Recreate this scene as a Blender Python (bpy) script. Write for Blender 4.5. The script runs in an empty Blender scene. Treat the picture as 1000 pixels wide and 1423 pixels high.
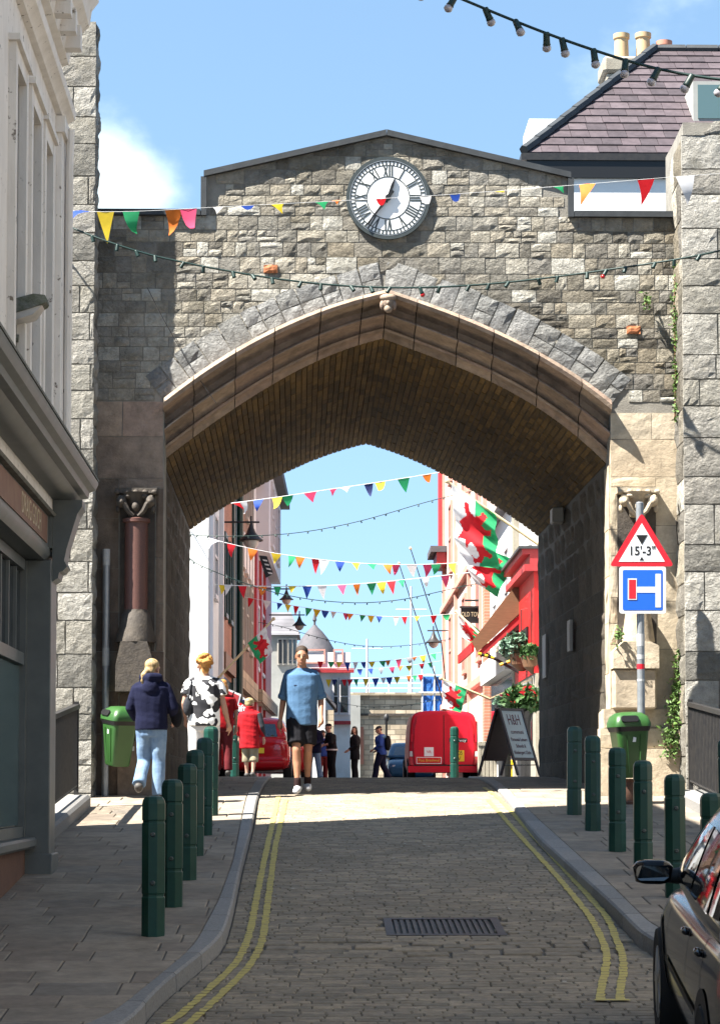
import bpy, bmesh, math, random
import numpy as np
from mathutils import Vector, Matrix, noise
sc = bpy.context.scene
col = sc.collection
R = math.radians
# ---------------------------------------------------------------- camera
F = 3260.0; EYE = 2.27; YAW = math.atan(60 / F); PITCH = R(3.4); AXY = 901.3
cam_d = bpy.data.cameras.new('camera'); cam = bpy.data.objects.new('camera', cam_d); col.objects.link(cam)
cam.location = (0, 0, EYE); cam.rotation_euler = (R(90) + PITCH, 0, -YAW)
cam_d.sensor_fit = 'AUTO'; cam_d.sensor_width = 36; cam_d.lens = 36 * F / 1423
cam_d.shift_y = (AXY - 711.5) / 1423
cam_d.clip_end = 3000; sc.camera = cam
# ---------------------------------------------------------------- world, sun, exposure
SUN_EL = R(56); SUN_DIR = Vector((-math.cos(SUN_EL) * math.cos(R(25)), -math.cos(SUN_EL) * math.sin(R(25)), math.sin(SUN_EL)))
world = bpy.data.worlds.new('World'); sc.world = world; world.use_nodes = True
nt = world.node_tree; nt.nodes.clear()
wo = nt.nodes.new('ShaderNodeOutputWorld'); bg = nt.nodes.new('ShaderNodeBackground')
sky = nt.nodes.new('ShaderNodeTexSky'); sky.sky_type = 'NISHITA'; sky.sun_disc = False
sky.sun_elevation = SUN_EL
sky.sun_rotation = math.atan2(SUN_DIR.x, SUN_DIR.y)
sky.altitude = 0; sky.air_density = 1.0; sky.dust_density = 0.0; sky.ozone_density = 1.6
bg.inputs['Strength'].default_value = 0.057
tc = nt.nodes.new('ShaderNodeTexCoord')
# clear sea air: the pale band at the horizon is thin, so the sky is read a little above it
hz = nt.nodes.new('ShaderNodeMapping'); hz.inputs['Scale'].default_value = (1, 1, .75); hz.inputs['Location'].default_value = (0, 0, .21)
nt.links.new(tc.outputs['Generated'], hz.inputs['Vector']); nt.links.new(hz.outputs['Vector'], sky.inputs['Vector'])
nz = nt.nodes.new('ShaderNodeTexNoise'); nz.inputs['Scale'].default_value = 9; nz.inputs['Detail'].default_value = 7; nz.inputs['Roughness'].default_value = .55
mp = nt.nodes.new('ShaderNodeMapping'); mp.inputs['Location'].default_value = (0.35, 0.0, 0.62); mp.inputs['Scale'].default_value = (1, 1, 1.5)
nt.links.new(tc.outputs['Generated'], mp.inputs['Vector']); nt.links.new(mp.outputs['Vector'], nz.inputs['Vector'])
# one soft cumulus stands to the left of the gate; thin wisps drift over the rest of the sky
vd = nt.nodes.new('ShaderNodeVectorMath'); vd.operation = 'DISTANCE'; vd.inputs[1].default_value = (-0.088, 0.965, 0.252)
nt.links.new(tc.outputs['Generated'], vd.inputs[0])
m1 = nt.nodes.new('ShaderNodeMapRange'); m1.inputs['From Min'].default_value = 0.0; m1.inputs['From Max'].default_value = 0.055; m1.inputs['To Min'].default_value = 0.4; m1.inputs['To Max'].default_value = 0.0
nt.links.new(vd.outputs['Value'], m1.inputs['Value'])
ad = nt.nodes.new('ShaderNodeMath'); ad.operation = 'ADD'
nt.links.new(nz.outputs['Fac'], ad.inputs[0]); nt.links.new(m1.outputs['Result'], ad.inputs[1])
m2 = nt.nodes.new('ShaderNodeMapRange'); m2.interpolation_type = 'SMOOTHSTEP'; m2.inputs['From Min'].default_value = 0.66; m2.inputs['From Max'].default_value = 0.92; m2.inputs['To Max'].default_value = 0.7
nt.links.new(ad.outputs['Value'], m2.inputs['Value'])
mx = nt.nodes.new('ShaderNodeMixRGB'); mx.inputs['Color2'].default_value = (5.2, 5.7, 6.1, 1)
nt.links.new(m2.outputs['Result'], mx.inputs['Fac']); nt.links.new(sky.outputs['Color'], mx.inputs['Color1'])
wb_ = nt.nodes.new('ShaderNodeMixRGB'); wb_.blend_type = 'MULTIPLY'; wb_.inputs['Fac'].default_value = 1; wb_.inputs['Color2'].default_value = (1.06, 1.09, .98, 1)   # daylight white balance
nt.links.new(mx.outputs['Color'], wb_.inputs['Color1']); nt.links.new(wb_.outputs['Color'], bg.inputs['Color']); nt.links.new(bg.outputs['Background'], wo.inputs['Surface'])
sd = bpy.data.lights.new('sun', 'SUN'); sd.energy = 5.0; sd.angle = R(0.5); sd.color = (1.0, 0.95, 0.86)
sun = bpy.data.objects.new('sun', sd); col.objects.link(sun); sun.rotation_euler = SUN_DIR.to_track_quat('Z', 'Y').to_euler()
sun.location = SUN_DIR * 60
vs = sc.view_settings; vs.view_transform = 'Standard'; vs.look = 'None'; vs.gamma = 1.0; vs.use_curve_mapping = False
vs.exposure = 2.35
# ---------------------------------------------------------------- pixel helpers (photograph pixels to points on known planes)
CR = cam.rotation_euler.to_matrix()
def ray(px, py): return CR @ Vector(((px - 500) / F, (AXY - py) / F, -1))
def P(px, py, Y):
    v = ray(px, py); t = Y / v.y; return Vector((v.x * t, Y, EYE + v.z * t))
def PXp(px, py, X):
    v = ray(px, py); t = X / v.x; return Vector((X, v.y * t, EYE + v.z * t))
_gy = [-40, 0, 12, 27.0, 28.5, 31, 34, 38, 60, 100, 140]
_gz = [-3.1, 0, .0782 * 12, .0782 * 27, 2.215, 2.335, 2.425, 2.46, 2.47, 2.42, 2.35]
def gz(Y): return float(np.interp(Y, _gy, _gz))
def drop(Y): return float(np.interp(Y, [14, 24, 28, 34], [.11, .07, .035, .02]))
def rz(Y): return gz(Y) - drop(Y)
def G(px, py, f=gz):
    v = ray(px, py); a, b = 6.0, 60.0
    g = lambda Y: EYE + v.z / v.y * Y - f(Y)
    lo = a
    Y = a
    while Y < b:
        if g(Y) <= 0:
            lo2 = Y - .25
            for _ in range(30):
                m = (lo2 + Y) / 2
                if g(m) <= 0: Y = m
                else: lo2 = m
            break
        Y += .25
    return Vector((v.x / v.y * Y, Y, f(Y)))
# ---------------------------------------------------------------- object helpers
def setp(o, label=None, cat=None, group=None, kind=None):
    if label: o['label'] = label
    if cat: o['category'] = cat
    if group: o['group'] = group
    if kind: o['kind'] = kind
    return o
def thing(name, label, cat, loc=(0, 0, 0), rz_=0, group=None):
    e = bpy.data.objects.new(name, None); col.objects.link(e); e.empty_display_size = .1
    e.location = loc; e.rotation_euler = (0, 0, rz_)
    return setp(e, label, cat, group)
def adopt(o, e):
    o.parent = e
    o.matrix_parent_inverse = (Matrix.Translation(e.location) @ e.rotation_euler.to_matrix().to_4x4()).inverted() if e.type == 'EMPTY' else Matrix.Identity(4)
def copy_tree(o, parent=None):
    c = o.copy(); col.objects.link(c); c.parent = parent
    for ch in list(o.children): copy_tree(ch, c)
    return c
class MB:
    """collects shapes and links them as one mesh object"""
    def __init__(s): s.v = []; s.f = []; s.m = []; s.mi = 0
    def add(s, vs, fs):
        o = len(s.v); s.v += [tuple(v) for v in vs]
        for f in fs: s.f.append(tuple(i + o for i in f)); s.m.append(s.mi)
        return s
    def box(s, c, d, rot=None, taper=None):
        x, y, z = d[0] / 2, d[1] / 2, d[2] / 2; t = taper or 1
        vs = [Vector((sx * x * (t if sz > 0 else 1), sy * y * (t if sz > 0 else 1), sz * z)) for sz in (-1, 1) for sy in (-1, 1) for sx in (-1, 1)]
        if rot is not None: vs = [rot @ v for v in vs]
        c = Vector(c)
        return s.add([c + v for v in vs], [(0, 2, 3, 1), (4, 5, 7, 6), (0, 1, 5, 4), (2, 6, 7, 3), (0, 4, 6, 2), (1, 3, 7, 5)])
    def bb(s, a, b):
        a, b = Vector(a), Vector(b); return s.box((a + b) / 2, [abs(q) for q in (b - a)])
    def cbox(s, a, b, ch=.01):
        """box with chamfered vertical and top edges seen from the front"""
        a, b = Vector(a), Vector(b)
        x0, x1 = sorted((a.x, b.x)); y0, y1 = sorted((a.y, b.y)); z0, z1 = sorted((a.z, b.z))
        ch = min(ch, (x1 - x0) * .3, (y1 - y0) * .3, (z1 - z0) * .3)
        def ring(z, i): return [(x0 + i, y0 + ch, z), (x0 + ch, y0 + i, z), (x1 - ch, y0 + i, z), (x1 - i, y0 + ch, z), (x1 - i, y1 - ch, z), (x1 - ch, y1 - i, z), (x0 + ch, y1 - i, z), (x0 + i, y1 - ch, z)]
        vs = ring(z0, ch) + ring(z0 + ch, 0) + ring(z1 - ch, 0) + ring(z1, ch)
        fs = [tuple(range(7, -1, -1)), tuple(range(24, 32))]
        for k in range(3):
            for i in range(8): fs.append((k * 8 + i, k * 8 + (i + 1) % 8, k * 8 + 8 + (i + 1) % 8, k * 8 + 8 + i))
        return s.add(vs, fs)
    def tube(s, pts, r, n=8, cap=True, sq=(1, 1)):
        pts = [Vector(p) for p in pts]; rr = r if isinstance(r, (list, tuple)) else [r] * len(pts)
        vs = []; prev = None
        for i, p in enumerate(pts):
            d = (pts[min(i + 1, len(pts) - 1)] - pts[max(i - 1, 0)])
            d = d.normalized() if d.length > 1e-9 else Vector((0, 0, 1))
            if prev is None:
                a = Vector((1, 0, 0)) if abs(d.x) < .9 else Vector((0, 1, 0))
                u = (a - d * a.dot(d)).normalized()
            else:
                u = prev - d * prev.dot(d); u = u.normalized() if u.length > 1e-6 else prev
            prev = u; w = d.cross(u)
            for k in range(n):
                t = 2 * math.pi * k / n; vs.append(p + u * math.cos(t) * rr[i] * sq[0] + w * math.sin(t) * rr[i] * sq[1])
        fs = []
        for i in range(len(pts) - 1):
            for k in range(n): fs.append((i * n + k, i * n + (k + 1) % n, (i + 1) * n + (k + 1) % n, (i + 1) * n + k))
        if cap: fs += [tuple(range(n - 1, -1, -1)), tuple(range((len(pts) - 1) * n, len(pts) * n))]
        return s.add(vs, fs)
    def lathe(s, prof, c=(0, 0, 0), n=16, M=None, cap=True):
        vs = []; c = Vector(c)
        for r, z in prof:
            for k in range(n):
                t = 2 * math.pi * k / n; v = Vector((r * math.cos(t), r * math.sin(t), z))
                vs.append(c + (M @ v if M is not None else v))
        fs = []
        for i in range(len(prof) - 1):
            for k in range(n): fs.append((i * n + k, i * n + (k + 1) % n, (i + 1) * n + (k + 1) % n, (i + 1) * n + k))
        if cap: fs += [tuple(range(n - 1, -1, -1)), tuple(range((len(prof) - 1) * n, len(prof) * n))]
        return s.add(vs, fs)
    def ell(s, c, r, n=14, m=9, rot=None):
        c = Vector(c); vs = []; fs = []
        for i in range(m + 1):
            a = math.pi * i / m
            for k in range(n):
                t = 2 * math.pi * k / n
                v = Vector((r[0] * math.sin(a) * math.cos(t), r[1] * math.sin(a) * math.sin(t), r[2] * math.cos(a)))
                vs.append(c + (rot @ v if rot is not None else v))
        for i in range(m):
            for k in range(n): fs.append((i * n + k, (i + 1) * n + k, (i + 1) * n + (k + 1) % n, i * n + (k + 1) % n))
        return s.add(vs, fs)
    def prism(s, outline, a, b, fn):
        """outline: 2-D points; fn(u, v, d) -> point; from depth a to depth b"""
        n = len(outline)
        vs = [fn(u, v, a) for u, v in outline] + [fn(u, v, b) for u, v in outline]
        fs = [tuple(range(n)), tuple(range(2 * n - 1, n - 1, -1))]
        for i in range(n): fs.append((i, i + n, (i + 1) % n + n, (i + 1) % n))
        return s.add(vs, fs)
    def mesh(s, name, mats, smooth=False, recalc=True, merge=0):
        me = bpy.data.meshes.new(name); me.from_pydata(s.v, [], s.f)
        for m in (mats if isinstance(mats, (list, tuple)) else [mats]): me.materials.append(m)
        if any(s.m): me.polygons.foreach_set('material_index', s.m)
        if recalc or merge:
            bm = bmesh.new(); bm.from_mesh(me)
            if merge: bmesh.ops.remove_doubles(bm, verts=bm.verts, dist=merge)
            if recalc: bmesh.ops.recalc_face_normals(bm, faces=bm.faces)
            bm.to_mesh(me); bm.free()
        if smooth:
            me.polygons.foreach_set('use_smooth', [True] * len(me.polygons))
            if smooth != 'all':
                try: me.set_sharp_from_angle(angle=R(40))
                except Exception: pass
        me.update(); return me
    def build(s, name, mats, parent=None, smooth=False, world=True, recalc=True, merge=0):
        o = bpy.data.objects.new(name, s.mesh(name, mats, smooth, recalc, merge)); col.objects.link(o)
        if parent is not None:
            if world and parent.type == 'EMPTY': adopt(o, parent)
            else: o.parent = parent
        return o
def link(name, me, parent=None, world=True):
    o = bpy.data.objects.new(name, me); col.objects.link(o)
    if parent is not None:
        if world and parent.type == 'EMPTY': adopt(o, parent)
        else: o.parent = parent
    return o
def text_obj(s, size, M4, mat, name, parent=None, ext=.001, ax='CENTER', sx=1.0, world=True, bold=0):
    cu = bpy.data.curves.new(name, 'FONT'); cu.body = s; cu.size = size; cu.align_x = ax; cu.align_y = 'CENTER'; cu.extrude = ext; cu.offset = bold; cu.resolution_u = 3
    t = bpy.data.objects.new(name, cu); col.objects.link(t)
    dg = bpy.context.evaluated_depsgraph_get(); dg.update()
    me = bpy.data.meshes.new_from_object(t.evaluated_get(dg)); bpy.data.objects.remove(t); bpy.data.curves.remove(cu)
    me.transform(M4 @ Matrix.Diagonal((sx, 1, 1, 1))); me.materials.clear(); me.materials.append(mat)
    return link(name, me, parent, world)
def frame(o, x, y):   # 4x4 with given text right / up axes
    x = Vector(x).normalized(); y = Vector(y).normalized(); z = x.cross(y)
    M4 = Matrix((x, y, z)).transposed().to_4x4(); M4.translation = Vector(o); return M4
# ---------------------------------------------------------------- materials
KA = .8      # overall paint and stone reflectance
def dk(c, k=None): return tuple(q * (KA if k is None else k) for q in c)
def N(nt, t, **kw):
    n = nt.nodes.new('ShaderNode' + t)
    for k, v in kw.items():
        if k in n.inputs: n.inputs[k].default_value = v
        else: setattr(n, k, v)
    return n
def mat(name, c, c2=None, rough=.75, scale=6, bump=0, bscale=30, var=0, metal=0, spec=.35, detail=5, coat=0, lo=.35, hi=.65, stretch=None, dist=.02, dirt=None, dscale=1.5, dlo=.5, dhi=.72):
    c = dk(c); c2 = dk(c2) if c2 is not None else None; dirt = dk(dirt) if dirt is not None else None
    m = bpy.data.materials.new(name); m.use_nodes = True; t = m.node_tree; b = t.nodes['Principled BSDF']; L = t.links.new
    b.inputs['Roughness'].default_value = rough; b.inputs['Metallic'].default_value = metal
    b.inputs['Specular IOR Level'].default_value = spec
    if coat: b.inputs['Coat Weight'].default_value = coat; b.inputs['Coat Roughness'].default_value = .04
    c = tuple(c) + (1,); b.inputs['Base Color'].default_value = c
    geo = N(t, 'NewGeometry'); vec = geo.outputs['Position']
    if stretch:
        mp = N(t, 'Mapping'); mp.inputs['Scale'].default_value = stretch; L(vec, mp.inputs['Vector']); vec = mp.outputs['Vector']
    out = None
    if c2 is not None:
        n = N(t, 'TexNoise', Scale=scale, Detail=detail, Roughness=.6); L(vec, n.inputs['Vector'])
        mr = N(t, 'MapRange'); mr.inputs['From Min'].default_value = lo; mr.inputs['From Max'].default_value = hi; L(n.outputs['Fac'], mr.inputs['Value'])
        mx = N(t, 'MixRGB'); mx.inputs['Color1'].default_value = c; mx.inputs['Color2'].default_value = tuple(c2) + (1,)
        L(mr.outputs['Result'], mx.inputs['Fac']); out = mx.outputs['Color']
    if dirt is not None:
        n = N(t, 'TexNoise', Scale=dscale, Detail=6, Roughness=.65); L(geo.outputs['Position'], n.inputs['Vector'])
        mr = N(t, 'MapRange'); mr.inputs['From Min'].default_value = dlo; mr.inputs['From Max'].default_value = dhi; L(n.outputs['Fac'], mr.inputs['Value'])
        mx = N(t, 'MixRGB'); mx.inputs['Color2'].default_value = tuple(dirt) + (1,)
        if out is not None: L(out, mx.inputs['Color1'])
        else: mx.inputs['Color1'].default_value = c
        L(mr.outputs['Result'], mx.inputs['Fac']); out = mx.outputs['Color']
    if var:
        oi = N(t, 'ObjectInfo'); sm = N(t, 'Math', operation='ADD'); fr = N(t, 'Math', operation='FRACT')
        L(oi.outputs['Random'], sm.inputs[0]); L(geo.outputs['Random Per Island'], sm.inputs[1]); L(sm.outputs[0], fr.inputs[0])
        mr = N(t, 'MapRange'); mr.inputs['To Min'].default_value = 1 - var; mr.inputs['To Max'].default_value = 1 + var; L(fr.outputs[0], mr.inputs['Value'])
        mx = N(t, 'MixRGB', blend_type='MULTIPLY'); mx.inputs['Fac'].default_value = 1
        if out is not None: L(out, mx.inputs['Color1'])
        else: mx.inputs['Color1'].default_value = c
        L(mr.outputs['Result'], mx.inputs['Color2']); out = mx.outputs['Color']
    if out is not None: L(out, b.inputs['Base Color'])
    if bump:
        n = N(t, 'TexNoise', Scale=bscale, Detail=6, Roughness=.65); L(vec, n.inputs['Vector'])
        bp = N(t, 'Bump', Strength=bump, Distance=dist); L(n.outputs['Fac'], bp.inputs['Height']); L(bp.outputs['Normal'], b.inputs['Normal'])
    return m
def stone_mat(name, cols, bump=.7, bscale=26, grain=18, blotch=None, rough=.9, bigcol=None, bigscale=.35, dist=.03, bigx=0):
    """stone whose pieces differ: colour ramp over the piece's random value, grain, lichen blotches"""
    cols = [dk(q) for q in cols]; blotch = dk(blotch) if blotch is not None else None; bigcol = dk(bigcol) if bigcol is not None else None
    m = bpy.data.materials.new(name); m.use_nodes = True; t = m.node_tree; b = t.nodes['Principled BSDF']; L = t.links.new
    b.inputs['Roughness'].default_value = rough; b.inputs['Specular IOR Level'].default_value = .2
    geo = N(t, 'NewGeometry'); oi = N(t, 'ObjectInfo'); sm = N(t, 'Math', operation='ADD'); fr = N(t, 'Math', operation='FRACT')
    L(oi.outputs['Random'], sm.inputs[0]); L(geo.outputs['Random Per Island'], sm.inputs[1]); L(sm.outputs[0], fr.inputs[0])
    rp = N(t, 'ValToRGB'); rp.color_ramp.interpolation = 'CONSTANT'
    el = rp.color_ramp.elements
    while len(el) < len(cols): el.new(.5)
    for i, c in enumerate(cols): el[i].position = i / len(cols); el[i].color = tuple(c) + (1,)
    L(fr.outputs[0], rp.inputs['Fac']); out = rp.outputs['Color']
    if bigcol is not None:
        n = N(t, 'TexNoise', Scale=bigscale, Detail=3); L(geo.outputs['Position'], n.inputs['Vector'])
        mr = N(t, 'MapRange'); mr.inputs['From Min'].default_value = .42; mr.inputs['From Max'].default_value = .6; mr.inputs['To Max'].default_value = .45; sx_ = N(t, 'SeparateXYZ'); L(geo.outputs['Position'], sx_.inputs[0]); ma_ = N(t, 'Math', operation='MULTIPLY_ADD'); ma_.inputs[1].default_value = bigx; L(sx_.outputs['X'], ma_.inputs[0]); L(n.outputs['Fac'], ma_.inputs[2]); L(ma_.outputs[0], mr.inputs['Value'])
        mx = N(t, 'MixRGB'); mx.inputs['Color2'].default_value = tuple(bigcol) + (1,); L(out, mx.inputs['Color1']); L(mr.outputs['Result'], mx.inputs['Fac']); out = mx.outputs['Color']
    n = N(t, 'TexNoise', Scale=grain, Detail=8, Roughness=.7); L(geo.outputs['Position'], n.inputs['Vector'])
    mr = N(t, 'MapRange'); mr.inputs['From Min'].default_value = .25; mr.inputs['From Max'].default_value = .75; mr.inputs['To Min'].default_value = .62; mr.inputs['To Max'].default_value = 1.35; L(n.outputs['Fac'], mr.inputs['Value'])
    mx = N(t, 'MixRGB', blend_type='MULTIPLY'); mx.inputs['Fac'].default_value = 1; L(out, mx.inputs['Color1']); L(mr.outputs['Result'], mx.inputs['Color2']); out = mx.outputs['Color']
    if blotch is not None:
        n2 = N(t, 'TexNoise', Scale=2.6, Detail=7, Roughness=.68); L(geo.outputs['Position'], n2.inputs['Vector'])
        mr = N(t, 'MapRange'); mr.inputs['From Min'].default_value = .52; mr.inputs['From Max'].default_value = .72; mr.inputs['To Max'].default_value = .75; L(n2.outputs['Fac'], mr.inputs['Value'])
        mx = N(t, 'MixRGB'); mx.inputs['Color2'].default_value = tuple(blotch) + (1,); L(out, mx.inputs['Color1']); L(mr.outputs['Result'], mx.inputs['Fac']); out = mx.outputs['Color']
    L(out, b.inputs['Base Color'])
    nb = N(t, 'TexNoise', Scale=bscale, Detail=8, Roughness=.7); L(geo.outputs['Position'], nb.inputs['Vector'])
    bp = N(t, 'Bump', Strength=bump, Distance=dist); L(nb.outputs['Fac'], bp.inputs['Height']); L(bp.outputs['Normal'], b.inputs['Normal'])
    return m
def glass_mat(name, tint=(.02, .025, .03), rough=.05):
    return mat(name, tint, rough=rough, spec=.9)
def brick_mat(name, c1, c2, mortar, bw=.225, bh=.075, axis='YZ', bump=.4, ms=.008):
    m = bpy.data.materials.new(name); m.use_nodes = True; t = m.node_tree; b = t.nodes['Principled BSDF']; L = t.links.new
    c1, c2, mortar = dk(c1), dk(c2), dk(mortar)
    geo = N(t, 'NewGeometry'); sp = N(t, 'SeparateXYZ'); cb = N(t, 'CombineXYZ'); L(geo.outputs['Position'], sp.inputs[0])
    L(sp.outputs['Y' if axis[0] == 'Y' else 'X'], cb.inputs['X']); L(sp.outputs['Z'], cb.inputs['Y'])
    br = N(t, 'TexBrick'); br.inputs['Scale'].default_value = 1; br.inputs['Brick Width'].default_value = bw; br.inputs['Row Height'].default_value = bh; br.inputs['Mortar Size'].default_value = ms
    br.inputs['Color1'].default_value = tuple(c1) + (1,); br.inputs['Color2'].default_value = tuple(c2) + (1,); br.inputs['Mortar'].default_value = tuple(mortar) + (1,)
    L(cb.outputs[0], br.inputs['Vector'])
    n = N(t, 'TexNoise', Scale=1.2, Detail=6); L(geo.outputs['Position'], n.inputs['Vector'])
    mr = N(t, 'MapRange'); mr.inputs['From Min'].default_value = .3; mr.inputs['From Max'].default_value = .7; mr.inputs['To Min'].default_value = .7; mr.inputs['To Max'].default_value = 1.2; L(n.outputs['Fac'], mr.inputs['Value'])
    mx = N(t, 'MixRGB', blend_type='MULTIPLY'); mx.inputs['Fac'].default_value = 1; L(br.outputs['Color'], mx.inputs['Color1']); L(mr.outputs['Result'], mx.inputs['Color2'])
    L(mx.outputs['Color'], b.inputs['Base Color']); b.inputs['Roughness'].default_value = .9
    bp = N(t, 'Bump', Strength=bump, Distance=.01); bp.invert = True; L(br.outputs['Fac'], bp.inputs['Height']); L(bp.outputs['Normal'], b.inputs['Normal'])
    return m
MT = {}
MT['gate'] = stone_mat('gate_stone', [(.29, .25, .187), (.2, .178, .138), (.37, .332, .262), (.18, .168, .142), (.43, .4, .335), (.24, .21, .16), (.185, .17, .145), (.29, .25, .188), (.54, .52, .46), (.11, .097, .077), (.27, .245, .203), (.205, .192, .17)], bump=1.0, bscale=15, grain=11, blotch=(.13, .115, .08), bigcol=(.6, .57, .5), bigscale=.3, dist=.09, bigx=-.045)
MT['mortar'] = mat('lime_mortar', (.3, .28, .24), (.2, .185, .16), scale=4, bump=.5, bscale=60)
MT['grey_granite'] = stone_mat('grey_voussoir_stone', [(.25, .25, .24), (.21, .212, .21), (.29, .288, .28), (.24, .237, .225), (.31, .305, .29)], bump=1.0, bscale=16, blotch=(.16, .155, .14), dist=.05)
MT['tower'] = stone_mat('pale_tower_stone', [(.45, .43, .385), (.38, .36, .315), (.5, .48, .435), (.35, .33, .295), (.25, .24, .215), (.42, .4, .36)], bump=1.0, bscale=15, grain=10, blotch=(.27, .25, .2), dist=.1)
MT['sand'] = stone_mat('sandstone', [(.34, .25, .19), (.29, .22, .17), (.38, .29, .22), (.35, .255, .2)], bump=.75, bscale=13, grain=6, blotch=(.14, .11, .085), rough=.88)
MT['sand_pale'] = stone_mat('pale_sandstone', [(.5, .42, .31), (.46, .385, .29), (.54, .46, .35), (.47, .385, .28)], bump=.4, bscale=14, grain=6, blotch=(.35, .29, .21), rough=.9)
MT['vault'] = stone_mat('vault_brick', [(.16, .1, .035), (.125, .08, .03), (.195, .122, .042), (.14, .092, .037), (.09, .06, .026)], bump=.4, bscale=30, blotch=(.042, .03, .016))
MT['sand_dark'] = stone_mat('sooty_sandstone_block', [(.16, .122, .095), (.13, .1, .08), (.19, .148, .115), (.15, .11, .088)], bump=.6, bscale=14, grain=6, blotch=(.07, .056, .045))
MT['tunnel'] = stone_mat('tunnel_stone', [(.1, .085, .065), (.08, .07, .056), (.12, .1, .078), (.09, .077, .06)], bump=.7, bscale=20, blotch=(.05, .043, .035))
MT['lead'] = mat('lead_flashing', (.03, .034, .038), (.045, .05, .055), rough=.6, scale=5, bump=.1)
MT['sett'] = stone_mat('road_sett', [(.28, .232, .17), (.33, .272, .2), (.24, .202, .152), (.355, .29, .208), (.29, .243, .185)], bigcol=(.18, .15, .113), bigscale=.9, bump=.45, bscale=40, grain=14, blotch=(.15, .13, .11), rough=.8, dist=.01)
MT['slab'] = stone_mat('paving_slab', [(.27, .228, .18), (.3, .25, .195), (.24, .208, .172), (.27, .222, .172), (.3, .252, .198), (.25, .205, .162)], bump=.2, bscale=45, grain=5, blotch=(.19, .16, .13), rough=.8, dist=.008)
MT['kerb'] = stone_mat('granite_kerb', [(.26, .252, .242), (.235, .23, .222), (.28, .27, .258)], bump=.3, bscale=60, grain=50, rough=.75, dist=.006)
MT['joint'] = mat('road_joint', (.15, .13, .105), (.11, .095, .078), scale=8, bump=.4, bscale=50)
MT['yellow'] = mat('yellow_road_paint', (.62, .5, .13), (.5, .4, .13), rough=.7, scale=14, dirt=(.22, .19, .14), dscale=16, dlo=.55, dhi=.7, bump=.3, bscale=60, dist=.005)
MT['tarmac'] = mat('tarmac', (.09, .088, .085), (.12, .115, .11), scale=3, bump=.4, bscale=90, dist=.01)
MT['bollard'] = mat('dark_green_paint', (.003, .042, .028), (.005, .052, .035), rough=.4, scale=9, spec=.35, bump=.04, bscale=30, dirt=(.014, .05, .036), dscale=7, dlo=.6, dhi=.85)
MT['bolt'] = mat('bollard_stud', (.03, .045, .04), rough=.4, spec=.5)
MT['steel'] = mat('galvanised_steel', (.36, .38, .4), (.28, .3, .32), rough=.42, scale=10, metal=.55, spec=.5)
MT['iron'] = mat('black_iron', (.016, .016, .018), (.03, .028, .027), rough=.5, scale=12)
MT['white'] = mat('white_paint', (.78, .78, .76), (.7, .7, .68), rough=.6, scale=3)
# ================================================================ GROUND
rnd = random.Random(7)
def strip(name, xl, xr, zf, ys, m, kind='structure', label=None):
    b = MB(); vs = []; fs = []
    for Y in ys: vs += [(xl(Y), Y, zf(Y)), (xr(Y), Y, zf(Y))]
    for i in range(len(ys) - 1): fs.append((2 * i, 2 * i + 1, 2 * i + 3, 2 * i + 2))
    b.add(vs, fs); o = b.build(name, m, smooth='all'); return setp(o, label, None, None, kind)
def yr(a, b, s): return [a + (b - a) * i / max(1, int((b - a) / s)) for i in range(int((b - a) / s) + 1)]
MT['earth'] = mat('earth', (.13, .12, .1), (.1, .095, .08), scale=.5)
g = strip('ground', lambda Y: -500, lambda Y: 500, lambda Y: gz(min(Y, 140)) - .4 - max(0, Y - 150) * .004, [-120, -40, 0, 12, 27, 28.5, 31, 34, 38, 60, 100, 140, 400, 1500], MT['earth'])
setp(g, 'broad ground the town stands on', 'ground')
KLi = [(145, 1417), (210, 1365), (270, 1315), (305, 1250), (325, 1195), (337, 1135), (343, 1108)]
KLo = [(178, 1423), (215, 1375), (285, 1320), (310, 1298), (322, 1260), (335, 1200), (350, 1145), (358, 1108)]
KRo = [(895, 1300), (850, 1255), (800, 1210), (750, 1165), (710, 1117)]
KRi = [(906, 1287), (850, 1232), (800, 1186), (750, 1141), (718, 1111)]
def curve(pts, near, far):
    w = [G(*p) for p in pts]; a = near + [(v.x, v.y) for v in w] + far
    a.sort(key=lambda q: q[1]); X = [q[0] for q in a]; Y = [q[1] for q in a]
    ys = np.linspace(Y[0], Y[-1], 400); xs = np.interp(ys, Y, X)
    k = np.ones(15) / 15; pad = np.concatenate([np.full(7, xs[0]), xs, np.full(7, xs[-1])]); xs = np.convolve(pad, k, 'valid')
    return lambda y: float(np.interp(y, ys, xs))
kLi = curve(KLi, [(-3.2, 8.5), (-2.4, 10.2), (-1.72, 11.6)], [(-.82, 34), (-.85, 38)])
kLo = curve(KLo, [(-3.0, 8.3), (-2.2, 10.0), (-1.5, 11.5)], [(-.68, 34), (-.7, 38)])
kRo = curve(KRo, [(2.75, 13.6), (2.5, 14.8)], [(2.35, 34), (2.35, 38)])
kRi = curve(KRi, [(2.93, 13.7), (2.68, 14.9)], [(2.5, 34), (2.5, 38)])
road = strip('road', lambda Y: -3.4 if Y < 37 else -3.0, lambda Y: 6.5 if Y < 26 else 5.0, lambda Y: rz(Y) - .018, yr(5, 38, .5), MT['joint'])
setp(road, 'setts paved roadway rising to the gate', 'road')
street = strip('street', lambda Y: -6, lambda Y: 12, lambda Y: rz(Y) - .012, yr(38, 125, 2), MT['tarmac'])
setp(street, 'tarmac street beyond the gate', 'road')
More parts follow.
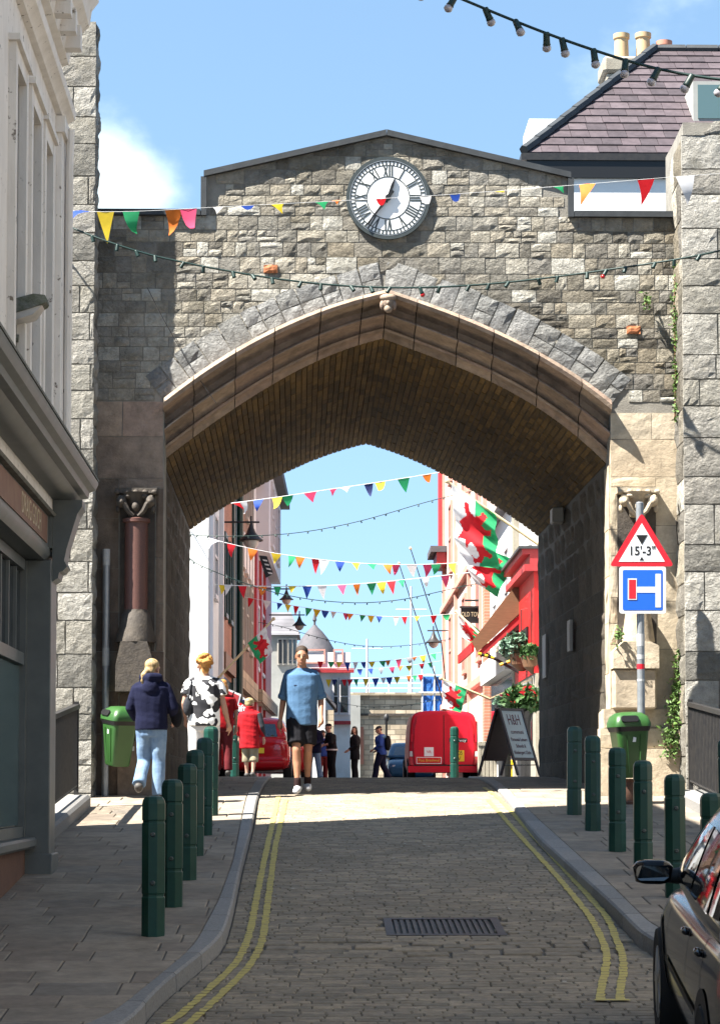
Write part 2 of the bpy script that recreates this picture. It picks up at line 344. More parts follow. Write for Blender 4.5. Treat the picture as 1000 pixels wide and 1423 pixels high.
# setts: rows across the road
setts = []
Y = 10.2; row = 0
def is_rough(Y): return 15.75 < Y < 16.45
while Y < 37.5:
    d = .155 if is_rough(Y) else rnd.uniform(.08, .092); gap = .02 if is_rough(Y) else .0045
    xl = kLo((Y + d / 2)) + .01; xr_ = (kRo(Y + d / 2) - .01) if Y > 13.7 else 5.2
    x = xl - (rnd.random() * .15)
    while x < xr_:
        w = rnd.uniform(.2, .36) if is_rough(Y) else rnd.uniform(.14, .21)
        a, b_ = max(x, xl), min(x + w, xr_)
        if b_ - a > .03 and not (.5 < (a + b_) / 2 < 1.36 and 16.85 < Y + d / 2 < 17.75) :
            setts.append((a + gap * rnd.uniform(.3, .7), b_ - gap * rnd.uniform(.3, .7), Y + gap / 2, Y + d - gap / 2, (rnd.uniform(-.016, .006) if is_rough(Y) else rnd.uniform(-.002, .002)) , rnd.uniform(-.0015, .0015)))
        x += w
    Y += d; row += 1
def sett(b, s):
    x0, x1, y0, y1, dz, tl = s; c = .008
    z = lambda y: rz(y) + dz
    b.add([(x0, y0, z(y0) - .03), (x1, y0, z(y0) - .03), (x1, y1, z(y1) - .03), (x0, y1, z(y1) - .03),
           (x0, y0, z(y0) - .008), (x1, y0, z(y0) - .008), (x1, y1, z(y1) - .008), (x0, y1, z(y1) - .008),
           (x0 + c, y0 + c, z(y0) + tl), (x1 - c, y0 + c, z(y0)), (x1 - c, y1 - c, z(y1)), (x0 + c, y1 - c, z(y1) + tl)],
          [(0, 1, 5, 4), (1, 2, 6, 5), (2, 3, 7, 6), (3, 0, 4, 7), (4, 5, 9, 8), (5, 6, 10, 9), (6, 7, 11, 10), (7, 4, 8, 11), (8, 9, 10, 11)])
vis = [s for s in setts if 12.6 < s[2]]
def pxs(s): return (s[1] - s[0]) * 200 / s[2] * 100 / s[2] * (s[3] - s[2]) * (1 if -(s[2]) * .135 < s[0] < s[2] * .155 else 0)
vis.sort(key=pxs, reverse=True); big = set(vis[:300])
rest = MB()
for s in setts:
    if s in big:
        b = MB(); sett(b, s); b.build('sett', MT['sett'], road, recalc=False)
    else: sett(rest, s)
setp(rest.build('setts', MT['sett'], road, recalc=False), kind='stuff')
# kerbs
def kerb(name, fi, fo, y0, y1, label):
    root = None; Y = y0; objs = []
    while Y < y1 - .2:
        L_ = rnd.uniform(.8, 1.05); Y1 = min(Y + L_, y1); n = 5; b = MB(); vs = []; fs = []
        for i in range(n + 1):
            y = Y + .007 + (Y1 - Y - .014) * i / n; a, o = fi(y), fo(y); s = 1 if o > a else -1; z = gz(y) + .002
            vs += [(a, y, z - .2), (a, y, z), (o - s * .015, y, z), (o, y, z - .015), (o + s * .012, y, z - .26)]
        for i in range(n):
            for k in range(4): fs.append((i * 5 + k, i * 5 + k + 1, (i + 1) * 5 + k + 1, (i + 1) * 5 + k))
        fs += [(0, 1, 2, 3, 4), tuple(n * 5 + k for k in (4, 3, 2, 1, 0))]
        b.add(vs, fs)
        objs.append(b); Y = Y1
    root = objs[0].build(name, MT['kerb']); setp(root, label, 'kerb', None, 'structure')
    for b in objs[1:]: b.build('kerb_stone', MT['kerb'], root)
kerb('kerb_left', kLi, kLo, 8.6, 36.5, 'grey granite kerb beside the curving pavement by the shop')
kerb('kerb_right', kRi, kRo, 13.7, 36.5, 'grey granite kerb beside the bollards before the black car')
# pavements
def pave(name, xa, xb, y0, y1, label, base_l, base_r):
    p = strip(name, base_l, base_r, lambda Y: gz(Y) - .012, yr(y0, y1, .4), MT['joint']); setp(p, label, 'pavement')
    Y = y0; r = 0
    while Y < y1 - .1:
        d = rnd.uniform(.38, .5); Y1 = Y + d
        L0, L1, R0, R1 = xa(Y), xa(Y1), xb(Y), xb(Y1)
        x = min(L0, L1) - rnd.random() * .5; gp = .005
        while x < max(R0, R1):
            w = rnd.uniform(.42, .85)
            q = [max(x, L0) + gp, min(x + w, R0) - gp, min(x + w, R1) - gp, max(x, L1) + gp]
            if q[1] - q[0] > .03 or q[2] - q[3] > .03:
                q[1] = max(q[1], q[0] + .004); q[2] = max(q[2], q[3] + .004)
                z0, z1 = gz(Y) + rnd.uniform(-.003, .002), gz(Y1) + rnd.uniform(-.003, .002); c = .006
                ya, yb = Y + gp, Y1 - gp
                b = MB(); b.add([(q[0], ya, z0 - .03), (q[1], ya, z0 - .03), (q[2], yb, z1 - .03), (q[3], yb, z1 - .03), (q[0], ya, z0 - c), (q[1], ya, z0 - c), (q[2], yb, z1 - c), (q[3], yb, z1 - c), (q[0] + c, ya + c, z0), (q[1] - c, ya + c, z0), (q[2] - c, yb - c, z1), (q[3] + c, yb - c, z1)],
                                [(0, 1, 5, 4), (1, 2, 6, 5), (2, 3, 7, 6), (3, 0, 4, 7), (4, 5, 9, 8), (5, 6, 10, 9), (6, 7, 11, 10), (7, 4, 8, 11), (8, 9, 10, 11)])
                b.build('paving_slab', MT['slab'], p, recalc=False)
            x += w
        Y = Y1
    return p
pave('pavement_left', lambda Y: float(np.interp(Y, [8, 20.3, 20.6, 27.4, 27.8, 28.3, 28.4, 38], [-2.6, -2.5, -2.72, -2.72, -2.8, -2.8, -1.95, -1.98])), lambda Y: kLi(Y) - .004, 9.6, 36.5, 'stone slab pavement beside the grey shop', lambda Y: -4.5 if Y < 28 else -2.4, lambda Y: kLi(Y) + .05)
pave('pavement_right', lambda Y: kRi(Y) + .004, lambda Y: float(np.interp(Y, [13, 27.4, 28.3, 28.4, 38], [4.9, 4.6, 4.5, 3.6, 3.5])), 14.2, 36.5, 'stone slab pavement with the longer row of bollards', lambda Y: kRi(Y) - .05, lambda Y: 6.4 if Y < 27 else 4.2)
# yellow lines, laid per sett row
def yline(px, w, name, label, extra=None):
    pts = [G(a, b, rz) for a, b in px]; ys = [p.y for p in pts][::-1]; xs = [p.x for p in pts][::-1]
    gy = np.linspace(ys[0], ys[-1], 300); gx = np.interp(gy, ys, xs); k = np.ones(21) / 21
    gx = np.convolve(np.concatenate([np.full(10, gx[0]), gx, np.full(10, gx[-1])]), k, 'valid')
    f = lambda y: float(np.interp(y, gy, gx)); sl = lambda y: abs(f(y + .1) - f(y - .1)) / .2
    b = MB(); y = ys[0]; r = random.Random(3)
    while y < ys[-1]:
        d = .105; y1 = y + d - r.uniform(.006, .016)
        wa, wb = w * math.sqrt(1 + sl(y) ** 2), w * math.sqrt(1 + sl(y1) ** 2)
        e = lambda: r.uniform(-.006, .006)
        if r.random() < .008: y += d; continue
        b.add([(f(y) - wa / 2 + e(), y, rz(y) + .0075), (f(y) + wa / 2 + e(), y, rz(y) + .0075), (f(y1) + wb / 2 + e(), y1, rz(y1) + .0075), (f(y1) - wb / 2 + e(), y1, rz(y1) + .0075)], [(0, 1, 2, 3)]); y += d
    if extra:
        p, q = G(*extra[0], rz), G(*extra[1], rz); b.add([(p.x, p.y - .05, p.z + .0085), (q.x, p.y - .05, p.z + .0085), (q.x, p.y + .005, p.z + .012), (p.x, p.y + .005, p.z + .012)], [(0, 1, 2, 3)])
    o = b.build(name, MT['yellow']); setp(o, label, 'road marking', None, 'structure')
yline([(387, 1107), (372, 1175), (360, 1230), (347, 1300), (330, 1340), (290, 1375), (242, 1420), (180, 1455)], .052, 'yellow_line', 'outer yellow line along the kerb by the shop')
yline([(397, 1112), (382, 1180), (372, 1255), (365, 1310), (347, 1345), (305, 1385), (267, 1421), (200, 1465)], .052, 'yellow_line', 'inner yellow line of the pair on the shop side of the road')
yline([(672, 1095), (725, 1145), (780, 1205), (845, 1277), (857, 1310), (867, 1332), (864, 1365), (856, 1391)], .052, 'yellow_line', 'outer yellow line along the kerb ending by the black car', ((825, 1391), (874, 1391)))
yline([(677, 1112), (720, 1160), (775, 1220), (820, 1275), (840, 1315), (844, 1332), (837, 1365), (830, 1391)], .052, 'yellow_line', 'inner yellow line of the pair ending by the black car')
# drain cover
dc = thing('drain_cover', 'long iron drain grating set in the roadway', 'drain', (.93, 17.3, rz(17.3)))
b = MB(); sl = .0782
def dz(y): return rz(y) + .002
def bar(b, x0, x1, y0, y1, t=.0): b.add([(x0, y0, dz(y0) - .05), (x1, y0, dz(y0) - .05), (x1, y1, dz(y1) - .05), (x0, y1, dz(y1) - .05), (x0, y0, dz(y0) + t), (x1, y0, dz(y0) + t), (x1, y1, dz(y1) + t), (x0, y1, dz(y1) + t)], [(0, 1, 5, 4), (1, 2, 6, 5), (2, 3, 7, 6), (3, 0, 4, 7), (4, 5, 6, 7)])
for q in ((.5, 1.36, 16.85, 16.92), (.5, 1.36, 17.68, 17.75), (.5, .56, 16.92, 17.68), (1.3, 1.36, 16.92, 17.68)): bar(b, *q)
MT['castiron'] = mat('cast_iron', (.06, .055, .06), (.09, .075, .07), rough=.5, scale=9, metal=.3, bump=.2)
b.build('frame', MT['castiron'], dc)
for i in range(16):
    b = MB(); x = .575 + i * .045; bar(b, x, x + .026, 16.925, 17.675, -.004); b.build('bar', MT['castiron'], dc)
b = MB(); b.add([(.56, 16.92, dz(16.92) - .09), (1.3, 16.92, dz(16.92) - .09), (1.3, 17.68, dz(17.68) - .09), (.56, 17.68, dz(17.68) - .09)], [(0, 1, 2, 3)]); b.build('sump', MT['iron'], dc)

# ================================================================ TOWN GATE
YG = 28.0; YE = 36.4
OUT_L = [(228, 560), (280, 520), (360, 474), (440, 436), (512, 414), (538, 408)]
OUT_R = [(538, 408), (569, 417), (639, 444), (710, 475), (780, 514), (848, 563)]
INN_L = [(226, 640), (264, 610), (324, 568), (400, 522), (480, 484), (532, 470)]
INN_R = [(532, 470), (560, 481), (617, 501), (679, 530), (749, 567), (806, 611), (842, 644)]
def fit(pts, Y, n=41):
    w = [P(a, b, Y) for a, b in pts]; x = np.array([v.x for v in w]); z = np.array([v.z for v in w])
    c = np.polyfit(x, z, 3); xs = np.linspace(x[0], x[-1], 200); zs = np.polyval(c, xs); zs += np.interp(xs, [xs[0], xs[-1]], [z[0] - zs[0], z[-1] - zs[-1]])
    s = np.concatenate([[0], np.cumsum(np.hypot(np.diff(xs), np.diff(zs)))]); t = np.linspace(0, s[-1], n)
    return list(zip(np.interp(t, s, xs), np.interp(t, s, zs)))
oL, oR, iL, iR = fit(OUT_L, YG), fit(OUT_R, YG), fit(INN_L, 28.5), fit(INN_R, 28.5)
FAR_L = [(264, 736), (296, 714), (360, 676), (424, 644), (480, 624), (508, 617)]; FAR_R = [(508, 617), (540, 628), (600, 651), (640, 673), (692, 706), (747, 745)]
fL, fR = fit(FAR_L, YE), fit(FAR_R, YE); farc = fL + fR[1:]
outer = oL + oR[1:]; inner = iL + iR[1:]           # left springing -> apex -> right springing, 81 points each
ox = np.array([p[0] for p in outer]); oz = np.array([p[1] for p in outer])
def arch_z(x): return float(np.interp(x, ox, oz)) if ox[0] < x < ox[-1] else -9
zL = P(140, 297, YG).z; xs1 = P(283, 297, YG).x; zs1 = P(283, 244, YG).z; xap = P(537, 182, YG).x; zap = P(537, 187, YG).z; xs2 = P(793, 297, YG).x; zs2 = P(793, 246, YG).z
XGL, XGR = -2.95, 4.75
def top_z(x):
    if x < xs1 or x > xs2: return zL
    return zs1 + (zap - zs1) * (x - xs1) / (xap - xs1) if x < xap else zap + (zs2 - zap) * (x - xap) / (xs2 - xap)
gate = thing('town_gate', 'medieval stone gateway with wide pointed arch spanning the street', 'gateway', (.8, YG, gz(YG)))
fXZ = lambda u, v, d: (u, d, v)
toplist = [(XGL, zL), (xs1, zL), (xs1, zs1), (xap, zap), (xs2, zs2), (xs2, zL), (XGR, zL), (XGR, 1.6)]
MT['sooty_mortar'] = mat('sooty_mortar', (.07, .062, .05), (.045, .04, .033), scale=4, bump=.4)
b = MB()
b.prism([(XGL, 1.6)] + toplist + [(outer[-1][0], 1.6)] + [p for p in outer[::-1]] + [(outer[0][0], 1.6)], YG + .05, 28.5, fXZ)
b.build('core_wall', MT['mortar'], gate); b = MB()
def hole(cv): return [(XGL, 1.6)] + toplist + [(cv[-1][0] + .012, 1.6)] + [(p[0], p[1] + .012) for p in cv[::-1]] + [(cv[0][0] - .012, 1.6)]
ha, hb = hole(inner), hole(farc); n_ = len(ha)
b.add([(u, 28.503, v) for u, v in ha] + [(u, YE, v) for u, v in hb], [tuple(range(n_)), tuple(range(2 * n_ - 1, n_ - 1, -1))] + [(i, i + n_, (i + 1) % n_ + n_, (i + 1) % n_) for i in range(n_)])
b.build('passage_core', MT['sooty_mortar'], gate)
# rock-faced stone with its own relief
def rock(u0, u1, v0, v1, fn, r, rough=.03, proud=.02, jt=.006, top=None, bot=None, n=4, back=-.03):
    vs = []
    for j in range(n):
        for i in range(n):
            u = u0 + jt + (u1 - u0 - 2 * jt) * i / (n - 1); v = v0 + jt + (v1 - v0 - 2 * jt) * j / (n - 1)
            edge = i in (0, n - 1) or j in (0, n - 1)
            if edge: u += r.uniform(-jt, jt) * .5; v += r.uniform(-jt, jt) * .5; d = proud * r.uniform(.65, 1)
            else: u += r.uniform(-1, 1) * (u1 - u0) * .07; v += r.uniform(-1, 1) * (v1 - v0) * .07; d = proud + r.uniform(.1, 1) * rough
            if top: v = min(v, top(u))
            if bot: v = max(v, bot(u))
            vs.append((u, v, d))
    fs = [(j * n + i, j * n + i + 1, (j + 1) * n + i + 1, (j + 1) * n + i) for j in range(n - 1) for i in range(n - 1)]
    ringi = [i for i in range(n)] + [j * n + n - 1 for j in range(1, n)] + [(n - 1) * n + i for i in range(n - 2, -1, -1)] + [j * n for j in range(n - 2, 0, -1)]
    o = len(vs); vs += [(vs[k][0], vs[k][1], back) for k in ringi]; m = len(ringi)
    for k in range(m): fs.append((ringi[k], o + k, o + (k + 1) % m, ringi[(k + 1) % m]))
    return [fn(*v) for v in vs], fs
def courses(u0, u1, v0, v1, hs, ws, r, split=.0):
    """random squared rubble: list of rectangles"""
    out = []; v = v0
    while v < v1 - .02:
        h = r.uniform(*hs)
        if v + h > v1 - hs[0] * .6: h = v1 - v
        u = u0 - r.random() * ws[0]
        while u < u1:
            w = r.uniform(*ws) * (1.0 if r.random() > .2 else 1.35)
            a, c = max(u, u0), min(u + w, u1)
            if c - a > .02:
                if r.random() < split and h > hs[0] * 1.2:
                    k = r.uniform(.4, .6); q = r.uniform(.35, .65)
                    out.append((a, c, v, v + h * k))
                    if r.random() < .5 and c - a > ws[0] * 1.3: out += [(a, a + (c - a) * q, v + h * k, v + h), (a + (c - a) * q, c, v + h * k, v + h)]
                    else: out.append((a, c, v + h * k, v + h))
                else: out.append((a, c, v, v + h))
            u += w
        v += h
    return out
r = random.Random(11)
zimp = P(200, 556, YG).z            # top of the sandstone impost blocks
fF = lambda u, v, d: (u, YG + .05 - d, v)
rects = courses(P(128, 0, YG).x, P(948, 0, YG).x, zimp, zap, (.11, .2), (.13, .31), r, .2)
ck = P(539, 275, YG); RK = .5
VT = .40                            # voussoir length
def near_ring(x, z):
    i = int(np.argmin((ox - x) ** 2 + (oz - z) ** 2)); return math.hypot(ox[i] - x, oz[i] - z)
keep = []
for q in rects:
    cx, cz = (q[0] + q[1]) / 2, (q[2] + q[3]) / 2
    if q[2] > min(top_z(q[0] + .01), top_z(q[1] - .01)) - .04: continue
    if all(z < arch_z(x) + .05 for x in (q[0], q[1]) for z in (q[3],)): continue
    if arch_z(cx) > -5 and cz < arch_z(cx) + .2 : continue
    if all(near_ring(x, z) < VT * .92 for x in (q[0], q[1]) for z in (q[2], q[3])): continue
    if all(math.hypot(x - ck.x, z - ck.z) < RK * .92 for x in (q[0], q[1]) for z in (q[2], q[3])): continue
    keep.append(q)
keep.sort(key=lambda q: -(q[1] - q[0]) * (q[3] - q[2]))
MT['red_brick1'] = mat('red_brick', (.42, .15, .06), (.36, .13, .05), scale=20, bump=.4, bscale=40)
rest = MB()
specials = [(376, 373), (880, 458)]
for k, q in enumerate(keep):
    t = lambda x: top_z(x) - .015
    vs, fs = rock(*q, fF, r, rough=r.uniform(.003, .015), proud=r.uniform(.006, .015), jt=.005, top=t)
    if k < 300: 
        b = MB().add(vs, fs); cx, cz = (q[0] + q[1]) / 2, (q[2] + q[3]) / 2
        m = MT['gate']
        b.build('facing_stone', m, gate, recalc=False)
    else: rest.add(vs, fs)
setp(rest.build('small_facing_stones', MT['gate'], gate, recalc=False), kind='stuff')
for px, py in specials:
    c = P(px, py, YG); b = MB().add(*rock(c.x - .085, c.x + .085, c.z - .05, c.z + .05, fF, r, .006, .035, .002)); b.build('brick', MT['red_brick1'], gate)
# voussoir ring
def along(pts):
    s = [0]
    for a, c in zip(pts[:-1], pts[1:]): s.append(s[-1] + math.hypot(c[0] - a[0], c[1] - a[1]))
    return np.array(s)
so = along(outer)
def at_o(s): return float(np.interp(s, so, ox)), float(np.interp(s, so, oz))
def nrm(s):
    a, c = at_o(max(0, s - .15)), at_o(min(so[-1], s + .15)); dx, dz_ = c[0] - a[0], c[1] - a[1]; l = math.hypot(dx, dz_); return -dz_ / l, dx / l
s = 0.02
while s < so[-1] - .06:
    w = r.uniform(.2, .31); s1 = min(s + w, so[-1])
    if so[-1] - s1 < .12: s1 = so[-1]
    L_ = VT * r.uniform(.96, 1.04); cuts = [(0, 1)] if r.random() < .55 else [(0, .5), (.5, 1)]
    for ca, cb in cuts:
        def fn(u, v, d, s=s, s1=s1):
            x, z = at_o(u); nx, nz_ = nrm((s + s1) / 2 * .5 + u * .5); return (x + nx * v, YG + .05 - d, z + nz_ * v)
        vs, fs = rock(s, s1, L_ * ca, L_ * cb, fn, r, rough=.013, proud=.024, jt=.005)
        MB().add(vs, fs).build('voussoir', MT['grey_granite'], gate)
    s = s1
# moulded arch blocks: profile runs from the hood (u=0) to the soffit edge (u=1)
PROF = [(-.06, 28.06), (-.06, 27.88), (.04, 27.84), (.13, 27.86), (.16, 27.96), (.18, 28.14), (.26, 28.2), (.4, 28.22), (.46, 28.17), (.5, 28.07), (.54, 28.06), (.57, 28.1), (.585, 28.27), (.63, 28.36), (.74, 28.41), (.78, 28.36), (.84, 28.37), (.87, 28.45), (.93, 28.48), (1.0, 28.5), (1.0, 28.56)]
def mould(t0, t1, jag=0):
    n = 6; b = MB(); vs = []; fs = []; m = len(PROF)
    for i in range(n + 1):
        t = (t0 + .09 + (t1 - t0 - .18) * i / n); k = min(int(t), 79); fr = t - k
        o = [outer[k][a] * (1 - fr) + outer[k + 1][a] * fr for a in (0, 1)]; q = [inner[k][a] * (1 - fr) + inner[k + 1][a] * fr for a in (0, 1)]
        for u, y in PROF: vs.append((o[0] * (1 - u) + q[0] * u, y + jag, o[1] * (1 - u) + q[1] * u))
    for i in range(n):
        for k in range(m - 1): fs.append((i * m + k, i * m + k + 1, (i + 1) * m + k + 1, (i + 1) * m + k))
    fs += [tuple(range(m)), tuple(range(n * m + m - 1, n * m - 1, -1))]
    b.add(vs, fs); return b
t = 0.0; cutsL = [0, 6, 14, 21, 29, 36, 40]; cutsR = [40, 45, 52, 58, 66, 74, 80]
for a, c in list(zip(cutsL[:-1], cutsL[1:])) + list(zip(cutsR[:-1], cutsR[1:])):
    mould(a, c, r.uniform(-.006, .006)).build('arch_moulding', MT['sand'], gate, smooth=True)
# carved head at the apex
h = P(539, 421, 27.86); b = MB(); b.ell(h, (.085, .07, .1), 12, 8); b.ell(h + Vector((0, -.06, -.01)), (.022, .03, .03)); b.ell(h + Vector((0, -.02, .06)), (.1, .06, .05)); b.ell(h + Vector((0, -.04, -.08)), (.05, .04, .05))
b.ell(h + Vector((-.07, -.01, -.03)), (.03, .04, .06)); b.ell(h + Vector((.07, -.01, -.03)), (.03, .04, .06))
b.build('carved_head', MT['sand'], gate, smooth='all')
# vault brick courses
si = along(inner); ix = np.array([p[0] for p in inner]); iz = np.array([p[1] for p in inner])
ncr = 80; bricks = []
for k in range(ncr):
    a, c = si[-1] * k / ncr + .0065, si[-1] * (k + 1) / ncr - .0065
    y = 28.52 - r.random() * .2
    while y < YE:
        y1 = y + r.uniform(.3, .5)
        bricks.append((a, c, max(y, 28.52) + .0015, min(y1, YE - .02) - .0015)); y = y1
bricks = [q for q in bricks if q[3] - q[2] > .03]
bricks.sort(key=lambda q: q[2])
rest = MB()
def sect(y):
    t = (y - 28.503) / (YE - 28.503); return [(inner[k][0] * (1 - t) + farc[k][0] * t, inner[k][1] * (1 - t) + farc[k][1] * t) for k in range(81)]
tt = np.linspace(0, 1, 81)
def vb(b, q):
    a, c, y0, y1 = q; pr = r.uniform(.006, .011); ring_ = []
    for y in (y0, y1):
        cv = sect(y); cx_ = np.array([p[0] for p in cv]); cz_ = np.array([p[1] for p in cv]); sa = along(cv); sa = sa / sa[-1]
        for s_ in (a / si[-1], c / si[-1]):
            x, z = float(np.interp(s_, sa, cx_)), float(np.interp(s_, sa, cz_)); s2, s3 = max(0, s_ - .015), min(1, s_ + .015)
            dx, dz_ = float(np.interp(s3, sa, cx_) - np.interp(s2, sa, cx_)), float(np.interp(s3, sa, cz_) - np.interp(s2, sa, cz_)); l = math.hypot(dx, dz_); nx, nz_ = dz_ / l, -dx / l
            ring_.append(((x - nx * .02, y, z - nz_ * .02), (x + nx * pr, y, z + nz_ * pr)))
    (A0, A1), (C0, C1), (D0, D1), (E0, E1) = ring_      # a/y0, c/y0, a/y1, c/y1
    b.add([A0, C0, E0, D0, A1, C1, E1, D1], [(0, 1, 5, 4), (1, 2, 6, 5), (2, 3, 7, 6), (3, 0, 4, 7), (4, 5, 6, 7)])
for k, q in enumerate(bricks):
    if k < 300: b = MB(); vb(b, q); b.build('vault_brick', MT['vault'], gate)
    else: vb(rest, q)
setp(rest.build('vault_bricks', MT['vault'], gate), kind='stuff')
# passage walls
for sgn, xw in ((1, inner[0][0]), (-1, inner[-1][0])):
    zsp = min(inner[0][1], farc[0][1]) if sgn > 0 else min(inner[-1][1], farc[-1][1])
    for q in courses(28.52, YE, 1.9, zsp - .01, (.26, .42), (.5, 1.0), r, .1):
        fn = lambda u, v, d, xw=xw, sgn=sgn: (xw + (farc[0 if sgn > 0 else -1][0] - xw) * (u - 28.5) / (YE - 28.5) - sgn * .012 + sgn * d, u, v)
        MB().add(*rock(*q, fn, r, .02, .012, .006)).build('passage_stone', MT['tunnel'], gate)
# lead coping along the wall head
def coping(p, q, vert=False):
    b = MB(); (x0, z0), (x1, z1) = p, q
    if vert: b.bb((x0 - .035, YG - .015, min(z0, z1) - .0), (x0 + .035, 28.6, max(z0, z1) + .0))
    else:
        b.add([(x0, YG - .02, z0 - .01), (x1, YG - .02, z1 - .01), (x1, YG - .02, z1 + .06), (x0, YG - .02, z0 + .06), (x0, YE + .05, z0 - .01), (x1, YE + .05, z1 - .01), (x1, YE + .05, z1 + .06), (x0, YE + .05, z0 + .06)],
              [(0, 1, 2, 3), (4, 7, 6, 5), (0, 4, 5, 1), (3, 2, 6, 7), (0, 3, 7, 4), (1, 5, 6, 2)])
    b.build('coping', MT['lead'], gate)
coping((XGL, zL), (xs1 - .04, zL)); coping((xs1, zs1), (xap - .003, zap)); coping((xap + .003, zap), (xs2, zs2)); coping((xs2 + .04, zL), (XGR, zL))
coping((xs1, zL - .012), (xs1, zs1 - .012), True); coping((xs2, zL - .012), (xs2, zs2 - .012), True)
# sandstone imposts and jambs (front plane)
def ashlar(px0, py0, px1, py1, m='sand', yf=0.0, rough=.006, name='ashlar_block', thick=.1):
    a, c = P(px0, py1, YG), P(px1, py0, YG); yy = YG + .05 - yf
    fn = lambda u, v, d: (u, yy - d, v)
    MB().add(*rock(a.x, c.x, a.z, c.z, fn, r, rough, .012, .004, back=-thick)).build(name, MT[m], gate)
gb = 1112
# left side
for q in ((133, 557, 170, 606), (170, 557, 227, 606), (133, 606, 227, 664)): ashlar(*q)
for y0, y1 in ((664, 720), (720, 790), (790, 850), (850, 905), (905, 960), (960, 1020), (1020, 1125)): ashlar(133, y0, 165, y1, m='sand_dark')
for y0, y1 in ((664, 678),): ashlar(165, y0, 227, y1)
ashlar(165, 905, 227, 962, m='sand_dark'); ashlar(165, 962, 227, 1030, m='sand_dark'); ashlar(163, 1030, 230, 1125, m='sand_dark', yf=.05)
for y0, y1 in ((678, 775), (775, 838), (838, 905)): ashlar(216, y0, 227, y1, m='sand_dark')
# right side
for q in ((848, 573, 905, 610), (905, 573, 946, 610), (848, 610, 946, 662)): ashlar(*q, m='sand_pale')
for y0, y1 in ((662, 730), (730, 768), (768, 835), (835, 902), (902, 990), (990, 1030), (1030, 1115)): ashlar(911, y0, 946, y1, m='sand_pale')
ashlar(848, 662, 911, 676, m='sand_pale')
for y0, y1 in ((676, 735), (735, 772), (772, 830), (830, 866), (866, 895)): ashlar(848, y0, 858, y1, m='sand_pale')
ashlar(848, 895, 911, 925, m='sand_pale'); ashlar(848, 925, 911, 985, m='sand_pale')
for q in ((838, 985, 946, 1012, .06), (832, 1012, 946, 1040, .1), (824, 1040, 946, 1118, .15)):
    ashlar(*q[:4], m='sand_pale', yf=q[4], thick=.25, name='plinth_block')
# niches: left keeps its red granite column, right has lost it
MT['granite'] = mat('red_granite', (.13, .052, .04), (.09, .038, .03), rough=.55, scale=60, detail=8, spec=.5)
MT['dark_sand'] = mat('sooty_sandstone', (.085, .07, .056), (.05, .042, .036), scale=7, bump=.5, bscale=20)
def niche_back(px0, px1, py0, py1):
    a, c = P(px0, py1, YG), P(px1, py0, YG)
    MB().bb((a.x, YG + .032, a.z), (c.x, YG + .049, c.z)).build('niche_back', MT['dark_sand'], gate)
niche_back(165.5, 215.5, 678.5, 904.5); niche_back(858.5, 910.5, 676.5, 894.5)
# pilaster rolls flanking the niche give it depth
def capital(cx, ztop, m, width):
    b = MB(); y = YG - .05
    b.bb((cx - width / 2, y - .14, ztop - .06), (cx + width / 2, YG + .03, ztop)); 
    b.lathe([(.09, -.34), (.1, -.3), (.11, -.22), (.14, -.14), (.2, -.07), (.21, -.05)], (cx, y, ztop), 14)
    for sx in (-1, 1):
        b.ell((cx + sx * width * .34, y - .12, ztop - .16), (.065, .07, .075), 12, 8); b.ell((cx + sx * width * .34, y - .18, ztop - .17), (.03, .03, .035), 8, 6)
        b.tube([(cx + sx * .03, y - .12, ztop - .33), (cx + sx * .09, y - .14, ztop - .28), (cx + sx * .13, y - .15, ztop - .2), (cx + sx * .2, y - .13, ztop - .1)], [.025, .03, .035, .03], 7)
        b.ell((cx + sx * width * .2, y - .12, ztop - .1), (.05, .05, .035), 10, 6); b.ell((cx + sx * width * .42, y - .1, ztop - .25), (.03, .04, .05), 8, 6)
    for k in range(5): b.ell((cx + (k - 2) * width * .22, y - .14, ztop - .05), (.035, .03, .03), 8, 6)
    b.ell((cx, y - .12, ztop - .22), (.05, .05, .06), 10, 7)
    return b.build('carved_capital', m, gate, smooth=True)
cl = P(190, 690, YG - .05).x; zc = P(190, 680, YG - .05).z
capital(cl, zc, MT['dark_sand'], .5)
zc1 = P(190, 728, YG).z; zc0 = P(190, 848, YG).z; rc = .138
MB().lathe([(rc, zc0), (rc, zc1), (rc * 1.18, zc1 + .01), (rc * 1.2, zc1 + .05), (rc, zc1 + .06)], (cl, YG - .05, 0), 20).build('granite_column', MT['granite'], gate, smooth=True)
z0, z1 = P(190, 893, YG).z, zc0
MB().lathe([(.24, z0), (.235, z0 + .06), (.2, z0 + .18), (.17, z1 - .06), (.15, z1 - .03), (.145, z1)], (cl, YG - .05, 0), 16).build('column_base', MT['dark_sand'], gate, smooth=True)
a, c = P(163, 962, YG), P(222, 893, YG)
b = MB(); b.prism([(a.x, a.z), (c.x, a.z), (c.x, a.z + .15), (c.x - .13, c.z), (a.x + .06, c.z), (a.x, a.z + .3)], YG - .28, YG + .04, fXZ); b.build('column_pedestal', MT['dark_sand'], gate)
cr_ = P(884, 690, YG).x; capital(cr_, P(884, 680, YG).z, MT['sand_pale'], .5)
z0, z1 = P(884, 893, YG).z, P(884, 850, YG).z
MB().lathe([(.2, z0), (.19, z0 + .08), (.155, z1 - .04), (.15, z1)], (cr_, YG - .05, 0), 16).build('column_base', MT['sand_pale'], gate, smooth=True)
a, c = P(848, 930, YG), P(911, 893, YG)
b = MB(); b.prism([(a.x, a.z), (c.x, a.z), (c.x, c.z - .05), (c.x - .1, c.z), (a.x + .12, c.z), (a.x, a.z + .2)], YG - .24, YG + .04, fXZ); b.build('column_pedestal', MT['sand_pale'], gate)
a, c = P(850, 986, YG), P(908, 930, YG)
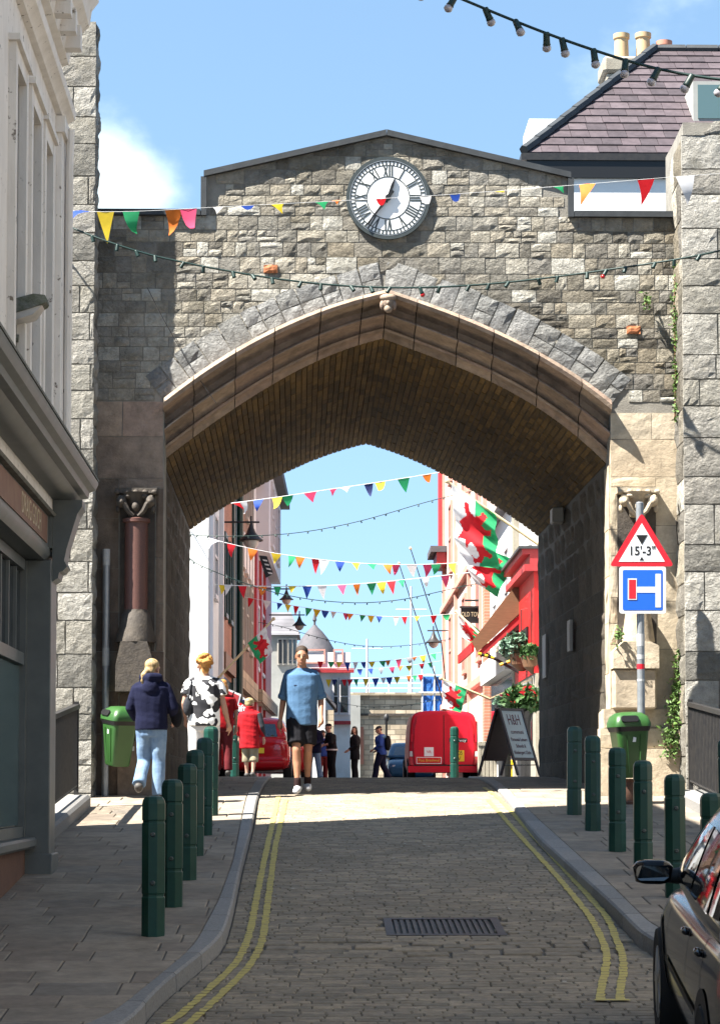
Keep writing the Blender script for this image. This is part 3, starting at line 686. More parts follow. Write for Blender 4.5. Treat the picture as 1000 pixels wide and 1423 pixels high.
MB().cbox((a.x, YG - .2, a.z), (c.x, YG + .04, c.z - .005), .02).build('pedestal_block', MT['sand_pale'], gate)
# side quoins of the arch jamb on the sunlit side
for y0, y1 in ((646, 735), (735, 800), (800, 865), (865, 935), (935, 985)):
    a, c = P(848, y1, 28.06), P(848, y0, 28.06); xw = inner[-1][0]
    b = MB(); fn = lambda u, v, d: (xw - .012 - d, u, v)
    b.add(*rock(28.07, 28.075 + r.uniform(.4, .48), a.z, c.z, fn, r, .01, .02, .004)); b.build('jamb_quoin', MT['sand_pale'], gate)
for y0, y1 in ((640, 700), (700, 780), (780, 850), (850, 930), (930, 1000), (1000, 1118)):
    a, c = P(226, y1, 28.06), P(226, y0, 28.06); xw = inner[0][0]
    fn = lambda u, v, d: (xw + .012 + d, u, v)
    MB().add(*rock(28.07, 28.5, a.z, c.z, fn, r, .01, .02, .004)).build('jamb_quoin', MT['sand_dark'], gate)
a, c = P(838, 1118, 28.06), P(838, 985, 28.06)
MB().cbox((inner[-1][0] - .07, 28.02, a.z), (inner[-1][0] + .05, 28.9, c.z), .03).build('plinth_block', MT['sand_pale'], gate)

# ================================================================ FLANKING TOWERS
def tower_face(root, m, u0, u1, v0, v1, fn, hs, ws, rough, seed, topf=None, proud=.02):
    rr = random.Random(seed)
    for q in courses(u0, u1, v0, v1, hs, ws, rr, .0):
        MB().add(*rock(*q, fn, rr, rough, proud, .008, top=topf, n=5)).build('tower_stone', MT[m], root, recalc=False)
YT = 27.62; xt = P(131, 600, YT).x; zt = P(110, 30, YT).z
lt = thing('gate_tower', 'slim pale rough stone tower beside the white shop front', 'tower', (xt - .8, YT, gz(YT)))
MB().bb((xt - 1.9, YT, 1.7), (xt - .03, YT + .42, zt - .02)).build('core_wall', MT['mortar'], lt)
tower_face(lt, 'tower', xt - 1.0, xt, 1.9, zt, lambda u, v, d: (u, YT - d, v), (.29, .4), (.3, .62), .009, 21)
tower_face(lt, 'tower', YT, YT + .42, 1.9, zt, lambda u, v, d: (xt - .03 + d, u, v), (.29, .4), (.42, .43), .035, 22)
YR = 27.35; xr0 = P(949, 700, YR).x; zr = P(990, 168, YR).z
rt = thing('gate_tower', 'broad grey stone tower with splayed corner beside the height sign', 'tower', (xr0 + 1, YR, gz(YR)))
xc = P(938, 600, 28.0).x
b = MB(); b.prism([(xc + .04, 28.3), (xr0 + .03, YR), (xr0 + 3, YR), (xr0 + 3, 28.9), (xc + .04, 28.9)], 1.7, zr - .02, lambda u, v, d: (u, v, d)); b.build('core_wall', MT['mortar'], rt)
tower_face(rt, 'tower', xr0, xr0 + 1.5, 1.9, zr, lambda u, v, d: (u, YR - d, v), (.27, .5), (.4, .8), .009, 23, topf=lambda u: zr if u > xr0 + .3 else zr - .18)
dv = Vector((xr0 + .03 - (xc + .04), YR - 28.3, 0)); ln = dv.length; dv.normalize(); nv = Vector((dv.y, -dv.x, 0)); nv = nv if nv.x < 0 else -nv
tower_face(rt, 'gate', 0, ln, 1.9, zr - .2, lambda u, v, d: tuple(Vector((xc + .04, 28.3, v)) + dv * u + nv * d), (.27, .5), (.7, 1.1), .03, 24)
# ================================================================ CLOCK
cy = YG + .0; c0 = P(539, 275, cy); S = 59 / 116.4
ckt = thing('clock', 'round white clock with Roman numerals and dark rim on the gate', 'clock', c0)
MT['clock_white'] = mat('clock_white', (1.0, 1.0, .98), rough=.35)
MT['clock_dark'] = mat('clock_grey_green', (.05, .062, .064), (.04, .05, .052), rough=.45, scale=10)
MT['black'] = mat('black_paint', (.012, .012, .013), rough=.4)
Mf = Matrix.Rotation(R(90), 3, 'X')      # lathe axis -> -Y
b = MB(); b.lathe([(.02, .0), (S * .93, .0), (S * .93, -.05), (.02, -.05)], c0, 48, Mf); b.build('face', MT['clock_white'], ckt)
def ring(r0, r1, y0, y1, n=56):
    b = MB(); b.lathe([(r0, y1), (r1, y1), (r1, y0), (r0, y0), (r0, y1)], c0, n, Mf, cap=False); return b
ring(S * .915, S, -.06, .006).build('rim', MT['clock_dark'], ckt, smooth=True)
ring(S * .9, S * .914, 0, .008).build('rim_bead', MT['steel'], ckt)
ring(S * .78, S * .8, .001, .003).build('minute_track', MT['clock_dark'], ckt)
ring(S * .88, S * .9, .001, .003).build('minute_track', MT['clock_dark'], ckt)
ring(S * .5, S * .525, .001, .003).build('chapter_ring', MT['clock_dark'], ckt)
def dial(rad, ang, off=0): a = R(ang); return c0 + Vector((rad * math.sin(a) + off * math.cos(a), 0, rad * math.cos(a) - off * math.sin(a)))
def radbar(b, ang, r0, r1, o0, o1, w, y=.004, w1=None):
    w1 = w1 or w; p = [dial(r0, ang, o0 - w / 2), dial(r0, ang, o0 + w / 2), dial(r1, ang, o1 + w1 / 2), dial(r1, ang, o1 - w1 / 2)]
    b.add([q + Vector((0, -.001, 0)) for q in p] + [q + Vector((0, -y, 0)) for q in p], [(0, 1, 2, 3), (7, 6, 5, 4), (0, 4, 5, 1), (1, 5, 6, 2), (2, 6, 7, 3), (3, 7, 4, 0)])
b = MB()
for k in range(60): radbar(b, k * 6 + 3, S * .8, S * .88, 0, 0, S * .036)
setp(b.build('minute_marks', MT['clock_dark'], ckt), kind='stuff')
ROM = ['XII', 'I', 'II', 'III', 'IIII', 'V', 'VI', 'VII', 'VIII', 'IX', 'X', 'XI']
for h, s_ in enumerate(ROM):
    b = MB(); ws = {'I': .062, 'V': .125, 'X': .125}; tot = sum(ws[q] for q in s_) * S; x = -tot / 2; r0, r1 = S * .53, S * .775
    for q in s_:
        w = ws[q] * S; m_ = x + w / 2
        if q == 'I': radbar(b, h * 30, r0, r1, m_, m_, S * .036)
        elif q == 'V': radbar(b, h * 30, r0, r1, m_, m_ - w * .32, S * .04, .004); radbar(b, h * 30, r0, r1, m_, m_ + w * .32, S * .024, .0045)
        else: radbar(b, h * 30, r0, r1, m_ - w * .32, m_ + w * .32, S * .024, .004); radbar(b, h * 30, r0, r1, m_ + w * .32, m_ - w * .32, S * .04, .0045)
        x += w
    b.build('numeral', MT['clock_dark'], ckt)
b = MB(); radbar(b, 19, -S * .12, S * .32, 0, 0, S * .05, .03, S * .07); radbar(b, 19, S * .32, S * .5, 0, 0, S * .07, .029, S * .01); b.build('hour_hand', MT['black'], ckt)
b = MB(); radbar(b, 218, -S * .2, S * .2, 0, 0, S * .05, .04, S * .055); radbar(b, 218, S * .2, S * .86, 0, 0, S * .055, .041, S * .012); b.lathe([(S * .07, .045), (S * .07, .0)], c0, 14, Mf); b.build('minute_hand', MT['black'], ckt)
# ================================================================ LEFT SHOP BUILDING (local frame: x towards street, y along facade, 0 = far end)
MT['peel'] = mat('peeling_white_paint', (.86, .8, .73), (.74, .68, .61), rough=.7, scale=5, dirt=(.2, .165, .13), dscale=11, dlo=.63, dhi=.68, bump=.25, bscale=25, stretch=(1, 1, .3))
MT['shopgrey'] = mat('slate_grey_paint', (.14, .15, .145), (.11, .12, .117), rough=.45, scale=5, dirt=(.16, .15, .13), dscale=3, dlo=.6, dhi=.8)
MT['lichen'] = mat('lichen_lead', (.2, .195, .17), (.12, .12, .1), rough=.85, scale=6, bump=.4)
MT['redboard'] = mat('faded_red_board', (.19, .085, .05), (.24, .13, .08), rough=.6, scale=7)
MT['gilt'] = mat('gilt_letter', (.5, .4, .26), rough=.5)
MT['glass'] = glass_mat('dark_glass'); MT['glass_teal'] = mat('shop_glass', (.09, .15, .15), rough=.08, spec=.9)
MT['brownwall'] = mat('brown_render', (.17, .09, .06), (.13, .07, .05), scale=6, bump=.3)
MT['roof_dark'] = mat('dark_slate', (.07, .07, .08), (.1, .09, .1), scale=4, bump=.3)
sh = thing('shop_building', 'white painted shop with grey timber front and fascia lettering', 'shop', (-2.25, 20.3, 0), .0107)
def part(b, name, m, parent=sh, **k): return b.build(name, MT[m], parent, world=False, **k)
W3 = [(-3.62, -3.02), (-2.58, -1.98), (-1.62, -1.08)]; z0, z1 = 5.15, 7.52
b = MB()
b.bb((-6, -16, 1), (-.28, -.02, 13.5)); part(b, 'inner_wall', 'peel')
b = MB()
ys = [-16] + [v for w in W3 for v in w] + [0]
for i in range(0, len(ys), 2): b.bb((-.28, ys[i], z0), (0, ys[i + 1], z1))
b.bb((-.28, -16, 4.6), (0, 0, z0 - .0005)); b.bb((-.28, -16, z1 + .0005), (0, 0, 8.8)); part(b, 'upper_wall', 'peel')
b = MB(); b.bb((-.28, -16, 8.8), (.0, 0, 13.5)); part(b, 'attic_wall', 'peel')
for w in W3:
    fr = MB()
    for a, c in (((-.005, w[0] - .1, z0 - .06), (.055, w[0] + .015, z1 + .1)), ((-.005, w[1] - .015, z0 - .06), (.055, w[1] + .1, z1 + .1)), ((-.005, w[0] + .016, z1 - .02), (.052, w[1] - .016, z1 + .1)), ((-.005, w[0] - .13, z1 + .101), (.085, w[1] + .13, z1 + .15)), ((-.15, w[0] + .001, z0 + 1.15), (-.1, w[1] - .001, z0 + 1.2)), ((-.15, w[0] + .001, z0 + .001), (-.1, w[0] + .05, z1 - .021)), ((-.15, w[1] - .05, z0 + .001), (-.1, w[1] - .001, z1 - .021))): fr.bb(a, c)
    f = part(fr, 'window', 'peel'); part(MB().bb((-.2, w[0] + .001, z0 + .001), (-.13, w[1] - .001, z1 - .001)), 'pane', 'glass', f)
    part(MB().bb((-.004, w[0] - .12, z0 - .14), (.1, w[1] + .12, z0 - .062)), 'sill', 'peel', f)
def run(prof, y0, y1, name, m, smooth=True):
    b = MB(); b.prism(prof, y0, y1, lambda u, v, d: (u, d, v)); return part(b, name, m, smooth=smooth)
run([(0.001, 8.05), (.05, 8.06), (.07, 8.1), (.12, 8.13), (.135, 8.18), (.12, 8.23), (.06, 8.26), (.001, 8.29)], -16, .06, 'string_course', 'peel')
run([(0.001, 8.62), (.06, 8.64), (.08, 8.76), (.16, 8.8), (.17, 8.92), (.24, 8.98), (.26, 9.12), (.32, 9.2), (.32, 9.3), (.001, 9.34)], -16, .1, 'cornice', 'peel')
for k in range(9):
    y = -.25 - k * .45; part(MB().bb((.065, y - .07, 8.66), (.2, y + .07, 8.86)), 'cornice_bracket', 'peel')
part(MB().bb((.001, -.36, 5.0), (.05, -.0, 7.9)).bb((.001, -.4, 7.9), (.08, .03, 8.04)).bb((-.3, -.001, 5.0), (-.08, .03, 8.04)), 'corner_pilaster', 'peel')
b = MB(); b.tube([(.1, -.1, 8.0), (.09, -.08, 7.7), (.08, -.05, 5.05)], .035, 8); part(b, 'rainwater_pipe', 'peel', smooth=True)
# shop front
run([(-.25, 4.72), (.1, 4.72), (.17, 4.74), (.2, 4.78), (.26, 4.79), (.27, 4.84), (.32, 4.86), (.345, 4.91), (.345, 4.93), (.0, 5.0), (-.25, 5.0)], -16, .1, 'shop_cornice', 'shopgrey')
run([(.001, 5.0), (.352, 4.934), (.352, 4.955), (.001, 5.03)], -16, .11, 'cornice_flashing', 'lichen')
b = MB(); y = -6.0
while y < -.5: b.bb((-.14, y, 4.6), (-.1, y + .03, 4.719)); b.bb((-.12, y, 4.6), (-.05, y + .012, 4.715)); y += .075
setp(part(b, 'vent_grille', 'lichen'), kind='stuff')
part(MB().bb((-.24, -16, 4.3), (-.13, -.46, 4.719)), 'grille_back', 'black')
fas = part(MB().bb((-.129, -16, 4.3), (-.03, -.02, 4.57)), 'fascia', 'shopgrey')
part(MB().bb((-.029, -9, 4.325), (-.02, -.62, 4.55)), 'name_board', 'redboard', fas)
text_obj('DRAIG GOCH', .235, frame((-.0185, -1.12, 4.437), (0, 1, 0), (0, 0, 1)), MT['gilt'], 'lettering', fas, .002, 'RIGHT', .95, world=False)
run([(-.12, 4.571), (.02, 4.571), (.035, 4.59), (.02, 4.605), (-.12, 4.61)], -16, -.04, 'fascia_moulding', 'lichen')
run([(-.3, 4.2), (-.06, 4.2), (-.02, 4.25), (-.02, 4.299), (-.3, 4.299)], -16, -.03, 'fascia_soffit', 'shopgrey')
part(MB().cbox((-.27, -.47, 1.0), (.0, -.0, 4.199), .008).bb((-.1, -.4, 1.9), (-.02, -.471, 3.9)), 'pilaster', 'shopgrey')
part(MB().cbox((-.3, -.5, 1.0), (.03, .02, 1.72), .01), 'pilaster_base', 'shopgrey')
b = MB(); b.prism([(.001, 4.719), (.25, 4.719), (.25, 4.66), (.21, 4.6), (.17, 4.47), (.12, 4.3), (.1, 4.2), (.125, 4.15), (.09, 4.11), (.06, 4.1), (.05, 4.05), (.001, 4.02)], -.4, -.06, lambda u, v, d: (u, d, v)); part(b, 'console_bracket', 'shopgrey')
part(MB().bb((-.27, -.46, 4.3), (.0, -.03, 4.719)), 'bracket_block', 'shopgrey')
win = part(MB().bb((-.3, -.56, 1.86), (-.2, -.472, 4.19)).bb((-.3, -4.5, 1.86), (-.2, -4.42, 4.19)).bb((-.29, -4.4, 3.3), (-.21, -.57, 3.4)).bb((-.29, -4.4, 4.1), (-.21, -.57, 4.19)).bb((-.29, -4.4, 1.861), (-.21, -.57, 1.95)).bb((-.285, -1.06, 3.41), (-.225, -1.02, 4.09)).bb((-.285, -1.56, 3.41), (-.225, -1.52, 4.09)).bb((-.285, -2.06, 3.41), (-.225, -2.02, 4.09)), 'shop_window', 'shopgrey')
part(MB().bb((-.27, -4.4, 1.96), (-.25, -.57, 3.29)), 'pane', 'glass_teal', win); part(MB().bb((-.27, -4.4, 3.41), (-.25, -.57, 4.09)), 'pane', 'glass', win)
part(MB().cbox((-.3, -4.6, 1.77), (-.1, -.472, 1.858), .02), 'sill', 'shopgrey', win)
part(MB().bb((-.3, -16, .4), (-.2, -.501, 1.769)), 'stall_riser', 'brownwall')
# unseen taller wing inferred behind the shop, thinned to shape the road's shadow edge
part(MB().bb((-1.55, .0, 1), (-.87, 3.15, 13.4)), 'rear_wing', 'peel')
run([(-1.62, 13.401), (-.8, 13.401), (-1.2, 13.6)], 0.0, 3.17, 'rear_roof', 'roof_dark'); run([(-6, 13.501), (.12, 13.501), (-2.9, 15.6)], -16, -.03, 'main_roof', 'roof_dark')
# street light on the shop wall
lm = thing('wall_lantern', 'mossy flat street lantern head above the shop cornice', 'street light', P(10, 430, 17.2))
MT['moss'] = mat('mossy_metal', (.2, .2, .17), (.09, .1, .05), rough=.9, scale=16, bump=.5, bscale=50)
MT['diffuser'] = mat('aged_diffuser', (.5, .48, .45), (.4, .38, .35), rough=.35, scale=10)
b = MB(); a = P(-25, 448, 17.2); c = P(67, 420, 17.2)
def lh(t, zz, hw): p = a.lerp(c, t); return [(p.x, 17.2 - hw, p.z + zz), (p.x, 17.2 + hw, p.z + zz)]
vs = []
for t, hw, zt_, zb in ((0, .11, .05, -.03), (.3, .14, .085, -.035), (.8, .14, .075, -.035), (.97, .1, .045, -.02), (1, .08, .01, -.01)):
    p = a.lerp(c, t); vs += [(p.x, 17.2 - hw, p.z + zb), (p.x, 17.2 - hw * .7, p.z + zt_), (p.x, 17.2 + hw * .7, p.z + zt_), (p.x, 17.2 + hw, p.z + zb)]
fs = []
for i in range(4):
    for k in range(4): fs.append((i * 4 + k, i * 4 + (k + 1) % 4, i * 4 + 4 + (k + 1) % 4, i * 4 + 4 + k))
fs += [(0, 1, 2, 3), (19, 18, 17, 16)]
b.add(vs, fs).build('housing', MT['moss'], lm, smooth=True)
vs = []
for t, hw, zb in ((.12, .09, -.035), (.25, .12, -.085), (.8, .12, -.085), (.93, .08, -.03)):
    p = a.lerp(c, t); vs += [(p.x, 17.2 - hw, p.z + zb), (p.x, 17.2 - hw, p.z - .028), (p.x, 17.2 + hw, p.z - .028), (p.x, 17.2 + hw, p.z + zb)]
b = MB().add(vs, [(i * 4 + k, i * 4 + (k + 1) % 4, i * 4 + 4 + (k + 1) % 4, i * 4 + 4 + k) for i in range(3) for k in range(4)] + [(0, 1, 2, 3), (15, 14, 13, 12)]); b.build('diffuser', MT['diffuser'], lm, smooth=True)
b = MB(); b.tube([a + Vector((.05, 0, .02)), a + Vector((-.25, 0, -.05)), (-2.2, 17.2, a.z - .12)], .03, 8); b.build('arm', MT['moss'], lm, smooth=True)
# ================================================================ RAILINGS
def railing(name, X, y0, y1, label, side, pl):
    t = thing(name, label, 'railing', (X, (y0 + y1) / 2, gz((y0 + y1) / 2)))
    def sl(y, z): return (X, y, gz(y) + z)
    b = MB(); b.add([(X - .035, y0, gz(y0) + 1.1), (X + .035, y0, gz(y0) + 1.1), (X + .035, y0, gz(y0) + 1.15), (X - .035, y0, gz(y0) + 1.15), (X - .035, y1, gz(y1) + 1.1), (X + .035, y1, gz(y1) + 1.1), (X + .035, y1, gz(y1) + 1.15), (X - .035, y1, gz(y1) + 1.15)], [(0, 1, 2, 3), (4, 7, 6, 5), (0, 4, 5, 1), (1, 5, 6, 2), (2, 6, 7, 3), (3, 7, 4, 0)]); b.build('top_rail', MT['iron'], t)
    b = MB(); b.tube([sl(y0, .24), sl(y1, .24)], .018, 4); b.build('bottom_rail', MT['iron'], t)
    me = MB().tube([(0, 0, .22), (0, 0, 1.1)], .014, 6).mesh('bar', MT['iron'])
    y = y0 + .04
    while y < y1:
        o = bpy.data.objects.new('bar', me); col.objects.link(o); o.parent = t; o.location = Vector((X, y, gz(y))) - t.location; y += .095
    me2 = MB().box((0, 0, .6), (.05, .05, 1.2)).mesh('post', MT['iron'])
    for y in (y0 + .02, (y0 + y1) / 2, y1 - .02):
        o = bpy.data.objects.new('post', me2); col.objects.link(o); o.parent = t; o.location = Vector((X, y, gz(y) - .02)) - t.location
    b = MB(); x0, x1 = X - .16, X + .16
    vs = [(x, y, gz(y) + z) for y in (y0 - .1, y1) for x, z in ((x0, -.2), (x1, -.2), (x1, .11), (x1 - .03, .14), (x0 + .03, .14), (x0, .11))]
    b.add(vs, [(k, (k + 1) % 6, 6 + (k + 1) % 6, 6 + k) for k in range(6)] + [(5, 4, 3, 2, 1, 0), (6, 7, 8, 9, 10, 11)]); b.build('plinth', MT['kerb'], t)
railing('iron_railing', -2.68, 20.7, 26.3, 'black iron railing between the grey shop front and the slim tower', 1, .14)
railing('iron_railing', 4.3, 21.5, 27.0, 'black iron railing against the broad tower by the bollards', -1, .14)
# ================================================================ BOLLARDS
def bollard(loc, label, group):
    t = thing('bollard', label, 'bollard', loc, 0, group)
    def sq(b, secs, w0=.078):
        vs = []; n = 8
        for z, s_ in secs:
            w = w0 * s_; c = w * .38
            vs += [(w, -c, z), (w, c, z), (c, w, z), (-c, w, z), (-w, c, z), (-w, -c, z), (-c, -w, z), (c, -w, z)]
        fs = [(i * 8 + k, i * 8 + (k + 1) % 8, i * 8 + 8 + (k + 1) % 8, i * 8 + 8 + k) for i in range(len(secs) - 1) for k in range(8)]
        fs += [tuple(range(7, -1, -1)), tuple(range(len(secs) * 8 - 8, len(secs) * 8))]
        b.add(vs, fs)
    b = MB(); sq(b, [(-.05, 1), (.26, 1), (.268, .93), (.282, .93), (.29, 1), (.765, 1), (.772, .93), (.784, .93)]); b.build('shaft', MT['bollard'], t, world=False)
    b = MB(); sq(b, [(.7845, .93), (.79, 1.0), (.9, 1.0), (.925, .93), (.945, .75), (.955, .35)]); b.build('cap', MT['bollard'], t, world=False)
    for z in (.36, .69):
        b = MB(); b.lathe([(.018, -.005), (.018, .006), (.011, .012)], (0, -.078, z), 10, Mf); b.build('stud', MT['bolt'], t, world=False)
    return t
LB = [(213, 1300), (239, 1260), (260, 1222), (271, 1189), (284, 1160), (293, 1133)]
RB = [(797, 1132), (823, 1154), (857, 1183), (893, 1214), (938, 1247), (991, 1292), (1003, 1300)]
first = bollard(G(*LB[0]), 'dark green bollard in the row on the shop side pavement', 'green bollards beside the shop')
ORD = ['first', 'second', 'third', 'fourth', 'fifth', 'sixth', 'seventh']
setp(first, 'sixth bollard from the arch in the shop side row, where the kerb curves')
for i, p in enumerate(LB[1:]):
    o = copy_tree(first); o.location = G(*p); o.rotation_euler.z = rnd.uniform(-.06, .06); o.rotation_euler.x = rnd.uniform(-.012, .012); setp(o, '%s bollard from the arch in the shop side row' % ORD[4 - i])
for i, p in enumerate(RB):
    o = copy_tree(first); q = G(*p)
    if i == 6: q = Vector((4.0, 22.9, gz(22.9)))
    o.location = q; o.rotation_euler.z = rnd.uniform(-.06, .06)
    o.rotation_euler.y = rnd.uniform(-.012, .012); setp(o, '%s bollard from the arch in the row below the height sign' % ORD[i] + ('' if i < 5 else ' behind the car'), None, 'green bollards below the sign')
for px, Yb, lb in ((631, 43.5, 'green bollard standing before the back doors of the red van'), (326, 43, 'green bollard beside the boy in the red jacket')):
    o = copy_tree(first); p = P(px, 1070, Yb); o.location = (p.x, Yb, gz(Yb) - .01); setp(o, lb); del o['group']
# ================================================================ POLES, SIGNS, BINS
MT['bin'] = mat('green_bin_plastic', (.022, .085, .016), (.028, .1, .02), rough=.42, scale=5, spec=.5, bump=.03)
MT['sticker'] = mat('weathered_sticker', (.5, .5, .48), (.4, .42, .45), rough=.6, scale=30)
q = G(146, 1106); lp = thing('steel_pole', 'plain galvanised pole holding the tilted litter bin', 'pole', q)
zt_ = P(146, 770, q.y).z
MB().lathe([(.043, q.z - .02), (.043, zt_), (.03, zt_ + .01)], (q.x, q.y, 0), 12).build('tube', MT['steel'], lp, smooth=True)
MB().lathe([(.0445, P(0, 925, q.y).z), (.0445, P(0, 900, q.y).z)], (q.x, q.y, 0), 12, cap=False).build('sticker', MT['sticker'], lp)
MB().lathe([(.0445, P(0, 890, q.y).z + .9), (.0445, P(0, 885, q.y).z + 1.05)], (q.x, q.y, 0), 12, cap=False).build('sticker', MT['sticker'], lp)
MT['red'] = mat('red_sign', (.62, .015, .03), rough=.35); MT['blue'] = mat('blue_sign', (.012, .12, .62), rough=.35); MT['sign_white'] = mat('sign_white', (.8, .82, .84), rough=.35)
YS = 26.95; ps = P(891, 1105, YS); sp_ = thing('sign_pole', 'galvanised road sign post behind the litter bin', 'pole', (ps.x, YS, gz(YS)))
zt_ = P(891, 699, YS).z
MB().lathe([(.045, gz(YS) - .02), (.045, zt_), (.035, zt_ + .01)], (ps.x, YS, 0), 12).build('tube', MT['steel'], sp_, smooth=True)
for y0, y1 in ((880, 897), (909, 915), (922, 929), (943, 946)): MB().lathe([(.0465, P(0, y1, YS).z), (.0465, P(0, y0, YS).z)], (ps.x, YS, 0), 12, cap=False).build('sticker', MT['sticker'] if y1 != 929 else MT['red'], sp_)
YF = YS - .07
def rpoly(pts, rad, n=4):
    out = []
    for i, p in enumerate(pts):
        a, c = Vector(pts[i - 1]), Vector(pts[(i + 1) % len(pts)]); p = Vector(p)
        u, w = (a - p).normalized(), (c - p).normalized()
        for k in range(n + 1):
            t = k / n; s_, e_ = p + u * rad, p + w * rad; out.append(tuple((s_ * (1 - t) + p * t) * (1 - t) + (p * (1 - t) + e_ * t) * t))
    return out
def plate(pxpts, rad, y0, y1, name, m, parent):
    pts = [(P(a, b_, YF).x, P(a, b_, YF).z) for a, b_ in pxpts]
    if rad: pts = rpoly(pts, rad)
    b = MB(); b.prism(pts, y0, y1, fXZ); return b.build(name, MT[m], parent)
tr = thing('height_sign', 'red bordered triangular height limit sign on the post', 'sign', P(891, 786, YF))
plate([(891, 712), (936, 787), (846, 787)], .055, YF, YF + .012, 'border', 'red', tr)
inn = plate([(891, 727), (923, 780.5), (859, 780.5)], 0, YF - .003, YF - .0005, 'panel', 'sign_white', tr)
plate([(883, 743.5), (899, 743.5), (891, 757)], 0, YF - .006, YF - .0035, 'arrow', 'black', tr); plate([(888, 778.5), (894, 778.5), (891, 773.5)], 0, YF - .006, YF - .0035, 'arrow', 'black', tr)
text_obj("15'-3\"", 17.5 / 121, frame(P(891.5, 766, YF - .005), (1, 0, 0), (0, 0, 1)), MT['black'], 'lettering', tr, .001, 'CENTER', .92, bold=.002)
bs = thing('dead_end_sign', 'blue square sign with white T and red bar below the triangle', 'sign', P(891, 853, YF))
plate([(860, 787.5), (924.5, 787.5), (924.5, 852.5), (860, 852.5)], .03, YF, YF + .012, 'border', 'sign_white', bs)
plate([(864.5, 792), (920, 792), (920, 848), (864.5, 848)], .02, YF - .003, YF - .0005, 'panel', 'blue', bs)
plate([(910, 797.5), (917.5, 797.5), (917.5, 844), (910, 844)], 0, YF - .006, YF - .0035, 'road_bar', 'sign_white', bs); plate([(884, 815.5), (909.9, 815.5), (909.9, 823.5), (884, 823.5)], 0, YF - .006, YF - .0035, 'road_stem', 'sign_white', bs)
plate([(871.5, 804), (884, 804), (884, 833.5), (871.5, 833.5)], 0, YF - .0075, YF - .0062, 'bar_edge', 'sign_white', bs); plate([(873, 805.5), (882.7, 805.5), (882.7, 832), (873, 832)], 0, YF - .0095, YF - .0078, 'red_bar', 'red', bs)
for t_ in (tr, bs):
    z = t_.location.z + .25; MB().box((ps.x, YS - .03, z), (.11, .06, .05)).build('bracket', MT['steel'], t_)
def rbox(b, secs, n=5):
    """rounded-rectangle sections: (cx, cy, z, hx, hy, r)"""
    vs = []; m = 4 * (n + 1)
    for cx, cy, z, hx, hy, r_ in secs:
        for qx, qy, a0 in ((1, 1, 0), (-1, 1, 90), (-1, -1, 180), (1, -1, 270)):
            for k in range(n + 1):
                a = R(a0 + 90 * k / n); vs.append(Vector((cx + qx * (hx - r_) + r_ * math.cos(a), cy + qy * (hy - r_) + r_ * math.sin(a), z)))
    fs = [(i * m + k, i * m + (k + 1) % m, (i + 1) * m + (k + 1) % m, (i + 1) * m + k) for i in range(len(secs) - 1) for k in range(m)]
    fs += [tuple(range(m - 1, -1, -1)), tuple(range((len(secs) - 1) * m, len(secs) * m))]
    b.add(vs, fs)
def litter_bin(loc, rot, sc_, label, open_px):
    t = thing('litter_bin', label, 'bin', loc); t.rotation_euler = rot; t.scale = (sc_, sc_, sc_)
    b = MB(); rbox(b, [(0, 0, 0, .13, .11, .05), (0, 0, .02, .145, .125, .05), (0, 0, .56, .2, .17, .06), (0, 0, .575, .215, .185, .06), (0, 0, .59, .215, .185, .06)]); b.build('body', MT['bin'], t, smooth=True, world=False)
    for sx in (-1, 1): MB().add([(sx * .055, -.128, .06), (sx * .065, -.136, .06), (sx * .09, -.176, .5), (sx * .078, -.176, .5), (sx * .055, -.12, .06), (sx * .065, -.12, .06), (sx * .09, -.15, .5), (sx * .078, -.15, .5)], [(0, 1, 2, 3), (0, 4, 5, 1), (1, 5, 6, 2), (3, 2, 6, 7), (0, 3, 7, 4)]).build('rib', MT['bin'], t, world=False)
    b = MB(); rbox(b, [(0, 0, .545, .207, .177, .06), (0, 0, .6, .222, .192, .06), (0, 0, .615, .205, .175, .06)]); b.build('liner_bag', MT['black'], t, smooth=True, world=False)
    b = MB(); rbox(b, [(0, 0, .6, .226, .196, .07), (0, 0, .645, .226, .196, .07), (0, .01, .72, .2, .17, .07), (0, .02, .765, .14, .12, .06), (0, .02, .775, .06, .05, .03)]); b.build('lid', MT['bin'], t, smooth=True, world=False)
    b = MB(); rt_ = Matrix.Rotation(R(68), 3, 'X'); secs = []
    bb_ = MB(); rbox(bb_, [(0, 0, 0, .11, .042, .035), (0, 0, .012, .105, .038, .034)]); bb_.v = [tuple(rt_ @ Vector(v) + Vector((-.05, -.187, .69))) for v in bb_.v]; bb_.build('slot', MT['black'], t, world=False)
    MB().add([(-.02, -.163, .42), (.02, -.163, .42), (.025, -.17, .47), (-.01, -.17, .48)], [(0, 1, 2, 3)]).build('emblem', MT['sign_white'], t, world=False)
    MB().bb((-.05, .13, .2), (.05, .21, .26)).build('hanger', MT['steel'], t, world=False)
    return t
qb = P(163, 1064, 27.62); litter_bin(qb, (0, R(7), R(-58)), .9, 'green litter bin hanging tilted beside the girl in the hoodie', 0)
qb = P(876, 1081, 26.72); litter_bin(qb, (0, R(-2), R(12)), .97, 'green litter bin with black liner under the road signs', 0)
MT['rust'] = mat('rusty_post', (.16, .08, .05), (.1, .05, .035), rough=.8, scale=12)
pb = P(876, 1081, 26.76); bp_ = thing('bin_stand', 'short rusty stand below the litter bin', 'stand', (pb.x - .02, 26.76, gz(26.76)))
MB().lathe([(.09, gz(26.76)), (.085, pb.z - .05), (.12, pb.z - .01)], (pb.x - .02, 26.76, 0), 12).build('stem', MT['rust'], bp_, smooth=True); MB().lathe([(.13, gz(26.76) - .01), (.13, gz(26.76) + .02), (.09, gz(26.76) + .03)], (pb.x - .02, 26.76, 0), 12).build('foot', MT['rust'], bp_, smooth=True)
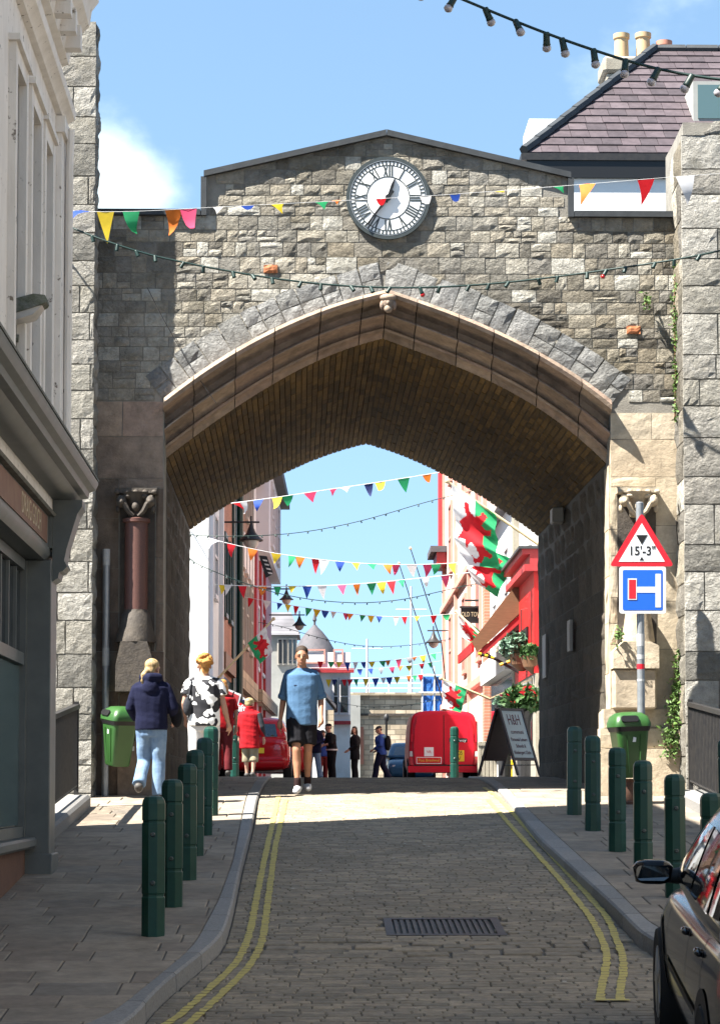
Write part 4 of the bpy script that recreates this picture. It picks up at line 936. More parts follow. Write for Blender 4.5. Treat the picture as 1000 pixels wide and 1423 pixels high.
# passage fittings
MT['grey_box'] = mat('grey_plastic', (.3, .3, .29), rough=.5)
p = PXp(779, 718, 3.44); MB().cbox((3.3, p.y - .16, p.z - .1), (3.47, p.y + .16, p.z + .12), .02).build('lamp_body', MT['grey_box'], setp(thing('bulkhead_lamp', 'grey box lamp high on the passage wall', 'lamp', p), None))
MT['notice'] = mat('faded_notice', (.45, .44, .42), (.36, .35, .34), rough=.6, scale=12, stretch=(1, 1, 8))
for px, y0, y1, w, lb in ((791, 862, 905, .35, 'small grey notice on the dark passage wall'), (757, 882, 942, .55, 'larger grey notice on the passage wall by the red shopfront')):
    a, c = PXp(px, y1, 3.44), PXp(px, y0, 3.44); t = thing('wall_notice', lb, 'notice', a)
    MB().bb((3.425, a.y - w / 2, a.z), (3.46, a.y + w / 2, c.z)).build('board', MT['grey_box'], t); MB().bb((3.42, a.y - w / 2 + .03, a.z + .03), (3.4245, a.y + w / 2 - .03, c.z - .03)).build('sheet', MT['notice'], t)
# thin stay wire over the voussoirs
w_ = MB(); w_.tube([P(205, 400, 27.93), P(228, 445, 27.92), P(262, 505, 27.9), P(300, 560, 27.86)], .0045, 5); setp(w_.build('stay_wire', MT['iron']), 'thin dark wire hanging down over the arch stones', 'wire')
# ================================================================ STREET BEYOND THE GATE
def XL(Y): return -2.45 + (Y - 45) * .0149
def XR(Y): return 4.06 + (Y - 43) * .0076
def fbox(b, fx, s, y0, y1, z0, z1, d0, d1):
    a, c = (lambda y, d: fx(y) + s * d), None
    vs = [(a(y, d), y, z) for z in (z0, z1) for y in (y0, y1) for d in (d0, d1)]
    b.add(vs, [(0, 1, 3, 2), (4, 6, 7, 5), (0, 4, 5, 1), (2, 3, 7, 6), (0, 2, 6, 4), (1, 5, 7, 3)]); return b
MT['render_white'] = mat('white_render', (.8, .8, .79), (.74, .74, .73), rough=.8, scale=1.5, bump=.1, dirt=(.6, .58, .54), dscale=.9, dlo=.58, dhi=.8)
MT['brick_red'] = brick_mat('orange_brick', (.42, .17, .1), (.34, .13, .08), (.35, .28, .22)); MT['brick_brown'] = brick_mat('brown_brick', (.27, .15, .1), (.2, .115, .08), (.25, .2, .16))
MT['greentrim'] = mat('dark_green_trim', (.012, .04, .033), rough=.4); MT['redtrim'] = mat('oxblood_paint', (.4, .035, .04), (.34, .03, .035), rough=.5, scale=4)
MT['brightred'] = mat('bright_red_paint', (.62, .012, .012), (.55, .01, .012), rough=.4, scale=3); MT['pink'] = mat('pink_render', (.78, .62, .55), (.73, .57, .5), rough=.8, scale=1.2); MT['pinktrim'] = mat('salmon_trim', (.66, .33, .27), (.6, .29, .23), rough=.6, scale=3)
MT['slate'] = stone_mat('purple_slate', [(.07, .055, .061), (.083, .065, .072), (.057, .046, .051), (.094, .075, .082), (.076, .06, .066)], bump=.2, bscale=25, grain=6, blotch=(.065, .053, .058), rough=.6, dist=.01)
MT['slate_grey'] = brick_mat('grey_slates', (.14, .135, .15), (.175, .17, .185), (.07, .07, .08), .3, .18); MT['grey_wall'] = mat('grey_render', (.36, .36, .34), (.3, .3, .28), scale=2); MT['cream'] = mat('cream_paint', (.48, .44, .38), (.43, .39, .34), rough=.7, scale=2)
MT['farstone'] = brick_mat('far_town_wall', (.66, .54, .39), (.36, .29, .2), (.3, .25, .18), .5, .24, 'XZ', .8, .02)
MT['timber'] = mat('brown_timber', (.2, .1, .05), (.16, .08, .04), rough=.6, scale=6, stretch=(1, 1, 6)); MT['lilac'] = mat('pale_grey_paint', (.62, .6, .62), rough=.6)
def wins(parent, fx, s, specs, framem, panem='glass', dep=.0):
    for y0, y1, z0, z1 in specs:
        f = MB(); t = .09
        fbox(f, fx, s, y0 - t, y0 + .02, z0 - t, z1 + t, .004 + dep, .07 + dep); fbox(f, fx, s, y1 - .02, y1 + t, z0 - t, z1 + t, .004 + dep, .07 + dep); fbox(f, fx, s, y0 + .021, y1 - .021, z1 - .02, z1 + t, .004 + dep, .065 + dep); fbox(f, fx, s, y0 + .021, y1 - .021, z0 - t, z0 + .02, .004 + dep, .09 + dep); fbox(f, fx, s, y0 + .021, y1 - .021, (z0 + z1) / 2 - .03, (z0 + z1) / 2 + .03, .03 + dep, .06 + dep)
        w = f.build('window', MT[framem], parent); fbox(MB(), fx, s, y0 + .022, y1 - .022, z0 + .021, z1 - .021, .005 + dep, .028 + dep).build('pane', MT[panem], w, world=False).matrix_parent_inverse = Matrix.Identity(4)
def house(name, label, fx, s, y0, y1, ze, m, depth=7, zr=None, roofm='slate_grey', cat='house'):
    t = thing(name, label, cat, ((fx(y0) + fx(y1)) / 2 - s * depth / 2, (y0 + y1) / 2, gz((y0 + y1) / 2)))
    fbox(MB(), fx, s, y0, y1, 1.8, ze, -depth, 0).build('wall', MT[m], t)
    if zr:
        b = MB(); a = lambda y, d, z: (fx(y) + s * d, y, z)
        b.add([a(y0, .25, ze + .002), a(y1, .25, ze + .002), a(y1, -depth / 2, zr), a(y0, -depth / 2, zr), a(y0, -depth - .2, ze + .002), a(y1, -depth - .2, ze + .002)], [(0, 1, 2, 3), (3, 2, 5, 4), (0, 3, 4), (1, 5, 2), (0, 4, 5, 1)]); b.build('roof', MT[roofm], t)
    return t
# ---- left row
h1 = house('white_house', 'white rendered house end just beyond the passage', XL, 1, 51, 55.5, 12.2, 'render_white', 7, 14)
wins(h1, XL, 1, [(52.4, 53.6, 6.6, 8.4), (52.4, 53.6, 9.8, 11.6)], 'lilac')
fbox(MB(), XL, 1, 51.05, 51.3, 2, 12.1, .003, .1).build('pilaster', MT['lilac'], h1); fbox(MB(), XL, 1, 55.1, 55.45, 2, 12.1, .003, .1).build('pilaster', MT['lilac'], h1)
h2 = house('brick_house', 'orange brick house with dark green drainpipe', XL, 1, 55.51, 63.9, 13.0, 'brick_red', 7, 15)
wins(h2, XL, 1, [(56.8, 57.8, z, z + 1.9) for z in (6.5, 9.7)] + [(59.2, 60.2, z, z + 1.9) for z in (6.5, 9.7)], 'greentrim')
b = MB(); b.tube([(XL(62) + .16, 62, 2.5), (XL(62) + .16, 62, 12.8)], .09, 8); b.build('drainpipe', MT['greentrim'], h2)
fbox(MB(), XL, 1, 60.9, 63.8, 2.4, 12.9, .003, .06).build('green_bay', MT['greentrim'], h2)
b = MB(); fbox(b, XL, 1, 55.6, 60.6, 5.1, 5.5, .003, .14); sf = b.build('shop_fascia', MT['timber'], h2); fbox(MB(), XL, 1, 56, 60.3, 2.9, 4.95, .003, .05).build('shop_window', MT['glass'], h2)
h3 = house('brick_house', 'brown brick house with pale lintel strips', XL, 1, 63.91, 74.4, 13.0, 'brick_brown', 7, 16)
wins(h3, XL, 1, [(y, y + 1.3, z, z + 1.9) for y in (65.2, 68.4, 71.6) for z in (6.4, 10.2)], 'cream')
for k in range(5): fbox(MB(), XL, 1, 64.6 + k * 1.9, 65.6 + k * 1.9, 8.55, 9.55, .003, .08).build('lintel_panel', MT['render_white'], h3)
fbox(MB(), XL, 1, 64, 74.3, 5.0, 5.5, .003, .16).build('shop_fascia', MT['farstone'], h3); fbox(MB(), XL, 1, 64.5, 73.8, 2.9, 4.85, .003, .04).build('shop_window', MT['glass'], h3)
h4 = house('painted_house', 'white house with oxblood red pilasters and a dark eaved oriel', XL, 1, 74.41, 90, 12.2, 'render_white', 7, 15.5)
for y, w in ((74.6, 1.2), (78.6, .8), (82.5, 5.6)): fbox(MB(), XL, 1, y, y + w, 2.4, 9.9, .003, .1).build('pilaster', MT['redtrim'], h4)
wins(h4, XL, 1, [(76.4, 78.0, z, z + 2) for z in (6.2,)] + [(80.4, 82.6, 6.2, 8.2)], 'lilac')
fbox(MB(), XL, 1, 76.3, 89, 10.0, 12.9, .003, .42).build('oriel', MT['lilac'], h4)
wins(h4, XL, 1, [(78, 79.6, 10.4, 12.4), (81, 82.6, 10.4, 12.4), (84, 85.6, 10.4, 12.4)], 'lilac', dep=.42)
fbox(MB(), XL, 1, 76, 89.4, 12.905, 13.25, -.3, .75).build('oriel_roof', MT['roof_dark'], h4)
fbox(MB(), XL, 1, 74.5, 89.9, 5.0, 5.4, .003, .3).build('shop_fascia', MT['farstone'], h4)
ch = fbox(MB(), XL, 1, 79, 80.5, 14, 17.5, -4.2, -3.0); ch.build('chimney', MT['brick_red'], h4)
# projecting oval sign and poster rack on the left row
so_ = thing('oval_sign', 'dark blue oval shop sign with red streak and white script', 'sign', P(334, 985, 50.5)); so_c = P(334, 984, 50.5)
MT['navy'] = mat('navy_enamel', (.01, .015, .06), rough=.35)
b = MB(); b.lathe([(.02, 0), (.26, 0), (.26, -.05), (.02, -.05)], (0, 0, 0), 24, Mf); b.v = [(v[0] * 1.05 + so_c.x, v[1] + so_c.y, v[2] * .72 + so_c.z) for v in b.v]; b.build('board', MT['navy'], so_)
b = MB(); b.prism([(-.12, .02), (.0, .12), (.14, .1), (.08, .02), (.16, -.06), (0, -.02)], so_c.y - .006, so_c.y - .001, lambda u, v, d: (u + so_c.x, d, v + so_c.z)); b.build('streak', MT['brightred'], so_)
text_obj('Gifts', .2, frame(so_c + Vector((0, -.009, -.01)), (1, 0, 0), (0, 0, 1)), MT['sign_white'], 'lettering', so_, .001, bold=.004)
MB().bb((XL(50.5) - .5, so_c.y + .01, so_c.z + .15), (so_c.x, so_c.y + .04, so_c.z + .19)).build('bracket', MT['iron'], so_)
pr = thing('poster_rack', 'sloping rack of framed pictures outside the brick house', 'rack', (XL(52) + .1, 49.8, gz(50)))
for k in range(3):
    a = P(306 + k * 9, 962 + k * 4, 49.8); b = MB(); b.prism([(-.07, -.15), (.1, -.2), (.17, .08), (0, .14)], 0, .03, lambda u, v, d, a=a: (a.x + u, a.y + d, a.z + v)); f = b.build('picture', MT['lilac'], pr); b = MB(); b.prism([(-.03, -.11), (.08, -.15), (.13, .05), (.02, .1)], -.006, -.001, lambda u, v, d, a=a: (a.x + u, a.y + d, a.z + v)); b.build('print', MT['redtrim'], f, world=False)
b = MB(); b.tube([P(296, 950, 49.85), P(346, 982, 49.85)], .025, 6); b.tube([P(300, 960, 49.85), (P(300, 960, 49.85).x, 49.85, 2.46)], .02, 6); b.build('frame', MT['iron'], pr)
# ---- unseen terrace added beyond the right pavement to bounce warm light into the shade
XN = lambda Y: 6.6
tn = house('bounce_terrace', 'unseen cream terrace added opposite the grey shop as a bounce surface', XN, -1, -8, 21, 10.5, 'cream', 8, 13.5)
wins(tn, XN, -1, [(y, y + 1.1, z, z + 1.8) for y in (-5, -1.5, 2, 5.5, 9, 12.5, 16, 19) for z in (4.6, 7.6)], 'white'); wins(tn, XN, -1, [(y, y + 2.2, 1.6, 3.4) for y in (1, 6, 11, 16)], 'timber')
# ---- far end
gb_ = thing('grey_house', 'grey rendered house with slate roof and paired sash windows', 'house', (-1.3, 103, 2.4))
MB().bb((-4.5, 100, 2), (P(413, 0, 100).x, 103.5, P(0, 882, 100).z)).build('wall', MT['grey_wall'], gb_)
z8 = P(0, 882, 100).z; x8 = P(415, 0, 100).x
b = MB().add([(-4.7, 99.8, z8), (x8 + .1, 99.8, z8), (x8 - .3, 101.7, z8 + 1.1), (-4.7, 101.7, z8 + 1.1), (x8 + .1, 103.6, z8), (-4.7, 103.6, z8)], [(0, 1, 2, 3), (1, 4, 2), (2, 4, 5, 3), (0, 3, 5), (0, 5, 4, 1)]); b.build('roof', MT['slate_grey'], gb_)
for px0, px1 in ((387, 398), (401, 411)):
    a, c = P(px0, 922, 99.95), P(px1, 889, 99.95); f = MB().bb((a.x - .06, 99.9, a.z - .06), (c.x + .06, 99.99, c.z + .06)).build('window', MT['cream'], gb_); MB().bb((a.x, 99.88, a.z), ((a.x + c.x) / 2 - .03, 99.895, c.z)).bb(((a.x + c.x) / 2 + .03, 99.88, a.z), (c.x, 99.895, c.z)).build('pane', MT['glass'], f, world=False)
wb = thing('domed_house', 'white house with slate dome and dark red trim lines', 'house', (.5, 107, 2.4))
xa, xb = P(411, 0, 104).x, P(487, 0, 104).x; zt2 = P(0, 906, 104).z
MB().bb((xa, 104, 2), (xb, 107, zt2)).build('wall', MT['render_white'], wb)
dc_ = P(437, 900, 106); zz = P(0, 906, 104).z
MB().lathe([(.95, zz), (.95, zz + .1), (.86, zz + .3), (.62, zz + .72), (.36, zz + 1.05), (.15, zz + 1.25), (.08, zz + 1.35)], (dc_.x, 106, 0), 20).build('dome', MT['roof_dark'], wb, smooth=True)
MB().lathe([(.05, zz + 1.3), (.05, zz + 1.5), (.1, zz + 1.58), (.02, zz + 1.9)], (dc_.x, 106, 0), 8).build('finial', MT['roof_dark'], wb)
def fr2(px0, py0, px1, py1, Y, m, t=.07):
    a, c = P(px0, py1, Y), P(px1, py0, Y); b = MB(); b.bb((a.x, Y - .05, a.z), (a.x + t, Y - .002, c.z)); b.bb((c.x - t, Y - .05, a.z), (c.x, Y - .002, c.z)); b.bb((a.x + t, Y - .05, c.z - t), (c.x - t, Y - .002, c.z)); b.bb((a.x + t, Y - .05, a.z), (c.x - t, Y - .002, a.z + t)); return b.build('panel_moulding', MT[m], wb)
fr2(418, 902, 452, 922, 104, 'pinktrim'); fr2(463, 902, 477, 922, 104, 'pinktrim')
a, c = P(432, 935, 104), P(487, 929, 104); MB().bb((a.x, 103.7, a.z), (c.x + .15, 103.998, c.z)).build('cornice', MT['redtrim'], wb)
a, c = P(463, 1007, 104), P(484, 1002, 104); MB().bb((a.x, 103.75, a.z), (c.x + .1, 103.998, c.z)).build('cornice', MT['redtrim'], wb)
for px0, px1 in ((464, 469), (473, 483)):
    a, c = P(px0, 990, 103.9), P(px1, 945, 103.9); f = MB().bb((a.x - .08, 103.85, a.z - .1), (c.x + .08, 103.99, c.z + .08)).build('window', MT['lilac'], wb); MB().bb((a.x, 103.82, a.z), (c.x, 103.845, a.z + (c.z - a.z) * .48)).bb((a.x, 103.82, a.z + (c.z - a.z) * .52), (c.x, 103.845, c.z)).build('pane', MT['glass'], f, world=False)
gw = thing('white_gable', 'low white gabled outbuilding before the domed house', 'outbuilding', (.2, 98, 2.4))
a, c = P(434, 1080, 97), P(452, 960, 97); b = MB(); b.prism([(a.x - .6, 2.2), (c.x, 2.2), (c.x, c.z - .3), (c.x - .5, c.z + .35), (a.x - .6, c.z + .35)], 97, 101, fXZ); b.build('wall', MT['render_white'], gw)
b = MB(); q0, q1 = P(448, 962, 97), P(467, 985, 97); b.prism([(q0.x, q0.z), (q1.x, q1.z), (q1.x, q1.z + .14), (q0.x, q0.z + .16)], 96.9, 101, fXZ); b.build('roof', MT['roof_dark'], gw); MB().bb((c.x + .002, 97.05, 2.2), (q1.x - .1, 100.9, q1.z - .05)).build('side_wall', MT['farstone'], gw)
ew = thing('end_wall', 'pale stone town wall closing the far end of the street', 'wall', (3, 113, 2.4))
xa, xb = P(486, 0, 112).x, 9.0; zt3 = P(0, 966, 112).z; zs3 = P(0, 993, 112).z
MB().bb((xa, 112.0, 1.8), (xb, 114, zt3)).build('wall', MT['farstone'], ew); MB().bb((xa - .05, 111.8, zt3 + .002), (xb, 114.1, P(0, 962, 112).z)).build('coping', MT['farstone'], ew); MB().bb((xa, 111.88, zs3 - .05), (xb, 111.997, zs3 + .06)).build('string_course', MT['dark_sand'], ew)
MB().bb((xa - .02, 111.7, 1.8), (xa + .5, 111.998, zt3)).build('buttress', MT['grey_wall'], ew)
MT['brickarch'] = mat('brick_surround', (.5, .22, .15), (.42, .18, .12), scale=5)
ac = P(580, 1045, 111.9); b = MB(); prof = [(-.55, -1.2)] + [(-.55 * math.cos(R(t)), .55 * math.sin(R(t)) + .35) for t in range(0, 181, 15)] + [(.55, -1.2)]; b.prism([(ac.x + u, ac.z + v) for u, v in prof], 111.86, 111.998, fXZ); wd = b.build('arched_window', MT['brickarch'], ew); b = MB(); b.prism([(ac.x + u * .68, ac.z + v * .85) for u, v in prof], 111.83, 111.855, fXZ); b.build('pane', MT['glass'], wd, world=False)
a, c = P(497, 1062, 112), P(505, 1010, 112); MB().bb((a.x, 111.9, a.z), (c.x, 111.997, c.z)).build('brick_panel', MT['brickarch'], ew)
lpole = thing('lamp_post', 'slender dark lamp post with a ball top before the end wall', 'lamp post', (P(536, 0, 110).x, 110, gz(110))); MB().lathe([(.06, 2.35), (.05, P(0, 1003, 110).z), (.13, P(0, 1000, 110).z + .02), (.13, P(0, 998, 110).z + .1), (.03, P(0, 996, 110).z + .15)], (P(536, 0, 110).x, 110, 0), 10).build('post', MT['iron'], lpole, smooth=True)
rl = thing('white_railing', 'thin white railing along the top of the end wall', 'railing', (3, 113.2, P(0, 962, 112).z))
for py in (942, 949, 956): z = P(0, py, 113.2).z; MB().tube([(xa - .2, 113.2, z), (9, 113.2, z)], .018, 5).build('rail', MT['white'], rl)
for k in range(9): x = xa + k * .95; MB().tube([(x, 113.2, P(0, 962, 112).z - .05), (x, 113.2, P(0, 941, 113.2).z)], .022, 5).build('post', MT['white'], rl)
for px, py, lb in ((571, 815, 'tall white flagpole with yardarm beyond the end wall'), (510, 888, 'shorter white mast beyond the end wall')):
    p = P(px, py, 122); t = thing('flagpole', lb, 'flagpole', (p.x, 122, 2)); MB().lathe([(.1, 2), (.08, 6), (.05, p.z)], (p.x, 122, 0), 8).build('mast', MT['white'], t, smooth=True); zq = p.z - (1.2 if px > 550 else .5); MB().tube([(p.x - .8, 122, zq), (p.x + .8, 122, zq)], .025, 6).build('yard', MT['white'], t)
# scaffold wrapped in blue sheet
sf_ = thing('scaffold', 'scaffold tower hung with bright blue sheeting', 'scaffold', (P(598, 0, 98).x, 98, gz(98))); MT['bluesheet'] = mat('blue_sheeting', (.05, .2, .62), (.04, .15, .5), rough=.5, scale=3, bump=.4, bscale=6, dist=.1)
x0, x1 = P(585, 0, 98).x, P(618, 0, 98).x
for x in (x0, (x0 + x1) / 2, x1): MB().tube([(x, 98, 2.3), (x, 98, P(0, 925, 98).z)], .035, 6).build('standard', MT['white'], sf_)
for py in (938, 962, 993): z = P(0, py, 98).z; MB().tube([(x0 - .15, 97.95, z), (x1 + .15, 97.95, z)], .03, 6).build('ledger', MT['white'], sf_)
for p0, p1 in ((940, 961), (966, 992)):
    b = MB(); vs = []; n = 8
    for j in range(3):
        for i in range(n + 1): vs.append((x0 + (x1 - x0) * i / n, 98.05 + .05 * math.sin(i * 2.1 + j), P(0, p1, 98).z + (P(0, p0, 98).z - P(0, p1, 98).z) * j / 2))
    b.add(vs, [(j * (n + 1) + i, j * (n + 1) + i + 1, (j + 1) * (n + 1) + i + 1, (j + 1) * (n + 1) + i) for j in range(2) for i in range(n)]); b.build('sheet', MT['bluesheet'], sf_, smooth='all')
# ---- right row: tall house with the purple slate hip behind the gate
YH = 40.0; e0 = P(727, 213, YH); rt0 = P(908, 70, 44.2)
hr = thing('slate_roof_house', 'tall white house with purple slate hipped roof behind the gate', 'house', (7.5, 44, gz(44)))
fbox(MB(), XR, -1, 40.0, 47, 1.8, e0.z - .16, -9, 0).build('wall', MT['render_white'], hr)
MB().bb((e0.x + .05, 39.93, e0.z - .44), (13, 39.995, e0.z - .141)).build('fascia_board', MT['black'], hr)
MB().bb((e0.x - .05, YH - .1, e0.z - .14), (13, YH + .02, e0.z - .02)).bb((e0.x - .05, YH + .02, e0.z - .14), (e0.x + .05, 48, e0.z - .02)).build('gutter', MT['iron'], hr)
b = MB(); A, B_, C_, D_ = Vector((e0.x, YH, e0.z)), Vector((13.5, YH, e0.z)), Vector((13.5, rt0.y, rt0.z)), rt0
b.add([A - Vector((0, 0, .03)), B_ - Vector((0, 0, .03)), C_ - Vector((0, 0, .03)), D_ - Vector((0, 0, .03)), (e0.x, 48.4, e0.z - .03), (13.5, 48.4, e0.z - .03)], [(0, 1, 2, 3), (0, 3, 4), (3, 2, 5, 4), (1, 5, 2)]); b.build('roof_deck', MT['roof_dark'], hr)
nr = 15; sl_ = (D_.y - A.y, D_.z - A.z)
for k in range(nr):
    t0, t1 = k / nr, (k + 1.12) / nr; x = A.x + rnd.random() * .3 - .3; 
    while x < 9.3:
        w = rnd.uniform(.3, .36); l0, l1 = A.x + (D_.x - A.x) * t0, A.x + (D_.x - A.x) * min(t1, 1)
        q = [max(x, l0), max(x + w - .008, l0), max(x + w - .008, l1), max(x, l1)]
        if q[1] - q[0] > .01 or q[2] - q[3] > .01:
            up = rnd.uniform(0, .008); pt = lambda xx, t, o: (xx, A.y + sl_[0] * min(t, 1) - o * .6, A.z + sl_[1] * min(t, 1) + o)
            b = MB(); b.add([pt(q[0], t0, .022 + up), pt(q[1], t0, .022 + up), pt(q[2], t1, .004), pt(q[3], t1, .004), pt(q[0], t0, .006), pt(q[1], t0, .006)], [(0, 1, 2, 3), (4, 5, 1, 0), (0, 3, 4), (1, 5, 2)]); b.build('slate', MT['slate'], hr)
        x += w
for k in range(11):
    a, c = A.lerp(D_, k / 11), A.lerp(D_, (k + 1.06) / 11); b = MB(); b.tube([a + Vector((0, -.03, .05)), c + Vector((0, -.03, .035))], .085, 6); b.build('hip_tile', MT['lead'], hr)
for k in range(7): b = MB(); b.tube([D_ + Vector((k * .62, 0, .03)), D_ + Vector((k * .62 + .6, 0, .03))], .085, 6); b.build('ridge_tile', MT['lead'], hr)
a = P(996, 160, 41.6); b = MB(); b.bb((a.x - .5, 41.2, a.z - .25), (a.x + .6, 42.6, a.z + .5)); b.build('skylight', MT['grey_wall'], hr); MB().bb((a.x - .42, 41.18, a.z - .18), (a.x + .55, 41.197, a.z + .43)).build('skylight_pane', MT['glass_teal'], hr)
a, c = P(735, 210, 49.5), P(770, 165, 49.5); MB().bb((a.x, 49.5, a.z - 3), (c.x + .3, 51, c.z)).build('white_chimney', MT['render_white'], hr)
MT['pot'] = mat('buff_chimney_pot', (.55, .38, .2), (.5, .35, .2), scale=8); MT['stack'] = mat('weathered_stack', (.33, .3, .24), (.26, .23, .18), scale=5, bump=.3)
for px, pyt, pyb, lb in ((863, 48, 84, 'pot'), (893, 47, 80, 'pot'), (922, 58, 70, 'redpot')):
    a, c = P(px, pyb, 50), P(px, pyt, 50); rr_ = .16; b = MB(); b.lathe([(rr_ * .95, a.z - .5), (rr_, a.z), (rr_ * .92, c.z - .12), (rr_ * 1.1, c.z - .1), (rr_ * 1.12, c.z), (rr_ * .8, c.z)], (a.x, 50, 0), 14); b.build('chimney_pot', MT['pot'] if lb == 'pot' else MT['brickarch'], hr, smooth=True)
a, c = P(852, 106, 50), P(935, 87, 50); MB().cbox((a.x - .2, 49.6, a.z - 3), (c.x + .3, 50.5, a.z - .05), .03).cbox((a.x - .28, 49.52, a.z - .05), (c.x + .35, 50.58, c.z), .06).build('chimney_stack', MT['stack'], hr)
wins(hr, XR, -1, [(44.2, 45.4, 6.95, 8.2)], 'white', 'lilac')
# red shop front under it
b = MB(); fbox(b, XR, -1, 42.4, 46.9, 4.35, 6.2, .003, .12); b.build('shop_front', MT['brightred'], hr); fbox(MB(), XR, -1, 42.4, 46.9, 2.4, 4.349, .003, .1).build('shop_base', MT['stack'], hr)
b = MB(); fbox(b, XR, -1, 42.3, 46.95, 6.2, 6.32, .003, .3); fbox(b, XR, -1, 42.3, 46.95, 6.321, 6.5, .003, .2); fbox(b, XR, -1, 42.3, 46.95, 6.501, 6.6, .003, .34); b.build('shop_cornice', MT['redtrim'], hr); fbox(MB(), XR, -1, 42.25, 47, 6.601, 6.65, .003, .4).build('flashing', MT['lead'], hr)
fbox(MB(), XR, -1, 43, 46, 2.9, 4.3, .103, .12).build('shop_window', MT['glass'], hr); fbox(MB(), XR, -1, 43.6, 45.6, 5.1, 5.28, .123, .16).build('vent', MT['black'], hr)
hw = house('white_house', 'white rendered house with grey slates behind the big dragon flag', XR, -1, 47.01, 56.9, 8.3, 'render_white', 7, 12.3, 'slate_grey')
wins(hw, XR, -1, [(49.5, 50.7, 5.6, 7.4), (53.2, 54.4, 5.6, 7.4)], 'lilac'); fbox(MB(), XR, -1, 47.2, 47.7, 2.4, 8.2, .003, .12).build('quoin_strip', MT['stack'], hw); fbox(MB(), XR, -1, 56.2, 56.85, 2.4, 8.2, .003, .14).build('quoin_strip', MT['brick_red'], hw)
fbox(MB(), XR, -1, 48, 56, 4.7, 5.2, .003, .25).build('shop_fascia', MT['white'], hw); fbox(MB(), XR, -1, 48.5, 55.5, 2.9, 4.65, .003, .06).build('shop_window', MT['glass'], hw)
hp = house('pink_house', 'tall pink rendered house with red corner strips and moulded cornice', XR, -1, 56.91, 80, 14.6, 'pink', 7, 16.3)
for y in (57.1, 64, 71, 78.9): fbox(MB(), XR, -1, y, y + .4, 2.4, 14.4, .003, .1).build('corner_strip', MT['pinktrim'], hp)
for z in (4.9, 8.2): fbox(MB(), XR, -1, 57, 79.95, z, z + .18, .003, .14).build('band', MT['pinktrim'], hp)
fbox(MB(), XR, -1, 77.5, 80.4, 10.1, 10.3, .003, .55).build('moulded_cornice', MT['roof_dark'], hp); fbox(MB(), XR, -1, 77.6, 80.3, 9.7, 10.099, .003, .35).build('moulded_cornice', MT['redtrim'], hp)
b = MB()
for y in (79.0, 79.35, 79.7): b.tube([(XR(y) - .12, y, 10.35), (XR(y) - .12, y, 14.5)], .09, 6)
setp(b.build('red_pipes', MT['redtrim'], hp), kind='stuff')
wins(hp, XR, -1, [(y, y + 1.5, z, z + 2.1) for y in (59.5, 66.2, 74) for z in (5.6, 9.2, 12.1)], 'pinktrim')
fbox(MB(), XR, -1, 58.2, 78.5, 2.8, 4.6, .003, .08).build('shop_front', MT['pink'], hp)
# black hanging sign with gilt letters
p = P(655, 854, 60); hs_ = thing('hanging_sign', 'black hanging sign with gold capitals on the pink house', 'sign', p); a, c = P(640, 863, 60), P(673, 845, 60)
MB().bb((a.x, 60, a.z), (c.x, 60.06, c.z)).build('board', MT['black'], hs_); MB().bb((a.x - .03, 59.97, c.z), (c.x + .03, 60.09, c.z + .05)).bb((a.x - .03, 59.97, a.z - .05), (c.x + .03, 60.09, a.z)).build('frame', MT['iron'], hs_); MB().tube([(a.x + .1, 60.03, c.z + .2), (XR(60), 60.03, c.z + .2)], .03, 6).build('arm', MT['iron'], hs_)
text_obj('OLD TOWN', .17, frame(((a.x + c.x) / 2, 59.994, (a.z + c.z) / 2), (1, 0, 0), (0, 0, 1)), MT['gilt'], 'lettering', hs_, .002, sx=.62)
# awning with timber soffit
aw = thing('shop_awning', 'sloping brown awning with red valance beside the red shopfront', 'awning', (3.6, 47.5, 5))
t_, l_ = P(724, 808, 46.5), P(656, 898, 46.5)
b = MB(); vs = [(t_.x, 45.9, t_.z), (l_.x, 45.9, l_.z), (l_.x, 50.5, l_.z), (t_.x, 50.5, t_.z)]; up = Vector((.18, 0, .14))
b.add(vs + [tuple(Vector(v) + up) for v in vs], [(0, 1, 2, 3), (7, 6, 5, 4), (0, 4, 5, 1), (1, 5, 6, 2), (2, 6, 7, 3), (3, 7, 4, 0)]); b.build('canopy', MT['timber'], aw)
def pz(pts, y0, y1): b = MB(); b.prism([(P(u, v, y0).x, P(u, v, y0).z) for u, v in pts], y0, y1, fXZ); return b
pz([(723, 804), (655, 892), (663, 906), (737, 838)], 45.82, 45.89).build('end_board', MT['timber'], aw); pz([(663.5, 906.5), (668, 914), (738, 851), (737.5, 839)], 45.84, 45.88).build('valance', MT['redtrim'], aw)
b = MB(); b.bb((l_.x - .05, 45.9, l_.z - .14), (l_.x - .005, 50.5, l_.z + .05)); b.build('front_valance', MT['brightred'], aw)
MB().tube([(l_.x + .08, 45.95, l_.z - .08), (t_.x + .1, 45.95, t_.z - .95)], .03, 6).build('stay', MT['iron'], aw)
MB().tube([P(668, 905, 46), P(722, 935, 46)], .03, 6).build('arm', MT['iron'], aw)
MT['hazard'] = mat('yellow_tape', (.7, .5, .02), rough=.5)
for p0, p1, lb in ((P(664, 908, 45.8), P(690, 916, 45.8), 'yellow and black hazard pole under the awning edge'), (P(694, 924, 45.4), P(722, 914, 45.4), 'yellow and black hazard pole beside the hanging basket')):
    t = thing('hazard_pole', lb, 'pole', p0)
    for k in range(6): MB().tube([p0.lerp(p1, k / 6), p0.lerp(p1, (k + .98) / 6)], .035, 6).build('band', MT['hazard'] if k % 2 == 0 else MT['black'], t)
